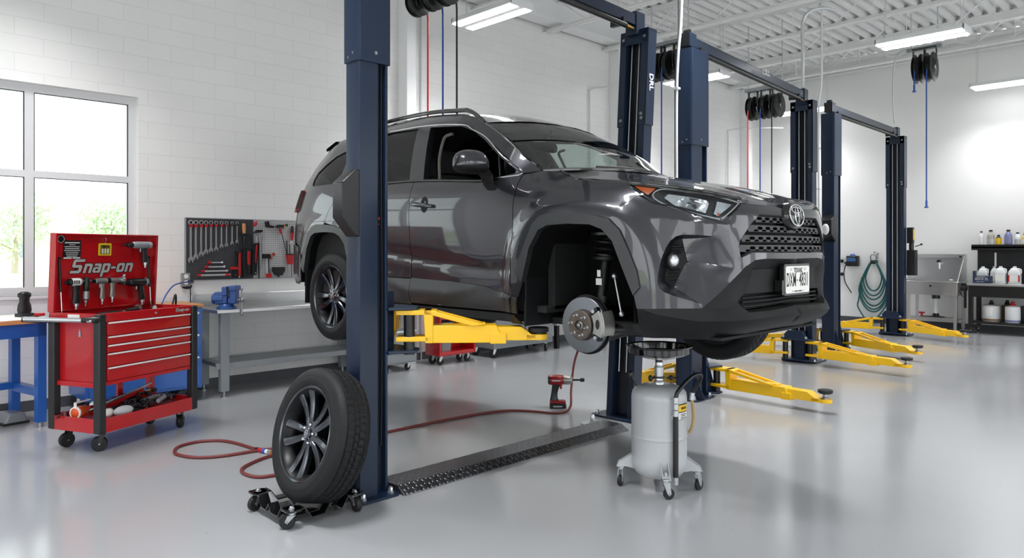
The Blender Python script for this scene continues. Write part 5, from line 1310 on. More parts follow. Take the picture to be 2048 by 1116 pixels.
toc = Vector((-.83, -.56, 0)).normalized(); rgt = Vector((-toc.y, toc.x, 0))
def tl(a, z, out=0.0):                              # point on the tank wall at angle a to the right of the camera side
    d = toc * math.cos(a) + rgt * math.sin(a); return d * (rt_ + out) + Vector((0, 0, z))
a0 = R(30)
def ct(r_, z, f_): return rgt * r_ + toc * f_ + Vector((0, 0, z))
hp = [ct(.1, .595, .175), ct(.108, .63, .17), ct(.14, .672, .15), ct(.185, .712, .11), ct(.222, .73, .08), ct(.25, .726, .05), ct(.254, .7, .03), ct(.232, .65, .01), ct(.204, .6, 0)]
b = MB(); b.tube(spline(hp, 6), .013, 10); obj('handle_hose', b, M_['satin'], t)
b = MB(); b.tube([tl(a0, .12, .025), tl(a0, .2, .026), tl(a0, .4, .026), tl(a0, .49, .026)], .0165, 12); obj('sight_hose', b, M_['satin'], t)
b = MB()
for z0, z1 in ((.49, .525), (.53, .565), (.57, .605), (.075, .12)): b.cyl(tl(a0, z0, .025), tl(a0, z1, .027), .018, .017, 12)
b.cyl(ct(.2, .56, 0), ct(.206, .605, 0), .016); b.box(tl(a0, .56, .008), (.03, .03, .06)); b.box(tl(a0, .48, .008), (.03, .03, .03)); obj('hose_fitting', b, M_['zinc'], t)
b = MB(); b.tube(spline([ct(.2, .57, 0), ct(.208, .52, 0), ct(.212, .45, 0), ct(.204, .39, 0), ct(.185, .35, -.01)], 6), .01, 8); obj('drain_hose', b, mat('amber_hose', 'b79a60', .4), t)
for nm, m, z0, z1, w0, w1 in (('label', 'ink', .455, .552, R(41), R(74)), ('label', 'yellow_label', .505, .545, R(42), R(73)), ('label', 'paper', .458, .499, R(42), R(73))):
    b = MB(); n = 8; o_ = .0012 if m == 'ink' else .0022
    b.add([tuple(tl(w0 + (w1 - w0) * i / n, z, o_)) for i in range(n + 1) for z in (z0, z1)], [(2 * i, 2 * i + 2, 2 * i + 3, 2 * i + 1) for i in range(n)]); lb_o = obj(nm, b, M_[m], t)
aa = R(57.5); dd = toc * math.cos(aa) + rgt * math.sin(aa)
lettering('DKLE B', .021, M_['ink'], frame(tl(aa, .525, .004), dd, (-dd.y, dd.x, 0)), t, sx=.75)
b = MB(); q = frame(tl(aa, .478, .003), dd, (-dd.y, dd.x, 0))
for x0, x1, y0 in ((-.03, .028, .008), (-.026, .02, -.002), (-.03, .03, -.014)): b.b(x0, x1, y0, y0 + .004, 0, .001, q)
obj('print_line', b, M_['ink'], t)
for k, ang in enumerate((R(-88), R(10), R(83), R(180))):
    d = toc * math.cos(ang) + rgt * math.sin(ang); az = math.atan2(d.y, d.x)
    br = MB(); Mz = rot(0, 0, az)
    for s in (-1, 1): br.prism([(.14, .11), (.165, .2), (.18, .2), (.255, .15), (.26, .128), (.2, .125)], s * .022 - .0015, s * .022 + .0015, Mz @ Matrix(((1, 0, 0, 0), (0, 0, 1, 0), (0, 1, 0, 0), (0, 0, 0, 1))))
    br.box((.225, 0, .135), (.075, .046, .004), Mz); br.cyl(Mz @ Vector((.235, -.0, .13)), Mz @ Vector((.235, 0, .16)), .007)
    o = obj('bracket', br, M_['light_gray'], t)
    caster(t, .235 * math.cos(az), .235 * math.sin(az), .128, .034, .022, az + R((70, 100, 60, 150)[k]), fork_m='zinc', trail=.018)
# ------------------------------------------------------------------ the wheel that came off, on a wheel dolly
wn = Vector((-math.cos(R(14)), 0, math.sin(R(14)))); hubp = Vector((2.03, 3.745, .46)); wc = hubp - wn * .09
t = thing('wheel_assembly', 'loose car wheel on the black dolly, leaning on the front lift post', 'wheel', (0, 0, 0))
t.matrix_world = Matrix.Translation(wc) @ frame((0, 0, 0), wn, (0, 0, 1)) @ rot(0, 0, R(8))
wheel_parts(t)
t = thing('wheel_dolly', 'black wheel dolly on four casters carrying the loose wheel', 'dolly', (2.07, 3.81, 0))
fr = MB(); hx, hy = .195, .20
cs_ = [(-hx, -hy), (hx, -hy), (hx, hy), (-hx, hy)]
for i, (x, y) in enumerate(cs_): fr.prism(rrect(x - .045, x + .045, y - .045, y + .045, .015), .098, .106)
def strap(p, q, drop):
    p, q = Vector(p), Vector(q); d = (q - p); n = Vector((-d.y, d.x, 0)).normalized() * .03; pts = [(0, 0), (.16, 0), (.27, drop), (.46, drop), (.54, drop * .3), (.62, drop), (.74, drop), (.85, 0), (1, 0)]
    v = []
    for tt, dz in pts:
        c = p + d * tt
        for s in (-1, 1):
            for zz in (.098, .106): v.append((c.x + n.x * s, c.y + n.y * s, zz + dz))
    f = []
    for i in range(len(pts) - 1):
        a = 4 * i; f += [(a, a + 4, a + 5, a + 1), (a + 2, a + 3, a + 7, a + 6), (a + 1, a + 5, a + 7, a + 3), (a, a + 2, a + 6, a + 4)]
    fr.add(v, f + [(0, 1, 3, 2), (4 * len(pts) - 4, 4 * len(pts) - 2, 4 * len(pts) - 1, 4 * len(pts) - 3)])
strap((-hx, -hy, 0), (hx, -hy, 0), -.06); strap((-hx, hy, 0), (hx, hy, 0), -.06); strap((-hx, -hy, 0), (-hx, hy, 0), -.06); strap((hx, -hy, 0), (hx, hy, 0), -.06)
fr.b(-hx, hx, -.13, .13, .029, .034)
obj('frame', fr, M_['gloss_black'], t)
for i, (x, y) in enumerate(cs_):
    bb = MB(); bolt(bb, (x, y, .106), (0, 0, 1), .012, .012); obj('bolt', bb, M_['zinc'], t)
    caster(t, x, y, .098, .043, .03, R((150, -95, 95, 190)[i]), fork_m='zinc', trail=.024)
# ------------------------------------------------------------------ air hose on the floor
def fl(px_, py_, z=.011):
    d = FPX * (CAMZ - z) / (py_ - HORIZON); r = (px_ - 1024) / FPX * d
    return (d * math.sin(YAW) + r * math.cos(YAW), d * math.cos(YAW) - r * math.sin(YAW), z)
t = thing('air_hose', 'dark red rubber air hose looping across the floor behind the wheel', 'hose', (0, 0, 0))
pts = [(5.42, 4.5, 1.0), (5.40, 4.52, .7), (5.36, 4.6, .42), (5.25, 4.55, .17), fl(1140, 815, .03), fl(1115, 826), fl(1060, 822), fl(1000, 822), fl(900, 838), fl(770, 865), fl(650, 890), fl(553, 897), fl(510, 902), fl(445, 912), fl(393, 915), fl(358, 910), fl(349, 903), fl(358, 893), fl(393, 884), fl(434, 881), fl(466, 885), fl(500, 895), fl(514, 899)]
b = MB(); b.tube(spline(pts, 8), .0115, 10); obj('hose', b, M_['hose_red'], t)
pts = [fl(555, 911, .02), fl(548, 910, .014), fl(525, 917), fl(495, 930), fl(483, 940), fl(492, 949), fl(518, 954), fl(553, 950), fl(600, 945), fl(660, 925), fl(700, 905)]
b = MB(); b.tube(spline(pts, 8), .0115, 10); obj('hose', b, M_['hose_red'], t)
p0, p1 = Vector(fl(512, 898, .016)), Vector(fl(553, 908, .018)); d = p1 - p0
for q0, q1, r_, mk in ((0, .16, .015, 'satin'), (.16, .34, .0175, 'red_plastic'), (.34, .5, .018, 'air_blue'), (.5, .62, .0165, 'paper'), (.62, .78, .019, 'zinc'), (.78, 1.02, .021, 'brass')):
    b = MB(); b.cyl(p0 + d * q0, p0 + d * q1, r_, n=16); obj('coupling', b, M_[mk], t)
# ------------------------------------------------------------------ pistol shaped tools
def pistol(t, L=.16, r=.028, grip=.12, lean=.22, body='satin', front='darkmetal', gripm='satin', tail='zinc', base=None, gr=.017, bit=.05, fit=True, chuck=.5):
    """Gun built in the local xz plane, muzzle towards -x, grip hanging down from the rear part of the barrel."""
    MX = frame((0, 0, 0), (1, 0, 0), (0, 0, 1))
    b = MB(); b.lathe([(r * .6, -L * .35), (r * .9, -L * .3), (r, -L * .1), (r, L * .45), (r * .9, L * .52)], 22, MX); obj('barrel', b, M_[body], t)
    b = MB(); b.lathe([(r * .92, L * .5), (r * 1.02, L * .52), (r * .95, L * .62), (r * .5, L * .66), (0, L * .66)], 22, MX); obj('rear_cap', b, M_[tail], t)
    b = MB(); b.lathe([(r * .25, -L * .35 - bit), (r * .3, -L * .35 - bit * .9), (r * .3, -L * .35 - bit * chuck), (r * .62, -L * .35 - bit * .45), (r * .68, -L * .33)], 18, MX); obj('nose', b, M_[front], t)
    g = MB(); rg = []
    for q in np.linspace(0, 1, 8):
        cx, cz = L * .28 + lean * grip * q * .5, -r * .6 - grip * q; sw_ = 1.25 - .35 * math.sin(PI * min(1, q * 1.2)) * .7
        rg.append([(cx + gr * 1.35 * sw_ * math.cos(a), gr * .85 * math.sin(a), cz) for a in [2 * PI * i / 14 for i in range(14)]])
    g.loft(rg); obj('grip', g, M_[gripm], t, angle=60)
    tr_ = MB(); tr_.tube([(L * .1, 0, -r * .9), (L * .09, 0, -r * .9 - .03)], .007, 8); obj('trigger', tr_, M_['bolt'], t)
    ex, ez_ = L * .28 + lean * grip * .5, -r * .6 - grip
    if base:
        bb = MB(); bb.b(ex - base * .55, ex + base * .4, -.033, .033, ez_ - .05, ez_ - .005); o = obj('battery', bb, M_['red_plastic'], t, bevel=.006)
        bb = MB(); bb.b(ex - base * .56, ex + base * .41, -.034, .034, ez_ - .052, ez_ - .026); obj('battery_base', bb, M_['satin'], o, bevel=.005)
    elif fit:
        bb = MB(); bb.cyl((ex, 0, ez_ + .004), (ex, 0, ez_ - .02), gr * .9, n=12); bb.cyl((ex, 0, ez_ - .02), (ex, 0, ez_ - .045), gr * .5, n=10); obj('air_inlet', bb, M_['zinc'], t)
    return t
# cordless impact wrench standing on the floor, muzzle to the right of the picture
t = thing('impact_driver', 'red and black cordless impact wrench standing on the open floor', 'power tool', (5.11, 4.61, .2), math.atan2(.70, -.714))
M_['maroon'] = mat('maroon_plastic', '8a1519', .35)
t.location.z = .265
XF = frame((0, 0, 0), (1, 0, 0), (0, 0, 1))
b = MB(); b.lathe([(.046, .065), (.049, .05), (.05, .0), (.046, -.06), (.04, -.066)], 28, XF); obj('motor_housing', b, M_['maroon'], t)
b = MB(); b.lathe([(.046, .064), (.044, .078), (.03, .084), (0, .085)], 26, XF); obj('rear_cap', b, M_['satin'], t)
b = MB(); b.lathe([(.042, -.06), (.044, -.075), (.042, -.125), (.03, -.145), (.014, -.15)], 26, XF); obj('nose_cone', b, M_['alu'], t)
b = MB(); b.lathe([(.01, -.145), (.009, -.22), (.019, -.222), (.019, -.262), (.012, -.264), (.012, -.245)], 18, XF); obj('drive_socket', b, M_['darkmetal'], t)
b = MB(); b.loft([[(cx + hx_ * math.cos(a), hy_ * math.sin(a), z) for a in [2 * PI * i / 18 for i in range(18)]] for cx, hx_, hy_, z in ((.0, .045, .03, -.03), (.012, .034, .024, -.07), (.022, .03, .022, -.12), (.026, .034, .024, -.17), (.022, .045, .03, -.195))]); obj('grip', b, M_['satin'], t)
b = MB(); b.b(-.05, -.028, -.012, .012, -.085, -.045); obj('trigger', b, M_['maroon'], t, bevel=.006)
b = MB(); b.b(-.085, .065, -.04, .04, -.222, -.19); bt_ = obj('battery_top', b, M_['maroon'], t, bevel=.012)
b = MB(); b.b(-.088, .068, -.042, .042, -.265, -.218); obj('battery', b, M_['satin'], t, bevel=.008)
b = MB()
for x0, x1, z in ((-.03, .045, .0), (-.05, .035, -.245)): b.b(x0, x1, .0495 if z == 0 else .042, .0508 if z == 0 else .0432, z - .006, z + .006)
o_ = obj('print_line', b, M_['light_gray'], t)
# ------------------------------------------------------------------ the maker's italic lettering on the cart
def offset_poly(p, d):
    n = len(p); out = []; ar = sum(p[i][0] * p[(i + 1) % n][1] - p[(i + 1) % n][0] * p[i][1] for i in range(n)); sg = 1 if ar > 0 else -1
    for i in range(n):
        a, b, c = Vector(p[i - 1]), Vector(p[i]), Vector(p[(i + 1) % n]); u, v = (b - a).normalized(), (c - b).normalized()
        n1, n2 = Vector((u.y, -u.x)) * sg, Vector((v.y, -v.x)) * sg; m = (n1 + n2); m = m / max(.3, 1 + n1.dot(n2)); out.append(tuple(b + m * d))
    return out
def cut_plate(mb, outer, holes, z0, z1, M):
    V, E = [], []
    for loop in [outer] + holes:
        o = len(V); V += loop; E += [(o + i, o + (i + 1) % len(loop)) for i in range(len(loop))]
    v, e, f, _, _, _ = delaunay_2d_cdt([Vector(p) for p in V], E, [], 0, 1e-7)
    def ins(c, L_):
        w = False
        for (x0, y0), (x1, y1) in zip(L_, L_[1:] + L_[:1]):
            if (y0 > c[1]) != (y1 > c[1]) and c[0] < (x1 - x0) * (c[1] - y0) / (y1 - y0) + x0: w = not w
        return w
    k = [list(t) for t in f if ins(sum((v[i] for i in t), Vector((0, 0))) / len(t), outer) and not any(ins(sum((v[i] for i in t), Vector((0, 0))) / len(t), h) for h in holes)]
    n = len(v); vs = [(p[0], p[1], z) for z in (z0, z1) for p in v]; fs = [t[::-1] for t in k] + [[i + n for i in t] for t in k]; c = {(a, b) for t in k for a, b in zip(t, t[1:] + t[:1])}
    fs += [(a, b, b + n, a + n) for a, b in c if (b, a) not in c]; mb.add(vs, fs, M)
GLY = {'S': (.92, [(0, 0), (.7, 0), (.84, .14), (.84, .48), (.72, .6), (.26, .6), (.26, .8), (.92, .8), (.92, 1), (.14, 1), (.03, .89), (.03, .5), (.14, .4), (.6, .4), (.6, .2), (0, .2)], []),
       'n': (.64, [(0, 0), (0, .68), (.52, .68), (.64, .56), (.64, 0), (.42, 0), (.42, .48), (.22, .48), (.22, 0)], []),
       'a': (.64, [(.06, .68), (.52, .68), (.64, .57), (.64, 0), (.11, 0), (0, .1), (0, .33), (.11, .43), (.42, .43), (.42, .5), (.06, .5)], [[(.21, .15), (.42, .15), (.42, .28), (.21, .28)]]),
       'p': (.66, [(0, -.3), (0, .68), (.54, .68), (.66, .57), (.66, .11), (.55, 0), (.22, 0), (.22, -.3)], [[(.22, .19), (.44, .19), (.44, .49), (.22, .49)]]),
       '-': (.4, [(0, .26), (.4, .26), (.4, .44), (0, .44)], []),
       'o': (.66, [(.11, 0), (.55, 0), (.66, .11), (.66, .57), (.55, .68), (.11, .68), (0, .57), (0, .11)], [[(.22, .19), (.44, .19), (.44, .49), (.22, .49)]])}
def cart_logo(M, width, parent):
    tot = sum(GLY[c][0] for c in 'Snap-on') + .09 * 6; sc = width / (tot + .28)
    for nm, m, d, z0, z1 in (('logo_outline', 'ink', .045, 0, .0012), ('logo', 'logo_grey', -.008, .0012, .0026)):
        mb = MB(); x = -tot / 2
        for c in 'Snap-on':
            w, o, hs = GLY[c]; T = lambda P_: [((x + p[0] + .3 * (p[1] - .3)) * sc, (p[1] - .35) * sc) for p in P_]
            cut_plate(mb, T(offset_poly(o, d)), [T(offset_poly(h, -d)) for h in hs], z0, z1, M); x += w + .09
        obj(nm, mb, M_[m], parent, smooth=False)
    mb = MB(); mb.prism(circle(.1 * sc, 6, (-tot / 2 + .36) * sc, -.06 * sc), .0026, .003, M); obj('logo_mark', mb, M_['ink'], parent, smooth=False)
# ------------------------------------------------------------------ red tool cart
CA = math.atan2(.40, .85); cart = thing('tool_cart', 'red rolling tool cart with its lid propped open, black corner posts', 'tool cart', (1.54, 5.88, 0), CA)
Wc, Dc = .94, .52; XZ = Matrix(((1, 0, 0, 0), (0, 0, 1, 0), (0, 1, 0, 0), (0, 0, 0, 1)))
b = MB(); b.b(.05, Wc - .05, .035, Dc - .01, .505, .515); b.b(.045, .055, .05, Dc - .06, .515, 1.0); b.b(Wc - .055, Wc - .045, .05, Dc - .06, .515, 1.0); b.b(.05, Wc - .05, Dc - .02, Dc - .01, .505, 1.0); b.b(.05, Wc - .05, .04, .046, .505, .97)
b.b(.02, .06, .05, Dc - .05, .48, .515); b.b(.06, Wc - .06, .012, .04, .495, .522); b.b(.06, Wc - .06, .03, .04, .505, .97)
obj('body', b, M_['red'], cart, bevel=.002)
b = MB(); b.b(.0, Wc, .012, .03, .968, 1.03); b.b(.0, .018, .03, Dc, .955, 1.03); b.b(Wc - .018, Wc, .03, Dc, .955, 1.03); b.b(.018, Wc - .018, Dc - .018, Dc, .96, 1.03); b.b(.018, Wc - .018, .03, Dc - .018, .955, .962)
obj('top_frame', b, M_['red'], cart, bevel=.003)
b = MB(); b.b(.02, Wc - .02, .032, Dc - .02, .962, .97); obj('top_mat', b, M_['rubber'], cart)
for z0, z1 in ((.864, .964), (.8, .858), (.738, .794), (.634, .732), (.526, .628)):
    b = MB(); b.b(.075, Wc - .065, .008, .03, z0, z1); d_ = obj('drawer', b, M_['red'], cart, bevel=.003)
    b = MB(); b.b(.078, Wc - .068, -.004, .012, z1 - .012, z1 - .001); obj('handle', b, M_['offwhite'], d_, bevel=.003)
for (x, y, s) in ((0, 0, 1), (Wc, 0, -1), (0, Dc, 1)):
    x0, x1 = (x - .006, x + .055) if s > 0 else (x - .055, x + .006); y0, y1 = (y - .006, y + .06) if y == 0 else (y - .06, y + .006)
    b = MB(); b.b(x0, x1, y0, y1, .15, 1.028 if y == 0 else .99); obj('corner_post', b, M_['charcoal'], cart, bevel=.01, seg=3)
b = MB(); b.b(Wc - .05, Wc, Dc - .05, Dc, .15, 1.0); b.b(Wc * .62, Wc * .62 + .05, Dc - .03, Dc - .01, .2, .52); obj('rear_post', b, M_['red'], cart, bevel=.002)
b = MB(); b.b(.0, Wc, .0, .012, .15, .255); b.b(.0, Wc, Dc - .012, Dc, .15, .255); b.b(0, .012, .012, Dc - .012, .15, .255); b.b(Wc - .012, Wc, .012, Dc - .012, .15, .255); b.b(.012, Wc - .012, .012, Dc - .012, .195, .205); obj('lower_tray', b, M_['red'], cart, bevel=.002)
b = MB(); b.tube([(-.03, .03, .985), (-.16, Dc + .04, .99)], .017, 14); obj('handle_bar', b, M_['zinc'], cart)
b = MB(); b.tube([(.03, .01, .99), (-.02, .015, .99), (-.05, .11, .987)], [.024, .024, .019], 14); b.tube([(.02, Dc - .02, .97), (-.1, Dc - .0, .98), (-.165, Dc + .06, .99)], [.022, .022, .02], 12); obj('handle_end', b, M_['satin'], cart)
b = MB(); b.b(-.002, .0, .2, .32, .965, 1.02); obj('sticker', b, M_['paper'], cart)
b = MB(); b.lathe([(.011, 0), (.011, .004), (.008, .006), (0, .006)], 16, frame((.52, .012, 1.0), (0, -1, 0))); obj('lock', b, M_['chrome'], cart)
cart_logo(frame((.79, .0118, 1.0), (0, -1, 0), (1, 0, 0)), .15, cart)
b = MB(); b.prism(circle(.006, 10), 0, .002, frame((.043, .25, .9), (-1, 0, 0))); b.b(.04, .043, .24, .26, .85, .89); obj('keyhole_tag', b, M_['zinc'], cart)
for x, y, a in ((.1, .09, 2.4), (Wc - .1, .09, .5), (.1, Dc - .09, 2.9), (Wc - .1, Dc - .09, .3)): caster(cart, x, y, .15, .055, .04, a, wheel_m='rubber', fork_m='satin', trail=.02)
# the lid, leaning a little forward
LH = .60; lidM = Matrix.Translation((0, Dc - .02, 1.03)) @ rot(R(3), 0, 0)
lid = MB(); lid.b(0, Wc, .02, .028, 0, LH, lidM); lid.b(-.006, .012, -.035, .028, 0, LH, lidM); lid.b(Wc - .012, Wc + .006, -.035, .028, 0, LH, lidM); lid.b(0, Wc, -.035, .028, LH - .012, LH, lidM); lid.b(0, Wc, -.02, .028, 0, .012, lidM)
lo = obj('lid', lid, M_['red'], cart, bevel=.003)
LF = lambda x, z, o=.0: lidM @ frame((x, .0195 - o, z), (0, -1, 0), (1, 0, 0))
cart_logo(LF(.45, .325), .60, lo)
b = MB(); b.b(.095, .245, .016, .0195, .40, .545, lidM); st_ = obj('sticker', b, M_['ink'], lo)
for k, w_ in enumerate((.125, .05, .13, .12, .135, .11, .1, .09)):
    b = MB(); b.b(.17 - w_ / 2, .17 + w_ / 2, .0148, .0158, .522 - k * .0145, .5265 - k * .0145 + (.004 if k == 0 else 0), lidM); obj('print_line', b, M_['paper'], st_)
b = MB(); b.b(.1, .168, .0148, .0158, .403, .413, lidM); b.b(.176, .24, .0148, .0158, .403, .413, lidM); obj('print_line', b, M_['paper'], st_)
b = MB(); b.prism(circle(.033, 24), 0, .004, LF(.074, .553)); rs = obj('round_sticker', b, M_['ink'], lo)
b = MB(); b.ringprism(circle(.028, 24), circle(.025, 24), .004, .0046, LF(.074, .553)); obj('print_ring', b, M_['paper'], rs)
for sx_ in (.052, Wc - .06):
    b = MB(); p0 = lidM @ Vector((sx_, .0, .40)); p1 = Vector((sx_ + .01, Dc - .06, 1.0)); pm = p0 + (p1 - p0) * .58
    b.cyl(p0, pm, .0095, n=12); g_o = obj('gas_strut', b, M_['satin'], cart); b = MB(); b.cyl(pm, p1, .005, n=10); obj('strut_rod', b, M_['chrome'], g_o)
    b = MB(); b.box(lidM @ Vector((sx_, .012, .405)), (.04, .02, .02)); obj('strut_bracket', b, M_['satin'], g_o)
tg_ = thing('yellow_tag', 'yellow square tag hanging from a hook on the open cart lid', 'tag'); tg_.matrix_world = cart.matrix_basis @ Matrix.Identity(4)
tg_.location = cart.location; tg_.rotation_euler = (0, 0, CA)
TM = lidM
b = MB(); b.prism(rrect(-.06, .06, -.05, .05, .008), 0, .003, LF(.455, .475, .008)); tp = obj('card', b, M_['yellow_label'], tg_)
b = MB(); b.b(.41, .50, .006, .0075, .435, .51, TM); obj('picture', b, mat('olive_print', '8d7f2a', .6), tg_)
lettering('100TX', .028, M_['ink'], LF(.455, .497, .0145), tg_, bold=.0008)
b = MB()
for k in range(3): b.b(.425 + k * .024, .437 + k * .024, .004, .0055, .442, .48, TM)
obj('tool_print', b, M_['offwhite'], tg_)
b = MB(); b.tube([TM @ Vector(q) for q in ((.455, .019, .57), (.457, .004, .565), (.458, .001, .555), (.455, .004, .54), (.455, .01, .525))], .003, 6); obj('hook', b, M_['chrome'], tg_)
CM = Matrix.Translation(cart.location) @ rot(0, 0, CA)
def lid_tool(x, z, label, flip=False, rz=0, **k):
    t = thing('air_tool', label, 'air tool', group=None)
    M4 = CM @ lidM @ Matrix.Translation((x, -.045, z)) @ rot(0, rz, PI if flip else 0)
    t.matrix_world = M4; t.location, t.rotation_euler = M4.to_translation(), M4.to_euler()
    return t
pistol(lid_tool(0.138, 0.225, 'black air impact gun with white lettering, hung on the cart lid'), L=.105, r=.03, grip=.15, lean=.1, body='satin', front='satin', gripm='satin', tail='zinc', gr=.02, bit=.03)
gt = [o for o in bpy.data.objects if o.get('label', '').startswith('black air impact gun')][0]; b = MB(); b.lathe([(.0308, -.02), (.0308, .05)], 22, frame((0, 0, 0), (1, 0, 0), (0, 0, 1)), cap=False); lo2 = obj('band', b, M_['paper'], gt); b = MB()
for q in (-.01, .004, .018, .032): b.box((q, -.0305, .002), (.008, .002, .026))
o_ = obj('print', b, M_['ink'], lo2)
t = lid_tool(0.255, 0.230, 'straight black die grinder with a silver sleeve on the cart lid'); b = MB(); b.lathe([(.008, .03), (.02, .028), (.024, .02), (.026, -.07), (.022, -.08)], 18); obj('body', b, M_['satin'], t); b = MB(); b.lathe([(.024, -.08), (.025, -.14), (.012, -.15), (.012, -.17), (.006, -.175), (.006, -.2)], 18); obj('sleeve', b, M_['alu'], t); b = MB(); b.cyl((-.04, 0, 0), (.04, 0, 0), .008); obj('throttle', b, M_['zinc'], t)
pistol(lid_tool(0.365, 0.225, 'slim silver air hammer with a pistol grip on the cart lid'), L=.11, r=.024, grip=.13, lean=.1, body='alu', front='darkmetal', gripm='alu', tail='alu', gr=.013, bit=.03)
t = lid_tool(0.52, 0.225, 'silver air drill with a big toothed chuck on the cart lid', flip=True); pistol(t, L=.11, r=.022, grip=.12, lean=-.1, body='alu', front='zinc', gripm='alu', tail='satin', gr=.014, bit=.05, chuck=.9); b = MB(); b.cyl((-.075, 0, 0), (-.05, 0, 0), .028, n=10); b.ball((-.08, 0, .035), .014); b.ball((-.085, 0, -.03), .012); obj('chuck', b, M_['zinc'], t)
pistol(lid_tool(0.710, 0.200, 'big black air drill in the lower row on the cart lid'), L=.19, r=.034, grip=.13, lean=.45, body='satin', front='darkmetal', gripm='satin', tail='gray_paint', gr=.019, bit=.09)
pistol(lid_tool(0.735, 0.515, 'grey air impact wrench hung above the others on the cart lid'), L=.19, r=.03, grip=.13, lean=.3, body='gray_paint', front='satin', gripm='charcoal', tail='zinc', gr=.018, bit=.1)
def cart_thing(name, label, cat, x, y, z, rz=0, rx=0, ry=0):
    t = thing(name, label, cat); M4 = CM @ Matrix.Translation((x, y, z)) @ rot(rx, ry, rz); t.location, t.rotation_euler = M4.to_translation(), M4.to_euler(); return t
t = cart_thing('ratchet', 'long black air ratchet lying along the top of the red cart', 'ratchet', .45, .4, .992, R(5)); b = MB(); b.cyl((-.15, 0, 0), (.1, 0, 0), .014); obj('handle', b, M_['satin'], t); b = MB(); b.cyl((.1, 0, 0), (.15, 0, 0), .011); b.ball((.16, 0, 0), (.022, .02, .014)); obj('head', b, M_['zinc'], t); b = MB(); b.b(-.06, .04, -.01, .01, .014, .022); obj('lever', b, M_['chrome'], t)
t = cart_thing('cut_off_tool', 'small grinder with a silver lever on the cart top below the lid', 'air tool', .68, .42, 1.004, R(20)); b = MB(); b.cyl((-.1, 0, 0), (.06, 0, 0), .018); obj('body', b, M_['satin'], t); b = MB(); b.b(-.06, .05, -.008, .008, .02, .026, rot(0, R(-20), 0)); obj('lever', b, M_['chrome'], t); b = MB(); b.cyl((.08, -.01, 0), (.08, .012, 0), .032, n=20); b.cyl((.05, 0, 0), (.08, 0, 0), .014); obj('disc', b, M_['alu'], t)
t = cart_thing('pressure_gauge', 'round white dial gauge standing on the cart top', 'gauge', .865, .4, 1.0, 0); b = MB(); b.lathe([(.028, -.008), (.028, .008), (.024, .01)], 22, frame((0, 0, 0), (0, -1, 0))); obj('case', b, M_['chrome'], t); b = MB(); b.prism(circle(.023, 20), .0095, .0105, frame((0, 0, 0), (0, -1, 0))); obj('dial', b, M_['paper'], t); b = MB(); b.cyl((0, 0, -.03), (0, 0, -.02), .008); obj('stem', b, M_['brass'], t)
t = cart_thing('handle_wire', 'thin black wire handle at the right rear of the cart top', 'handle', .88, .46, 1.03, 0); b = MB(); b.tube([(-.03, 0, 0), (-.03, 0, .02), (.03, 0, .02), (.03, 0, 0)], .004, 6); obj('wire', b, M_['satin'], t)
# things lying in the lower tray
zt = .228
t = cart_thing('polisher', 'orange red power tool with white trim in the left end of the lower tray', 'power tool', .1, .32, zt + .045, R(10)); b = MB(); b.lathe([(.02, -.06), (.04, -.05), (.045, 0), (.04, .05), (.02, .09)], 20, frame((0, 0, 0), (1, 0, 0))); obj('body', b, M_['orange'], t); b = MB(); b.lathe([(.046, -.052), (.047, -.045), (.046, -.038)], 20, frame((0, 0, 0), (1, 0, 0))); b.b(-.05, .1, -.01, .01, .07, .078); b.b(-.05, -.042, -.01, .01, .03, .075); obj('trim', b, M_['paper'], t)
t = cart_thing('tin_snips', 'dark red handled hand tool lying at the far left of the lower tray', 'hand tool', .08, .42, zt + .02, R(40)); b = MB(); b.tube([(-.1, 0, 0), (0, .02, .01), (.1, 0, 0)], .014, 8); b.tube([(-.1, .06, 0), (0, .02, .01), (.1, .05, 0)], .012, 8); obj('handles', b, M_['hose_red'], t)
t = cart_thing('spray_gun', 'white and black spray gun beside the front corner post in the tray', 'spray gun', .17, .12, zt + .035, R(25)); b = MB(); b.ball((0, 0, 0), (.07, .035, .035)); obj('cup', b, M_['paper'], t); b = MB(); b.tube([(.05, 0, 0), (.12, .02, 0), (.18, .0, .01)], [.028, .022, .015], 12); obj('body', b, M_['satin'], t)
t = cart_thing('heat_gun', 'pale grey tool half hidden behind the front corner post in the tray', 'power tool', .26, .06, zt + .04, R(-10)); b = MB(); b.ball((0, 0, 0), (.08, .03, .04)); obj('housing', b, M_['light_gray'], t); b = MB(); b.cyl((.06, 0, -.01), (.13, 0, -.02), .018, .012); obj('nozzle', b, M_['satin'], t)
t = cart_thing('pry_bar', 'long steel pry bar with a red edge leaning across the lower tray', 'pry bar', .3, .3, zt + .06, R(6), 0, R(-9)); b = MB(); b.b(-.18, .5, -.008, .008, 0, .012); obj('bar', b, M_['zinc'], t); b = MB(); b.b(-.14, .4, -.01, .01, -.035, -.001); obj('guard', b, M_['red_plastic'], t)
for k, (x, y, a, l, lab, mk) in enumerate(((.36, .2, 30, .26, 'short black pliers lying beside the chain in the lower tray', 'satin'), (.6, .22, -25, .3, 'large dark pliers with pale jaws in the middle of the lower tray', 'darkmetal'), (.72, .15, 15, .28, 'blue grey locking pliers at the right of the lower tray', 'gray_paint'), (.7, .34, 50, .24, 'black handled cutters in the back of the lower tray', 'satin'))):
    t = cart_thing('pliers', lab, 'pliers', x, y, zt + .03 + .012 * k, R(a)); b = MB()
    for s in (-1, 1): b.tube([(-l * .6, s * l * .22, 0), (-l * .2, s * l * .17, .01), (0, s * .006, .01)], [.017, .019, .014], 8)
    obj('handles', b, M_[mk], t); b = MB(); b.loft([[(x_, yy * w, zz * .012 + .01) for yy, zz in ((-1, -1), (1, -1), (1, 1), (-1, 1))] for x_, w in ((-.02, .016), (.02, .022), (.07, .008))]); obj('jaw', b, M_['darkmetal'], t, bevel=.003)
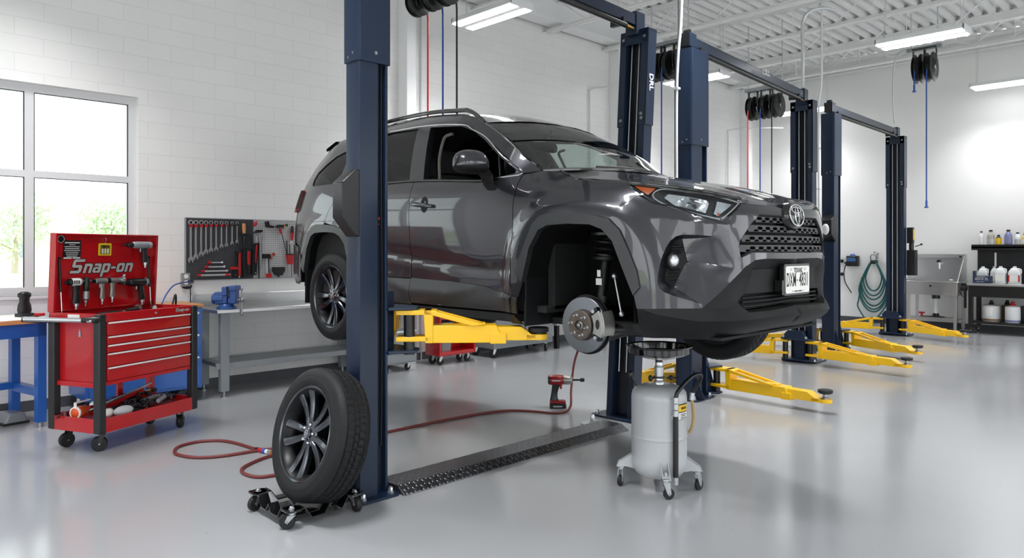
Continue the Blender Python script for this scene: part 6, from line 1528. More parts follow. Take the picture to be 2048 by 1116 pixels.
t = cart_thing('chain', 'heap of dark steel chain in the middle of the lower tray', 'chain', .45, .12, zt + .02, 0); b = MB()
for k in range(80):
    c = Vector((rnd.uniform(-.12, .12), rnd.uniform(-.06, .06), rnd.uniform(-.01, .05))); q = rot(rnd.random() * 3, rnd.random() * 3, rnd.random() * 3); q.translation = c
    b.tube([q @ Vector((.018 * math.cos(a), .011 * math.sin(a), 0)) for a in [2 * PI * i / 10 for i in range(10)]], .004, 5, closed=True)
o = obj('links', b, M_['darkmetal'], t); o['kind'] = 'stuff'
t = cart_thing('hammer', 'hammer with a yellow wooden handle in the right rear of the tray', 'hammer', .76, .4, zt + .06, R(8)); b = MB(); b.tube([(-.12, 0, 0), (.08, 0, .01)], [.014, .012], 10); obj('handle', b, mat('ochre_handle', 'b58b3a', .5), t); b = MB(); b.cyl((.09, -.045, .01), (.09, .045, .01), .018); obj('head', b, M_['darkmetal'], t)
t = cart_thing('socket_case', 'flat black case at the right end of the lower tray', 'case', .82, .26, zt + .025, R(10)); b = MB(); b.b(-.09, .06, -.09, .09, -.02, .02); obj('shell', b, M_['satin'], t, bevel=.006); b = MB(); b.b(-.02, .0, -.095, -.088, -.008, .01); obj('latch', b, M_['zinc'], t)
t = cart_thing('air_hose_coil', 'dark coil of hose behind the pliers in the lower tray', 'hose', .56, .4, zt + .02, 0); b = MB(); b.tube([((.07 + .002 * a) * math.cos(a), (.05 + .002 * a) * math.sin(a), .0025 * a) for a in np.linspace(0, 20, 90)], .008, 6); obj('coil', b, M_['cable'], t)
# cable from the wall socket to the cart
t = thing('power_cord', 'blue and black power cord running from the wall socket to the cart', 'cord'); b = MB(); b.tube(spline([(2.92, 7.88, 1.16), (2.86, 7.7, 1.17), (2.7, 7.5, 1.17), (2.55, 7.3, 1.15), (2.4, 7.05, 1.08), (2.28, 6.8, 1.02)], 6), .007, 8); obj('cable', b, M_['air_blue'], t)
b = MB(); b.tube(spline([(2.3, 6.6, 1.02), (2.36, 6.7, 1.1), (2.42, 6.85, 1.05), (2.45, 6.95, .95)], 6), .009, 8); obj('cable', b, M_['cable'], t)
b = MB(); b.tube([(2.95, 7.88, 1.16), (2.86, 7.72, 1.17)], .018, 10); obj('plug', b, M_['satin'], t)
# ================================================================== BENCHES, CABINETS AND WALL TOOLS ALONG THE LEFT WALL
def wl(px_, py_, Y):
    """Point of a picture position on the plane Y (left wall and things hung on it)."""
    r = (px_ - 1024) / FPX; u = (HORIZON - py_) / FPX; s, c = math.sin(YAW), math.cos(YAW); d = Y / (c - r * s)
    return (d * (s + r * c), Y, CAMZ + d * u)
# steel bench
t = thing('steel_bench', 'stainless steel workbench with a low shelf under the pegboard', 'workbench', (2.95, 7.22, 0))
BL, BD = 1.85, .70
b = MB(); b.b(0, BL, 0, BD, .86, .90); b.b(0, BL, BD - .02, BD, .9, 1.02); obj('worktop', b, M_['steel'], t, bevel=.006)
for i, (x, y) in enumerate(((.06, .06), (BL - .1, .06), (.06, BD - .12), (BL - .1, BD - .12))):
    b = MB(); b.b(x, x + .09, y, y + .07, .06, .86); l = obj('leg', b, M_['gray_paint'], t, bevel=.006)
    b = MB(); b.cyl((x + .045, y + .035, .0), (x + .045, y + .035, .012), .035, n=16); b.cyl((x + .045, y + .035, .012), (x + .045, y + .035, .07), .014, n=12); obj('foot', b, M_['bolt'], l)
b = MB(); b.b(.06, BL - .06, .1, BD - .1, .30, .34); b.b(.02, BL - .02, .08, .1, .29, .345); obj('shelf', b, M_['gray_paint'], t, bevel=.003)
# vise
t = thing('bench_vise', 'blue cast bench vise bolted to the corner of the steel bench', 'vise', (3.08, 7.31, .902), R(-44))
b = MB(); b.lathe([(.1, 0), (.1, .015), (.07, .03), (.06, .05)], 20); obj('swivel_base', b, M_['vise_blue'], t)
b = MB(); b.b(-.11, .02, -.05, .05, .05, .17); b.lathe([(.055, -.14), (.06, -.1), (.06, -.02)], 18, frame((0, 0, .1), (1, 0, 0))); b.b(-.03, .025, -.065, .065, .13, .225); obj('fixed_jaw', b, M_['vise_blue'], t, bevel=.012, seg=3)
b = MB(); b.b(.05, .11, -.055, .055, .05, .21); b.b(.045, .12, -.075, .075, .185, .235); b.b(.02, .1, -.035, .035, .05, .11); obj('sliding_jaw', b, M_['vise_blue'], t, bevel=.01, seg=3)
b = MB(); b.b(.022, .03, -.07, .07, .19, .222); b.b(.038, .046, -.07, .07, .19, .222); obj('jaw_plate', b, M_['darkmetal'], t)
b = MB(); b.cyl((.1, 0, .09), (.17, 0, .09), .02); b.cyl((.155, 0, .2), (.155, 0, -.06), .008); b.ball((.155, 0, .2), .014); b.ball((.155, 0, -.06), .014); b.ball((.16, 0, .09), .026); obj('screw_handle', b, M_['bolt'], t)
# pegboard
def peg_mat(name, col, hole):
    m = mat(name, col, .5); nt = m.node_tree; L = nt.links.new; p = nt.nodes['Principled BSDF']; tc = nt.nodes.new('ShaderNodeTexCoord'); s = nt.nodes.new('ShaderNodeSeparateXYZ'); L(tc.outputs['Object'], s.inputs[0]); q = []
    for ax in 'XZ':
        a = nt.nodes.new('ShaderNodeMath'); a.operation = 'MULTIPLY'; a.inputs[1].default_value = 1 / .0254; L(s.outputs[ax], a.inputs[0])
        f = nt.nodes.new('ShaderNodeMath'); f.operation = 'FRACT'; L(a.outputs[0], f.inputs[0]); d = nt.nodes.new('ShaderNodeMath'); d.operation = 'SUBTRACT'; d.inputs[1].default_value = .5; L(f.outputs[0], d.inputs[0])
        w = nt.nodes.new('ShaderNodeMath'); w.operation = 'MULTIPLY'; L(d.outputs[0], w.inputs[0]); L(d.outputs[0], w.inputs[1]); q.append(w)
    a = nt.nodes.new('ShaderNodeMath'); a.operation = 'ADD'; L(q[0].outputs[0], a.inputs[0]); L(q[1].outputs[0], a.inputs[1])
    lt = nt.nodes.new('ShaderNodeMath'); lt.operation = 'LESS_THAN'; lt.inputs[1].default_value = .05; L(a.outputs[0], lt.inputs[0])
    mx = nt.nodes.new('ShaderNodeMix'); mx.data_type = 'RGBA'; mx.inputs[6].default_value = lin(col); mx.inputs[7].default_value = lin(hole); L(lt.outputs[0], mx.inputs[0]); L(mx.outputs[2], p.inputs['Base Color'])
    return m
M_['peg_dark'] = peg_mat('dark_perforated_board', '3c3e42', '222326'); M_['peg_light'] = peg_mat('pale_perforated_board', 'b9b9ba', '6b6b6d')
t = thing('pegboard', 'large perforated tool board on the block wall, half dark and half pale', 'pegboard', (2.9, 7.95, 1.18))
b = MB(); b.b(0, .74, -.035, -.022, 0, .66); obj('dark_panel', b, M_['peg_dark'], t)
b = MB(); b.b(.742, 1.9, -.035, -.022, 0, .66); obj('pale_panel', b, M_['peg_light'], t)
b = MB(); b.b(-.008, .0, -.04, -.0, -.008, .668); b.b(1.9, 1.908, -.04, 0, -.008, .668); b.b(0, 1.9, -.03, 0, .66, .668); b.b(0, 1.9, -.03, 0, -.008, 0); b.b(.02, 1.88, -.022, 0, .03, .06); obj('frame', b, M_['gray_paint'], t)
PY = 7.905
def z3(x, y): return wl(340 + x / 4.65, 420 + y / 4.65, PY)
def wrench_mesh(L, s):
    """Combination wrench hanging down from its ring, length L."""
    b = MB(); F = Matrix(((1, 0, 0, 0), (0, 0, -1, 0), (0, 1, 0, 0), (0, 0, 0, 1)))
    b.ringprism(circle(.021 * s, 18, 0, -.021 * s), circle(.0125 * s, 18, 0, -.021 * s), -.006 * s, .006 * s, F)
    b.prism([(-.008 * s, -.038 * s), (.008 * s, -.038 * s), (.0075 * s, -L * .5), (.009 * s, -L + .05 * s), (-.009 * s, -L + .05 * s), (-.0075 * s, -L * .5)], -.0035 * s, .0035 * s, F)
    e = -L + .02 * s
    b.prism([(-.009 * s, e + .035 * s), (.009 * s, e + .035 * s), (.022 * s, e + .015 * s), (.021 * s, e - .006 * s), (.015 * s, e - .02 * s), (.009 * s, e - .004 * s), (.004 * s, e + .006 * s), (-.006 * s, e + .003 * s), (-.009 * s, e - .022 * s), (-.018 * s, e - .012 * s), (-.024 * s, e + .008 * s)], -.005 * s, .005 * s, F)
    return b
ords = ('first', 'second', 'third', 'fourth', 'fifth', 'sixth', 'seventh', 'eighth', 'ninth', 'tenth')
for k, (x, y0, y1) in enumerate(((193, 92, 492), (240, 95, 465), (290, 97, 437), (335, 99, 415), (382, 101, 398), (430, 103, 385), (480, 105, 357), (526, 106, 347), (578, 108, 328), (625, 108, 312))):
    p, q = z3(x, y0), z3(x, y1); L = p[2] - q[2]; s = 1.25 - .055 * k
    lab = 'largest and leftmost chrome wrench on the tool board' if k == 0 else 'smallest chrome wrench, last of the row on the tool board' if k == 9 else '%s chrome wrench from the left in the tapering row on the tool board' % ords[k]
    t = thing('combination_wrench', lab, 'wrench', p, group='chrome wrenches on the tool board'); obj('body', wrench_mesh(L, s), M_['tool_chrome'], t, bevel=.001)
    b = MB(); b.b(-.014 * s, .014 * s, -.012, -.005, -.062 * s, -.038 * s); obj('size_clip', b, M_['red_plastic' if k < 8 else 'satin'], t)
    b = MB(); b.cyl((0, .0095, -.02 * s), (0, -.014, -.02 * s), .005, n=8); obj('peg', b, M_['satin'], t)
for k, (x0, x1, y) in enumerate(((350, 492, 489), (322, 512, 530), (288, 538, 570), (252, 560, 608))):
    p, q = z3(x0, y), z3(x1, y); L = q[0] - p[0]
    t = thing('socket_extension', '%s short chrome bar with red ends below the row of wrenches' % ('topmost', 'second', 'third', 'lowest')[k], 'extension bar', (p[0], p[1] - .006, p[2]), group='chrome bars on the tool board')
    b = MB(); b.cyl((.02, 0, 0), (L - .02, 0, 0), .0075 + .0012 * k, n=12); b.ball((L - .012, 0, 0), .013); obj('bar', b, M_['tool_chrome'], t)
    b = MB(); b.cyl((0, 0, 0), (.035, 0, 0), .013, n=12); obj('red_end', b, M_['red_plastic'], t)
    if k == 3: b = MB(); b.cyl((L - .06, 0, 0), (L - .01, 0, 0), .014, n=12); obj('red_end', b, M_['red_plastic'], t)
    b = MB(); b.b(L * .3, L * .34, .0, .0155, -.012, .012); b.b(L * .7, L * .74, .0, .0155, -.012, .012); obj('clip', b, M_['satin'], t)
def boardbox(name, label, cat, parts, ref):
    o = z3(*ref); t = thing(name, label, cat, o)
    for nm, m, kind, a in parts:
        b = MB()
        if kind == 'box':
            x0, y0, x1, y1, dp = a; p, q = z3(x0, y0), z3(x1, y1); b.b(p[0] - o[0], q[0] - o[0], -dp, .0095, q[2] - o[2], p[2] - o[2])
            obj(nm, b, M_[m], t, bevel=.004)
        elif kind == 'tube':
            pts, r, n = a; b.tube([tuple(np.array(z3(x, y)) - np.array(o) + np.array([0, -.012, 0])) for x, y in pts], r, n); obj(nm, b, M_[m], t)
        elif kind == 'poly':
            pts, dp = a; Q = [np.array(z3(x, y)) - np.array(o) for x, y in pts]; b.prism([(p[0], p[2]) for p in Q], -.0095, dp, Matrix(((1, 0, 0, 0), (0, 0, -1, 0), (0, 1, 0, 0), (0, 0, 0, 1)))); obj(nm, b, M_[m], t, bevel=.002)
    return t
boardbox('screwdriver_holder', 'wood handled chisel in a dark holder beside the small wrenches', 'holder', [('handle', 'wood', 'tube', ([(682, 125), (684, 170), (686, 222)], [.018, .02, .016], 12)), ('plate', 'charcoal', 'box', (635, 234, 770, 365, .012)), ('ledge', 'satin', 'box', (660, 218, 725, 240, .04)), ('blade', 'satin', 'tube', ([(690, 240), (688, 290), (684, 330)], [.02, .016, .008], 8))], (690, 240))
boardbox('spring_clamp', 'small red clip at the top of the pale board', 'clip', [('jaw', 'red_plastic', 'tube', ([(770, 150), (782, 118), (808, 106), (802, 130), (775, 150)], .009, 8))], (790, 125))
boardbox('tin_holder', 'black bracket with two pale steel rules hanging under it', 'rule', [('bracket', 'satin', 'poly', ([(770, 215), (800, 185), (855, 185), (850, 205), (820, 212), (790, 215)], .03)), ('rule', 'steel', 'box', (798, 236, 818, 308, .008)), ('rule', 'steel', 'box', (832, 236, 856, 530, .008)), ('blade', 'darkmetal', 'box', (824, 300, 831, 635, .01))], (820, 210))
boardbox('breaker_bar', 'black and red torque handle in the left black sleeve of the board', 'torque handle', [('sleeve', 'satin', 'box', (607, 388, 632, 625, .02)), ('handle', 'red_plastic', 'box', (630, 395, 650, 610, .028)), ('cap', 'satin', 'box', (605, 383, 655, 398, .03)), ('tip', 'zinc', 'box', (633, 612, 645, 630, .02))], (630, 390))
boardbox('hand_saw', 'red handled saw in the middle black sleeve of the board', 'saw', [('sleeve', 'satin', 'box', (676, 372, 716, 628, .018)), ('handle', 'red_plastic', 'box', (712, 385, 737, 510, .03)), ('grip', 'satin', 'box', (716, 510, 738, 575, .028)), ('hook', 'satin', 'box', (700, 368, 740, 385, .03))], (700, 370))
boardbox('torque_wrench', 'tall black case with a red stripe, right of the red handled saw', 'case', [('sleeve', 'satin', 'poly', ([(768, 310), (815, 308), (795, 605), (755, 605)], .03)), ('stripe', 'red_plastic', 'poly', ([(788, 325), (803, 325), (790, 490), (780, 490)], .036)), ('dot', 'zinc', 'box', (780, 580, 788, 590, .036))], (785, 310))
boardbox('t_handle', 'red T handle key at the foot of the dark board', 'key', [('handle', 'red_plastic', 'box', (557, 530, 628, 552, .03)), ('shaft', 'satin', 'poly', ([(580, 552), (605, 552), (598, 630), (584, 630)], .02)), ('collar', 'red_plastic', 'box', (597, 595, 628, 610, .02))], (590, 540))
boardbox('angle_bracket', 'black angled tool hung high on the pale board', 'hand tool', [('body', 'satin', 'poly', ([(882, 108), (910, 103), (918, 140), (962, 150), (955, 168), (890, 160)], .03))], (910, 110))
boardbox('caulk_gun', 'black and red grease gun hung with its head up on the pale board', 'grease gun', [('head', 'satin', 'poly', ([(975, 150), (1000, 138), (1070, 140), (1085, 128), (1085, 150), (1040, 165), (1000, 165)], .03)), ('button', 'yellow_label', 'box', (1050, 148, 1064, 162, .034)), ('body', 'red_plastic', 'tube', ([(1018, 175), (1030, 220)], [.016, .012], 10)), ('rod', 'satin', 'tube', ([(1035, 220), (1070, 360), (1085, 420)], .005, 6))], (1030, 140))
boardbox('nut_driver', 'red and black screwdriver hung near the car bumper', 'screwdriver', [('grip', 'satin', 'tube', ([(1132, 150), (1132, 215)], [.014, .022], 12)), ('handle', 'red_plastic', 'tube', ([(1132, 212), (1128, 285)], [.022, .012], 12)), ('tip', 'zinc', 'tube', ([(1128, 285), (1126, 305)], .006, 8))], (1132, 150))
boardbox('bar_clamp', 'steel bar clamp with red ends hung on the pale board', 'clamp', [('head', 'darkmetal', 'box', (862, 408, 925, 450, .03)), ('bar', 'zinc', 'tube', ([(898, 445), (900, 590)], .006, 8)), ('bar', 'darkmetal', 'tube', ([(912, 445), (916, 590)], .007, 8)), ('screw', 'brass', 'tube', ([(925, 415), (955, 412)], .008, 8)), ('end', 'red_plastic', 'box', (950, 400, 970, 425, .025)), ('foot', 'red_plastic', 'box', (893, 590, 935, 628, .03)), ('lug', 'red_plastic', 'box', (922, 440, 945, 455, .025))], (900, 420))
boardbox('black_tray', 'small black box shelf low on the pale board', 'box', [('box', 'satin', 'box', (950, 530, 1052, 570, .05)), ('face', 'charcoal', 'poly', ([(950, 570), (1052, 570), (1030, 608), (975, 608)], .04)), ('pin', 'satin', 'box', (1000, 605, 1015, 625, .02))], (1000, 545))
boardbox('tool_cup', 'red funnel shaped cup holding thin screwdrivers at the board edge', 'tool cup', [('cup', 'red_plastic', 'poly', ([(1080, 412), (1142, 412), (1128, 505), (1092, 505)], .04)), ('rim', 'satin', 'box', (1078, 405, 1144, 418, .045)), ('shaft', 'satin', 'tube', ([(1080, 285), (1085, 410)], .007, 6)), ('shaft', 'satin', 'tube', ([(1108, 320), (1110, 410)], .006, 6)), ('shaft', 'zinc', 'tube', ([(1105, 505), (1098, 610)], .005, 6)), ('shaft', 'darkmetal', 'tube', ([(1128, 505), (1126, 620)], .004, 6))], (1110, 420))
# wall socket
t = thing('wall_socket', 'grey double wall socket box below the left end of the tool board', 'socket', wl(369, 559, 7.95))
b = MB(); b.b(-.045, .045, -.045, 0, -.075, .07); obj('box', b, M_['gray_paint'], t, bevel=.006)
for z in (-.03, .035): b = MB(); b.prism(circle(.024, 18, 0, z), .045, .048, Matrix(((1, 0, 0, 0), (0, 0, -1, 0), (0, 1, 0, 0), (0, 0, 0, 1)))); obj('outlet', b, M_['paper'], t); 
t = thing('adapter', 'black plug adapter and drooping cord under the wall socket', 'plug', wl(374, 573, 7.93)); b = MB(); b.ball((0, 0, 0), (.055, .025, .028)); obj('body', b, M_['satin'], t); b = MB(); b.tube([(.03, -.01, -.01), (.035, -.01, -.12), (.03, -.01, -.25)], .006, 6); obj('cord', b, M_['cable'], t)
# blue workbench at the far left
t = thing('blue_workbench', 'blue workbench with a plywood edge under the window', 'workbench', (1.50, 7.14, 0), R(12))
b = MB(); b.b(-1.9, 0, 0, .62, .885, .92); obj('worktop', b, M_['wood'], t, bevel=.003); b = MB(); b.b(-1.9, 0, .002, .62, .92, .924); obj('top_sheet', b, M_['paper'], t)
b = MB(); b.b(-1.88, -.02, .03, .06, .77, .885); b.b(-1.88, -.02, .56, .59, .77, .885); b.b(-.05, -.02, .06, .56, .77, .885); obj('apron', b, M_['blue'], t, bevel=.003)
for x in (-.09, -1.86):
    for y in (.03, .52): 
        b = MB(); b.b(x, x + .07, y, y + .07, .04, .885); l = obj('leg', b, M_['blue'], t, bevel=.003); b = MB(); b.cyl((x + .035, y + .035, 0), (x + .035, y + .035, .045), .022, n=14); obj('foot', b, M_['bolt'], l)
b = MB(); b.b(-.09, -.02, .1, .52, .26, .33); b.b(-1.8, -.09, .5, .56, .28, .34); obj('stretcher', b, M_['blue'], t, bevel=.003)
t = thing('detail_sander', 'black and red cordless sander standing on the blue workbench', 'sander', (1.36, 7.42, .924), R(30))
b = MB(); b.loft([[(r * math.cos(a) * 1.1, r * .8 * math.sin(a), z) for a in [2 * PI * i / 18 for i in range(18)]] for r, z in ((.05, .03), (.055, .06), (.05, .1), (.038, .13), (.04, .16), (.052, .175), (.052, .2), (.03, .215))]); obj('body', b, M_['satin'], t, angle=60); b = MB(); b.b(-.06, .06, -.04, .04, 0, .03); obj('pad', b, M_['charcoal'], t, bevel=.005); b = MB(); b.b(-.042, .042, -.03, .03, .178, .198); obj('switch', b, M_['red_plastic'], t, bevel=.006)
t = thing('sanding_disc_box', 'red handled scraper lying beside the sander on the workbench', 'scraper', (1.44, 7.3, .926), R(20)); b = MB(); b.tube([(-.03, 0, .015), (.05, 0, .018)], [.018, .012], 10); obj('handle', b, M_['red_plastic'], t); b = MB(); b.b(-.12, -.02, -.04, .04, 0, .004); obj('blade', b, M_['cable'], t)
t = thing('bench_foot_box', 'grey box on the floor under the blue workbench', 'box', (1.28, 7.52, 0), R(12)); b = MB(); b.prism([(-.09, 0), (.09, 0), (.07, .09), (-.05, .1)], -.1, .1, XZ); obj('shell', b, M_['gray_paint'], t, bevel=.01); b = MB(); b.b(-.1, .1, -.11, .11, 0, .02); obj('tray', b, M_['satin'], t)
# cabinets
def cabinet(name, label, cat, x0, x1, y0, y1, z0, z1, m, fronts, top=None, wheels=True, open_below=None):
    t = thing(name, label, cat, (x0, y0, 0)); w, d = x1 - x0, y1 - y0
    b = MB()
    if open_below:
        zb = open_below; b.b(0, w, .0, d, zb, z1); b.b(0, .03, 0, d, z0, zb); b.b(w - .03, w, 0, d, z0, zb); b.b(.03, w - .03, 0, d, z0, z0 + .05); b.b(.03, w - .03, d - .02, d, z0 + .05, zb)
    else: b.b(0, w, 0, d, z0, z1)
    obj('body', b, M_[m], t, bevel=.006)
    for nm, fx0, fx1, fz0, fz1, hm in fronts:
        b = MB(); b.b(fx0, fx1, -.018, -.001, fz0, fz1); f = obj(nm, b, M_[m], t, bevel=.004)
        if hm == 'h': b = MB(); b.b(fx0 + .01, fx1 - .01, -.035, -.016, fz1 - .035, fz1 - .012); obj('handle', b, M_['zinc'], f, bevel=.004)
        if hm == 'v': b = MB(); b.cyl((fx1 - .03, -.04, (fz0 + fz1) / 2 - .12), (fx1 - .03, -.04, (fz0 + fz1) / 2 + .12), .01); b.b(fx1 - .036, fx1 - .024, -.04, -.016, fz1 - .2, fz1 - .18); obj('handle', b, M_['chrome'], f)
    if top: b = MB(); b.b(-.01, w + .01, -.02, d + .005, z1, z1 + .03); obj('top', b, M_[top], t, bevel=.004)
    if wheels:
        for x, y in ((.08, .07), (w - .08, .07), (.08, d - .07), (w - .08, d - .07)): caster(t, x, y, z0, (z0 - .02) * .5, .03, R(150) + x, fork_m='zinc', trail=.015)
    return t
cabinet('tool_cabinet', 'blue rolling cabinet with a wooden top behind the red cart', 'cabinet', 1.8, 2.84, 7.32, 7.88, .13, .93, 'blue', [('drawer', .03, 1.01, .7, .9, 'h'), ('drawer', .03, 1.01, .48, .68, 'h'), ('drawer', .03, 1.01, .16, .46, 'h')], 'wood')
cabinet('drawer_cabinet', 'grey rolling drawer cabinet close behind the near lift post', 'cabinet', 4.85, 5.48, 7.3, 7.85, .1, .95, 'gray_paint', [('drawer', .02, .61, .12, .3, 'h'), ('drawer', .02, .61, .32, .52, 'h'), ('drawer', .02, .61, .54, .73, 'h'), ('drawer', .02, .61, .75, .93, 'h')])
cabinet('service_cart', 'red service cart with an open bottom between two grey cabinets', 'tool cart', 5.86, 6.48, 7.32, 7.62, .12, .9, 'red', [('drawer', .05, .58, .8, .88, 'h'), ('drawer', .05, .58, .71, .79, 'h'), ('drawer', .05, .58, .62, .7, 'h')], open_below=.6)
t = thing('waste_bin', 'grey plastic bin inside the open bottom of the red service cart', 'bin', (6.03, 7.46, .172)); b = MB(); b.loft([[(x * s_, y * s_, z) for x, y in rrect(-.1, .1, -.09, .09, .02)] for s_, z in ((.8, 0), (1, .36), (1.05, .365), (1.05, .38), (.97, .38), (.78, .02))]); obj('tub', b, M_['gray_paint'], t); b = MB(); b.ringprism([(x * 1.07, y * 1.07) for x, y in rrect(-.1, .1, -.09, .09, .02)], [(x * .95, y * .95) for x, y in rrect(-.1, .1, -.09, .09, .02)], .375, .387); obj('rim', b, M_['charcoal'], t)
cabinet('door_cabinet', 'grey two door cabinet on casters behind the front wheel arch', 'cabinet', 6.78, 7.98, 7.28, 7.8, .13, .95, 'gray_paint', [('door', .03, .59, .2, .92, 'v'), ('door', .61, 1.17, .2, .92, '')])
cabinet('wall_bench', 'grey wall bench with a lower box behind the brake disc', 'workbench', 8.15, 10.0, 7.35, 7.9, .35, .9, 'light_gray', [('drawer', .05, .9, .6, .85, 'h'), ('drawer', .95, 1.8, .6, .85, 'h')], 'steel', wheels=False)
for o in [c for c in bpy.data.objects if c.get('label', '').startswith('grey wall bench')]:
    for x in (.05, 1.8):
        for y in (.05, .5): b = MB(); b.b(x - .03, x + .03, y - .03, y + .03, 0, .36); obj('leg', b, M_['satin'], o)
# ================================================================== AGAINST THE BACK WALL
def wb(px_, py_, X):
    r = (px_ - 1024) / FPX; u = (HORIZON - py_) / FPX; s, c = math.sin(YAW), math.cos(YAW); d = X / (s + r * c)
    return (X, d * (c - r * s), CAMZ + d * u)
# hand wash sink; local x runs to the right of the picture (towards -Y), local y towards the wall
t = thing('utility_sink', 'stainless steel wash sink with a hooded back against the white wall', 'sink', (15.05, 4.62, 0), -PI / 2)
SW, SD = .88, .62
b = MB(); b.b(0, SW, 0, .02, .66, .9); b.b(0, .02, .02, SD, .66, .9); b.b(SW - .02, SW, .02, SD, .66, .9); b.b(0, SW, SD - .02, SD, .66, .9); b.b(.02, SW - .02, .02, SD - .02, .66, .68); obj('basin', b, M_['steel'], t, bevel=.006)
b = MB(); b.b(-.03, SW + .03, -.03, .03, .895, .915); b.b(-.03, .02, .03, SD, .895, .915); b.b(SW - .02, SW + .03, .03, SD, .895, .915); b.b(.02, SW - .02, .03, SD - .02, .84, .846); obj('rim', b, M_['steel'], t, bevel=.004)
b = MB(); YZ = Matrix(((0, 0, 1, 0), (1, 0, 0, 0), (0, 1, 0, 0), (0, 0, 0, 1)))
b.b(0, SW, SD - .015, SD, .9, 1.42); b.prism([(.03, .915), (SD, .915), (SD, 1.42), (SD - .18, 1.36)], -.005, .01, YZ); b.prism([(.03, .915), (SD, .915), (SD, 1.42), (SD - .18, 1.36)], SW - .01, SW + .005, YZ); b.b(-.04, SW, SD - .2, SD, 1.352, 1.364); obj('hood', b, M_['steel'], t)
for x in (.02, SW - .07):
    for y in (.03, SD - .07): b = MB(); b.b(x, x + .05, y, y + .05, .03, .67); l = obj('leg', b, M_['steel'], t, bevel=.004); b = MB(); b.cyl((x + .025, y + .025, 0), (x + .025, y + .025, .035), .014, n=10); obj('foot', b, M_['bolt'], l)
b = MB(); b.b(.03, SW - .03, .05, SD - .05, .2, .22); b.b(.03, SW - .03, .04, .06, .18, .24); obj('lower_shelf', b, M_['steel'], t)
b = MB(); b.lathe([(.02, 0), (.02, .006), (.01, .01), (0, .01)], 18, frame((.44, 0, .83), (0, -1, 0))); obj('badge', b, M_['satin'], t)
b = MB(); b.cyl((.45, SD - .02, 1.24), (.45, SD - .1, 1.24), .032, n=16); b.cyl((.45, SD - .09, 1.25), (.45, SD - .09, 1.14), .02, n=14); obj('tap', b, M_['chrome'], t); b = MB(); b.ball((.42, SD - .05, 1.28), .03); b.ball((.83, SD - .21, 1.38), .022); obj('knob', b, M_['satin'], t)
b = MB(); b.cyl((.45, .3, .68), (.45, .3, .58), .07, n=18); b.cyl((.45, .3, .3), (.45, .3, .22), .05, n=16); obj('trap', b, M_['satin'], t); b = MB(); b.cyl((.45, .3, .6), (.45, .3, .3), .035, n=14); b.cyl((.38, .3, .6), (.38, .3, .5), .03, n=12); obj('drain_pipe', b, M_['offwhite'], t)
b = MB(); b.tube(spline([(.3, .35, .225), (.36, .3, .24), (.45, .28, .3), (.54, .3, .24), (.6, .34, .225)], 5), .006, 6); b.b(.2, .55, .15, .45, .22, .235); obj('hose', b, M_['cable'], t)
t = thing('red_valve', 'small red valve handle on the lower shelf of the sink', 'valve', (15.3, 4.4, .24)); b = MB(); b.cyl((0, 0, 0), (0, 0, .05), .02); obj('stem', b, M_['red_plastic'], t); b = MB(); b.b(-.015, .015, -.05, .05, .05, .08); obj('handle', b, M_['red_plastic'], t, bevel=.006)
t = thing('soap_bar', 'white soap bar lying on the back ledge inside the sink', 'soap', (15.5, 3.95, .93)); b = MB(); b.ball((0, 0, 0), (.02, .035, .015)); obj('soap', b, M_['paper'], t)
# air hose coil
c = wb(1750, 520, 15.78)
t = thing('hose_hanger', 'metal tap bracket on the white wall carrying the green hose', 'hose hanger', (15.8, c[1], c[2])); b = MB(); b.b(-.14, 0, -.06, .06, -.08, .0); obj('saddle', b, M_['satin'], t, bevel=.02); b = MB(); b.tube([(-.02, .08, -.04), (-.05, .08, .08), (-.05, .05, .11), (-.05, .0, .11), (-.05, -.03, .08), (-.02, -.03, -.04)], .012, 8); b.ball((-.05, -.06, .13), .025); b.ball((-.05, -.0, .16), .018); b.cyl((-.05, -.06, .02), (-.05, -.06, .14), .014); obj('tap', b, M_['bolt'], t)
t = thing('green_hose', 'green hose coiled in long loops on the white wall', 'hose', (15.72, c[1], c[2]))
b = MB()
for k, (w_, h_) in enumerate(((.16, .62), (.2, .72), (.23, .80), (.25, .93), (.27, 1.0), (.285, 1.05))):
    pts = []
    for i in range(40):
        a = 2 * PI * i / 40; z = -.5 * h_ + .5 * h_ * math.cos(a); ww = w_ * (.45 + .55 * min(1, max(0, -z / h_ * 1.8))) if z > -h_ * .55 else w_
        pts.append((-.02 - .012 * (k % 3), ww * math.sin(a) - .0, z - .01))
    b.tube(pts, .0155, 8, closed=True)
obj('coil', b, M_['hose_green'], t)
e0 = wb(1722, 568, 15.7); b = MB(); b.tube(spline([(0, e0[1] - c[1], e0[2] - c[2]), (0, e0[1] - c[1] + .05, -.8), (-.02, .3, -1.0), (-.06, .05, -1.262), (-.02, -.22, -.95), (0, -.27, -.6)], 8), .0155, 8); obj('tail', b, M_['hose_green'], t)
b = MB(); b.cyl((0, e0[1] - c[1], e0[2] - c[2]), (0, e0[1] - c[1], e0[2] - c[2] + .07), .022); b.cyl((0, e0[1] - c[1], e0[2] - c[2] + .07), (0, e0[1] - c[1], e0[2] - c[2] + .14), .012); obj('coupling', b, M_['brass'], t)
c = wb(1706, 521, 15.78)
t = thing('wall_reel', 'black wall unit with a blue face and a dangling lead', 'wall unit', (15.8, c[1], c[2])); b = MB(); b.b(-.12, 0, -.13, .11, -.12, .1); obj('case', b, M_['satin'], t, bevel=.02); b = MB(); b.prism(rrect(-.09, .09, -.02, .06, .03), .12, .13, frame((0, 0, 0), (-1, 0, 0), (0, -1, 0))); obj('face', b, mat('blue_panel', '2d5f96', .3), t); b = MB(); b.ball((-.04, 0, .1), (.05, .06, .04)); obj('cap', b, M_['air_blue'], t)
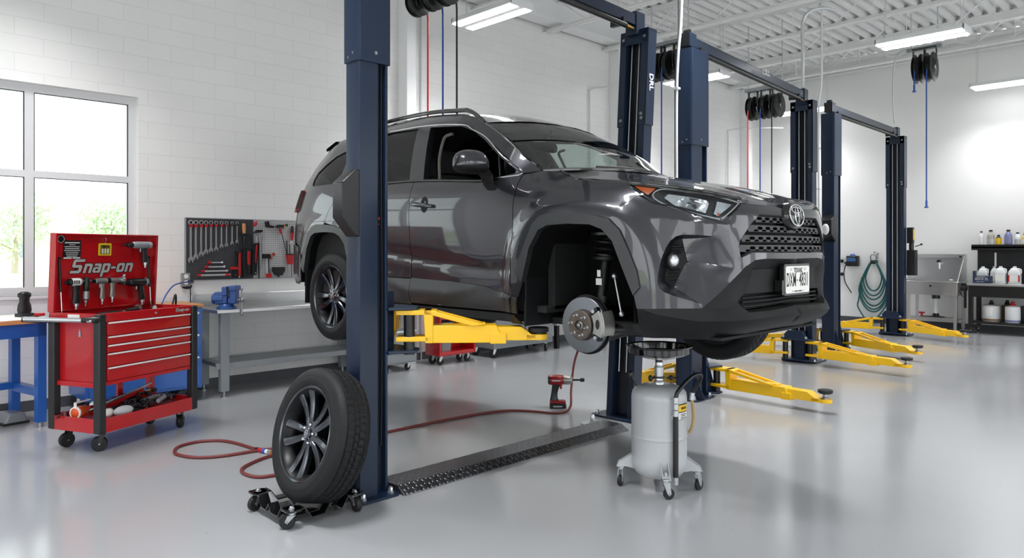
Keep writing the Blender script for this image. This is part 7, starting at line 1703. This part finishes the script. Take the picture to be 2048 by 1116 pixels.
b = MB(); b.tube(spline([(-.1, .11, -.06), (-.11, .15, -.25), (-.1, .13, -.45), (-.1, .05, -.6), (-.1, -.0, -.68)], 6), .011, 8); obj('lead', b, M_['cable'], t); b = MB(); b.b(-.14, -.1, .02, .13, -.07, -.03); obj('connector', b, M_['satin'], t)
for k, (py_, lab) in enumerate(((522, 'small black wall hook beside the rear lift post, upper of two'), (548, 'small black wall hook beside the rear lift post, lower of two'))):
    c = wb(1684, py_, 15.78); t = thing('wall_hook', lab, 'hook', (15.8, c[1], c[2]), group='black hooks beside the rear lift post'); b = MB(); b.ball((-.03, 0, 0), (.035, .04, .04)); b.cyl((0, 0, 0), (-.05, .05, .02), .015); obj('hook', b, M_['satin'], t)
# black bench with a tool back
t = thing('black_bench', 'black rolling bench with a tall perforated back and a bottle shelf', 'workbench', (15.0, 3.58, 0), -PI / 2)
BW = 1.9
b = MB(); b.b(0, BW, 0, .66, .86, .90); obj('worktop', b, M_['steel'], t, bevel=.006)
b = MB(); b.b(.02, BW - .02, .015, .64, .66, .86); b.b(.03, .9, .005, .016, .68, .84); b.b(.92, BW - .03, .005, .016, .68, .84); obj('drawer_case', b, M_['satin'], t, bevel=.004)
for x in (.02, BW - .09):
    for y in (.02, .57): b = MB(); b.b(x, x + .07, y, y + .07, .1, .67); obj('leg', b, M_['satin'], t, bevel=.004); caster(t, x + .035, y + .035, .1, .04, .03, R(200), fork_m='satin', trail=.01)
b = MB(); b.b(.05, BW - .05, .04, .63, .18, .22); obj('shelf', b, M_['satin'], t, bevel=.004)
M_['peg_black'] = peg_mat('black_perforated_board', '191b1e', '0c0d0e')
b = MB(); b.b(.03, BW - .03, .62, .635, .9, 1.53); obj('back_panel', b, M_['peg_black'], t)
b = MB(); b.b(-.02, BW, .4, .66, 1.53, 1.565); b.b(-.02, BW, .4, .41, 1.5, 1.6); b.b(-.02, -.01, .41, .66, 1.5, 1.6); obj('top_shelf', b, M_['satin'], t, bevel=.003)
b = MB(); b.b(.3, .33, .612, .62, 1.2, 1.45); obj('label_strip', b, M_['paper'], t)
BM = Matrix.Translation((15.0, 3.58, 0)) @ rot(0, 0, -PI / 2)
def on_bench(name, label, cat, x, y, z, group=None, rz=0):
    p = BM @ Vector((x, y, z + .002)); return thing(name, label, cat, tuple(p), -PI / 2 + rz, group)
def bottle(t, r, h, body, cap, neck=.4, capr=None, label=None, lz=(.2, .6)):
    b = MB(); n_ = r * neck; b.lathe([(r * .9, 0), (r, .01), (r, h * .62), (r * .95, h * .7), (r * .7, h * .8), (n_, h * .86), (n_, h * .92)], 22); obj('body', b, M_[body] if isinstance(body, str) else body, t, angle=60)
    b = MB(); cr = capr or n_ * 1.25; b.lathe([(cr, h * .9), (cr, h * .985), (cr * .9, h), (0, h)], 16); obj('cap', b, M_[cap], t)
    if label: b = MB(); b.lathe([(r * 1.01, h * lz[0]), (r * 1.012, h * lz[0]), (r * 1.012, h * lz[1]), (r * 1.01, h * lz[1])], 22, cap=False); obj('label', b, M_[label] if isinstance(label, str) else label, t)
M_['hdpe'] = mat('translucent_jug', 'd9dbdc', .4, var=.04, vscale=10); M_['grayplastic'] = mat('grey_bottle', 'a9a89f', .4); M_['violet'] = mat('violet_grey_bottle', '7d80a8', .35)
M_['fluid_amber'] = mat('amber_jug', '7a5a3c', .35); M_['darkjug'] = mat('slate_jug', '4a4f56', .4)
for x, r, h, bd, cp, lb_, lz, nm in ((.11, .035, .28, 'offwhite', 'satin', 'paper', (.15, .6), 'slim white bottle first on the top shelf of the black bench'), (.26, .06, .30, 'grayplastic', 'satin', 'light_gray', (.12, .45), 'tall grey bottle second on the top shelf of the black bench'), (.38, .045, .21, 'satin', 'satin', 'yellow_label', (.05, .72), 'short black bottle with a yellow label on the top shelf'), (.53, .062, .30, 'violet', 'satin', 'violet', (.15, .55), 'violet grey bottle in the middle of the top shelf'), (.67, .045, .25, 'offwhite', 'satin', 'light_gray', (.1, .5), 'white bottle right of the violet bottle on the top shelf'), (.77, .035, .23, 'yellow_label', 'red_plastic', 'paper', (.2, .55), 'yellow can with a red cap on the top shelf'), (.9, .06, .31, 'ink', 'satin', mat('olive_label', 'c3c98a', .5), (.08, .55), 'black bottle with a pale green label on the top shelf')):
    t = on_bench('bottle', nm, 'bottle', x, .53, 1.565, 'bottles on the top shelf of the black bench'); bottle(t, r, h, bd, cp, label=lb_, lz=lz)
def jug(t, w, d, h, body, cap, label, stripe=None):
    b = MB(); b.loft([[(x, y, z) for x, y in rrect(-w * s_, w * s_, -d * s_, d * s_, .03 * s_)] for s_, z in ((.93, 0), (1, .01), (1, h * .55), (.9, h * .7), (.55, h * .87), (.3, h * .92), (.3, h * .96))]); obj('body', b, M_[body], t, angle=60)
    b = MB(); b.lathe([(.025, h * .95), (.025, h), (0, h)], 16); obj('cap', b, M_[cap], t)
    b = MB(); b.b(-w * .8, w * .8, -d * 1.015, -d * .99, h * .15, h * .5); o = obj('label', b, M_[label], t)
    if stripe:
        for s_ in (-1, 1): b = MB(); b.b(s_ * w * .8 - .012, s_ * w * .8 + .012, -d * 1.03, -d * .99, h * .1, h * .5); obj('stripe', b, M_[stripe], o)
    b = MB(); b.tube([(w * .55, 0, h * .86), (w * .95, 0, h * .8), (w * .98, 0, h * .6)], .016, 8); obj('handle', b, M_[body], t)
t = on_bench('jug', 'white gallon jug left of the red striped jug on the black bench', 'jug', .46, .3, .90, 'gallon jugs on the black bench'); jug(t, .085, .075, .31, 'hdpe', 'offwhite', 'paper')
t = on_bench('jug', 'white gallon jug with red stripes on the black bench top', 'jug', .67, .3, .90, 'gallon jugs on the black bench'); jug(t, .095, .075, .31, 'hdpe', 'offwhite', 'paper', 'red_plastic')
t = on_bench('jug', 'white jug standing behind the blue carton on the black bench', 'jug', .17, .38, .90, 'gallon jugs on the black bench'); jug(t, .08, .07, .30, 'hdpe', 'offwhite', 'paper')
t = on_bench('jug', 'white jug partly behind the blue carton, next to the plain gallon jug', 'jug', .33, .47, .90, 'gallon jugs on the black bench'); jug(t, .06, .06, .3, 'hdpe', 'offwhite', 'paper')
t = on_bench('carton', 'dark blue carton with white print in front of the jugs', 'carton', .2, .22, .90); b = MB(); b.b(-.14, .14, -.07, .07, 0, .13); b.b(-.14, -.11, -.07, .07, .13, .22); obj('box', b, mat('navy_carton', '22304f', .6), t, bevel=.003)
lettering('ADOI ZL', .06, M_['paper'], frame((0, -.071, .075), (0, -1, 0), (1, 0, 0)), t, sx=.9); b = MB(); b.b(-.08, .05, -.0712, -.07, .108, .118); b.b(-.09, .04, -.0712, -.07, .025, .032); obj('print_line', b, M_['light_gray'], t)
t = on_bench('spray_can', 'blue spray can with a red cap on the black bench', 'spray can', .9, .28, .90); b = MB(); b.lathe([(.033, 0), (.035, .01), (.035, .22), (.02, .245)], 20); obj('body', b, mat('blue_tin', '3d4f86', .3), t); b = MB(); b.lathe([(.03, .235), (.03, .31), (.02, .33), (0, .33)], 18); obj('cap', b, M_['red_plastic'], t); b = MB(); b.lathe([(.0355, .06), (.0355, .12)], 20, cap=False); obj('label', b, M_['red_plastic'], t)
def canister(x, y, r, h, body, top, label, lab, fluid=None):
    t = on_bench('canister', lab, 'canister', x, y, .22, 'fluid canisters under the black bench'); b = MB(); b.lathe([(r * .95, 0), (r, .012), (r, h * .85), (r * .93, h * .93), (r * .3, h), (.0, h)], 28); obj('body', b, M_[body], t, angle=50)
    if fluid: b = MB(); b.lathe([(r * 1.004, .012), (r * 1.004, h * .16)], 28, cap=False); obj('fluid', b, M_[fluid], t)
    b = MB(); b.lathe([(.04, h * .98), (.045, h * 1.04), (.03, h * 1.12), (.03, h * 1.2), (.014, h * 1.25), (0, h * 1.25)], 18); obj('cap', b, M_[top], t)
    if label: b = MB(); b.lathe([(r * 1.006, h * .35), (r * 1.006, h * .85)], 8, a0=R(-120), a1=R(-70), cap=False); obj('label', b, M_[label], t)
canister(.33, .25, .135, .30, 'hdpe', 'satin', 'paper', 'pale round canister with a black cap on the bench shelf', 'fluid_amber')
canister(.66, .2, .115, .30, 'offwhite', 'red_plastic', None, 'white round canister with a red cap on the bench shelf', 'violet')
canister(.52, .5, .09, .30, 'fluid_amber', 'satin', None, 'amber brown canister at the back of the bench shelf')
canister(.84, .46, .12, .30, 'darkjug', 'satin', None, 'slate grey canister behind the red capped one')
t = on_bench('dark_tray', 'dark flat tray at the right end of the bench shelf', 'tray', 1.0, .22, .22); b = MB(); b.b(-.15, .2, -.12, .12, 0, .05); obj('tray', b, M_['satin'], t, bevel=.01); b = MB(); b.cyl((-.06, -.05, .05), (.06, -.02, .06), .012); obj('tool', b, M_['zinc'], t)
t = on_bench('grease_gun', 'black pistol shaped tool hung on the left end of the bench', 'hand tool', -.05, .12, .8); b = MB(); b.cyl((-.07, 0, 0), (.03, 0, 0), .045, n=16); obj('head', b, M_['satin'], t); b = MB(); b.b(-.06, .04, -.02, .02, .04, .09); b.b(-.02, .02, -.015, .015, -.36, .05); b.b(.02, .05, -.01, .01, .04, .08); obj('bracket', b, M_['satin'], t, bevel=.006); b = MB(); b.tube(spline([(-.09, 0, -.04), (-.06, -.02, -.12), (-.02, -.02, -.16)], 5), .006, 6); obj('cord', b, M_['cable'], t)
# ------------------------------------------------------------------ separate bolts, gussets and the like into one object each
def split_pieces(o):
    me = o.data; n = len(me.vertices); par = list(range(n))
    def find(a):
        while par[a] != a: par[a] = par[par[a]]; a = par[a]
        return a
    for e in me.edges:
        a, b = find(e.vertices[0]), find(e.vertices[1])
        if a != b: par[a] = b
    groups = {}
    for p in me.polygons: groups.setdefault(find(p.vertices[0]), []).append(p)
    if len(groups) < 2 or len(groups) > 24: return
    base = o.name.split('.')[0]; out = []
    for ps in groups.values():
        mb = MB(); ids = {}
        for p in ps:
            for v in p.vertices:
                if v not in ids: ids[v] = len(mb.v); mb.v.append(tuple(me.vertices[v].co))
            mb.f.append([ids[v] for v in p.vertices]); mb.m.append(0)
        out.append(mb.mesh(base, me.materials[0]))
    for k, q in enumerate(out):
        if k == 0: o.data = q
        else: c = o.copy(); c.data = q; COL.objects.link(c)
for o in list(bpy.data.objects):
    if o.type == 'MESH' and o.parent is not None and o.name.split('.')[0] in ('bolt', 'anchor_bolt', 'gusset', 'handle_end', 'switch', 'carrier', 'guide_pin', 'screw', 'print_line', 'knob', 'drain_pipe', 'trap', 'pulley') and not o.children:
        split_pieces(o)
    elif o.type == 'MESH' and o.name.split('.')[0] == 'bracket' and o.parent is not None and o.parent.name.startswith('crossbeam'): split_pieces(o)
# ================================================================== CAMERA, SKY, VIEW
cd = bpy.data.cameras.new('camera'); cd.sensor_width = 36; cd.sensor_fit = 'HORIZONTAL'; cd.lens = FPX * 36 / 2048; cd.shift_y = (HORIZON - 558) / 2048
cd.clip_start = .05; cd.clip_end = 300
co = bpy.data.objects.new('camera', cd); COL.objects.link(co); co.location = (0, 0, CAMZ); co.rotation_euler = (R(90), 0, -YAW)
SC.camera = co
wd = bpy.data.worlds.new('sky'); SC.world = wd; wd.use_nodes = True; nt = wd.node_tree; L = nt.links.new
bg = nt.nodes['Background']; tc = nt.nodes.new('ShaderNodeTexCoord'); sp = nt.nodes.new('ShaderNodeSeparateXYZ'); L(tc.outputs['Generated'], sp.inputs[0])
rp = nt.nodes.new('ShaderNodeValToRGB'); e = rp.color_ramp.elements; e[0].position = .0; e[0].color = lin('f6f8fa'); e[1].position = .7; e[1].color = lin('e6ebf0')
L(sp.outputs['Z'], rp.inputs[0]); L(rp.outputs[0], bg.inputs[0]); bg.inputs[1].default_value = 3.2
SC.view_settings.view_transform = 'Standard'; SC.view_settings.look = 'None'; SC.view_settings.gamma = 1; SC.view_settings.use_curve_mapping = False
SC.view_settings.exposure = 0.25
cy = SC.cycles; cy.use_denoising = True; cy.max_bounces = 8; cy.diffuse_bounces = 4; cy.glossy_bounces = 4; cy.transparent_max_bounces = 12; cy.sample_clamp_indirect = 6
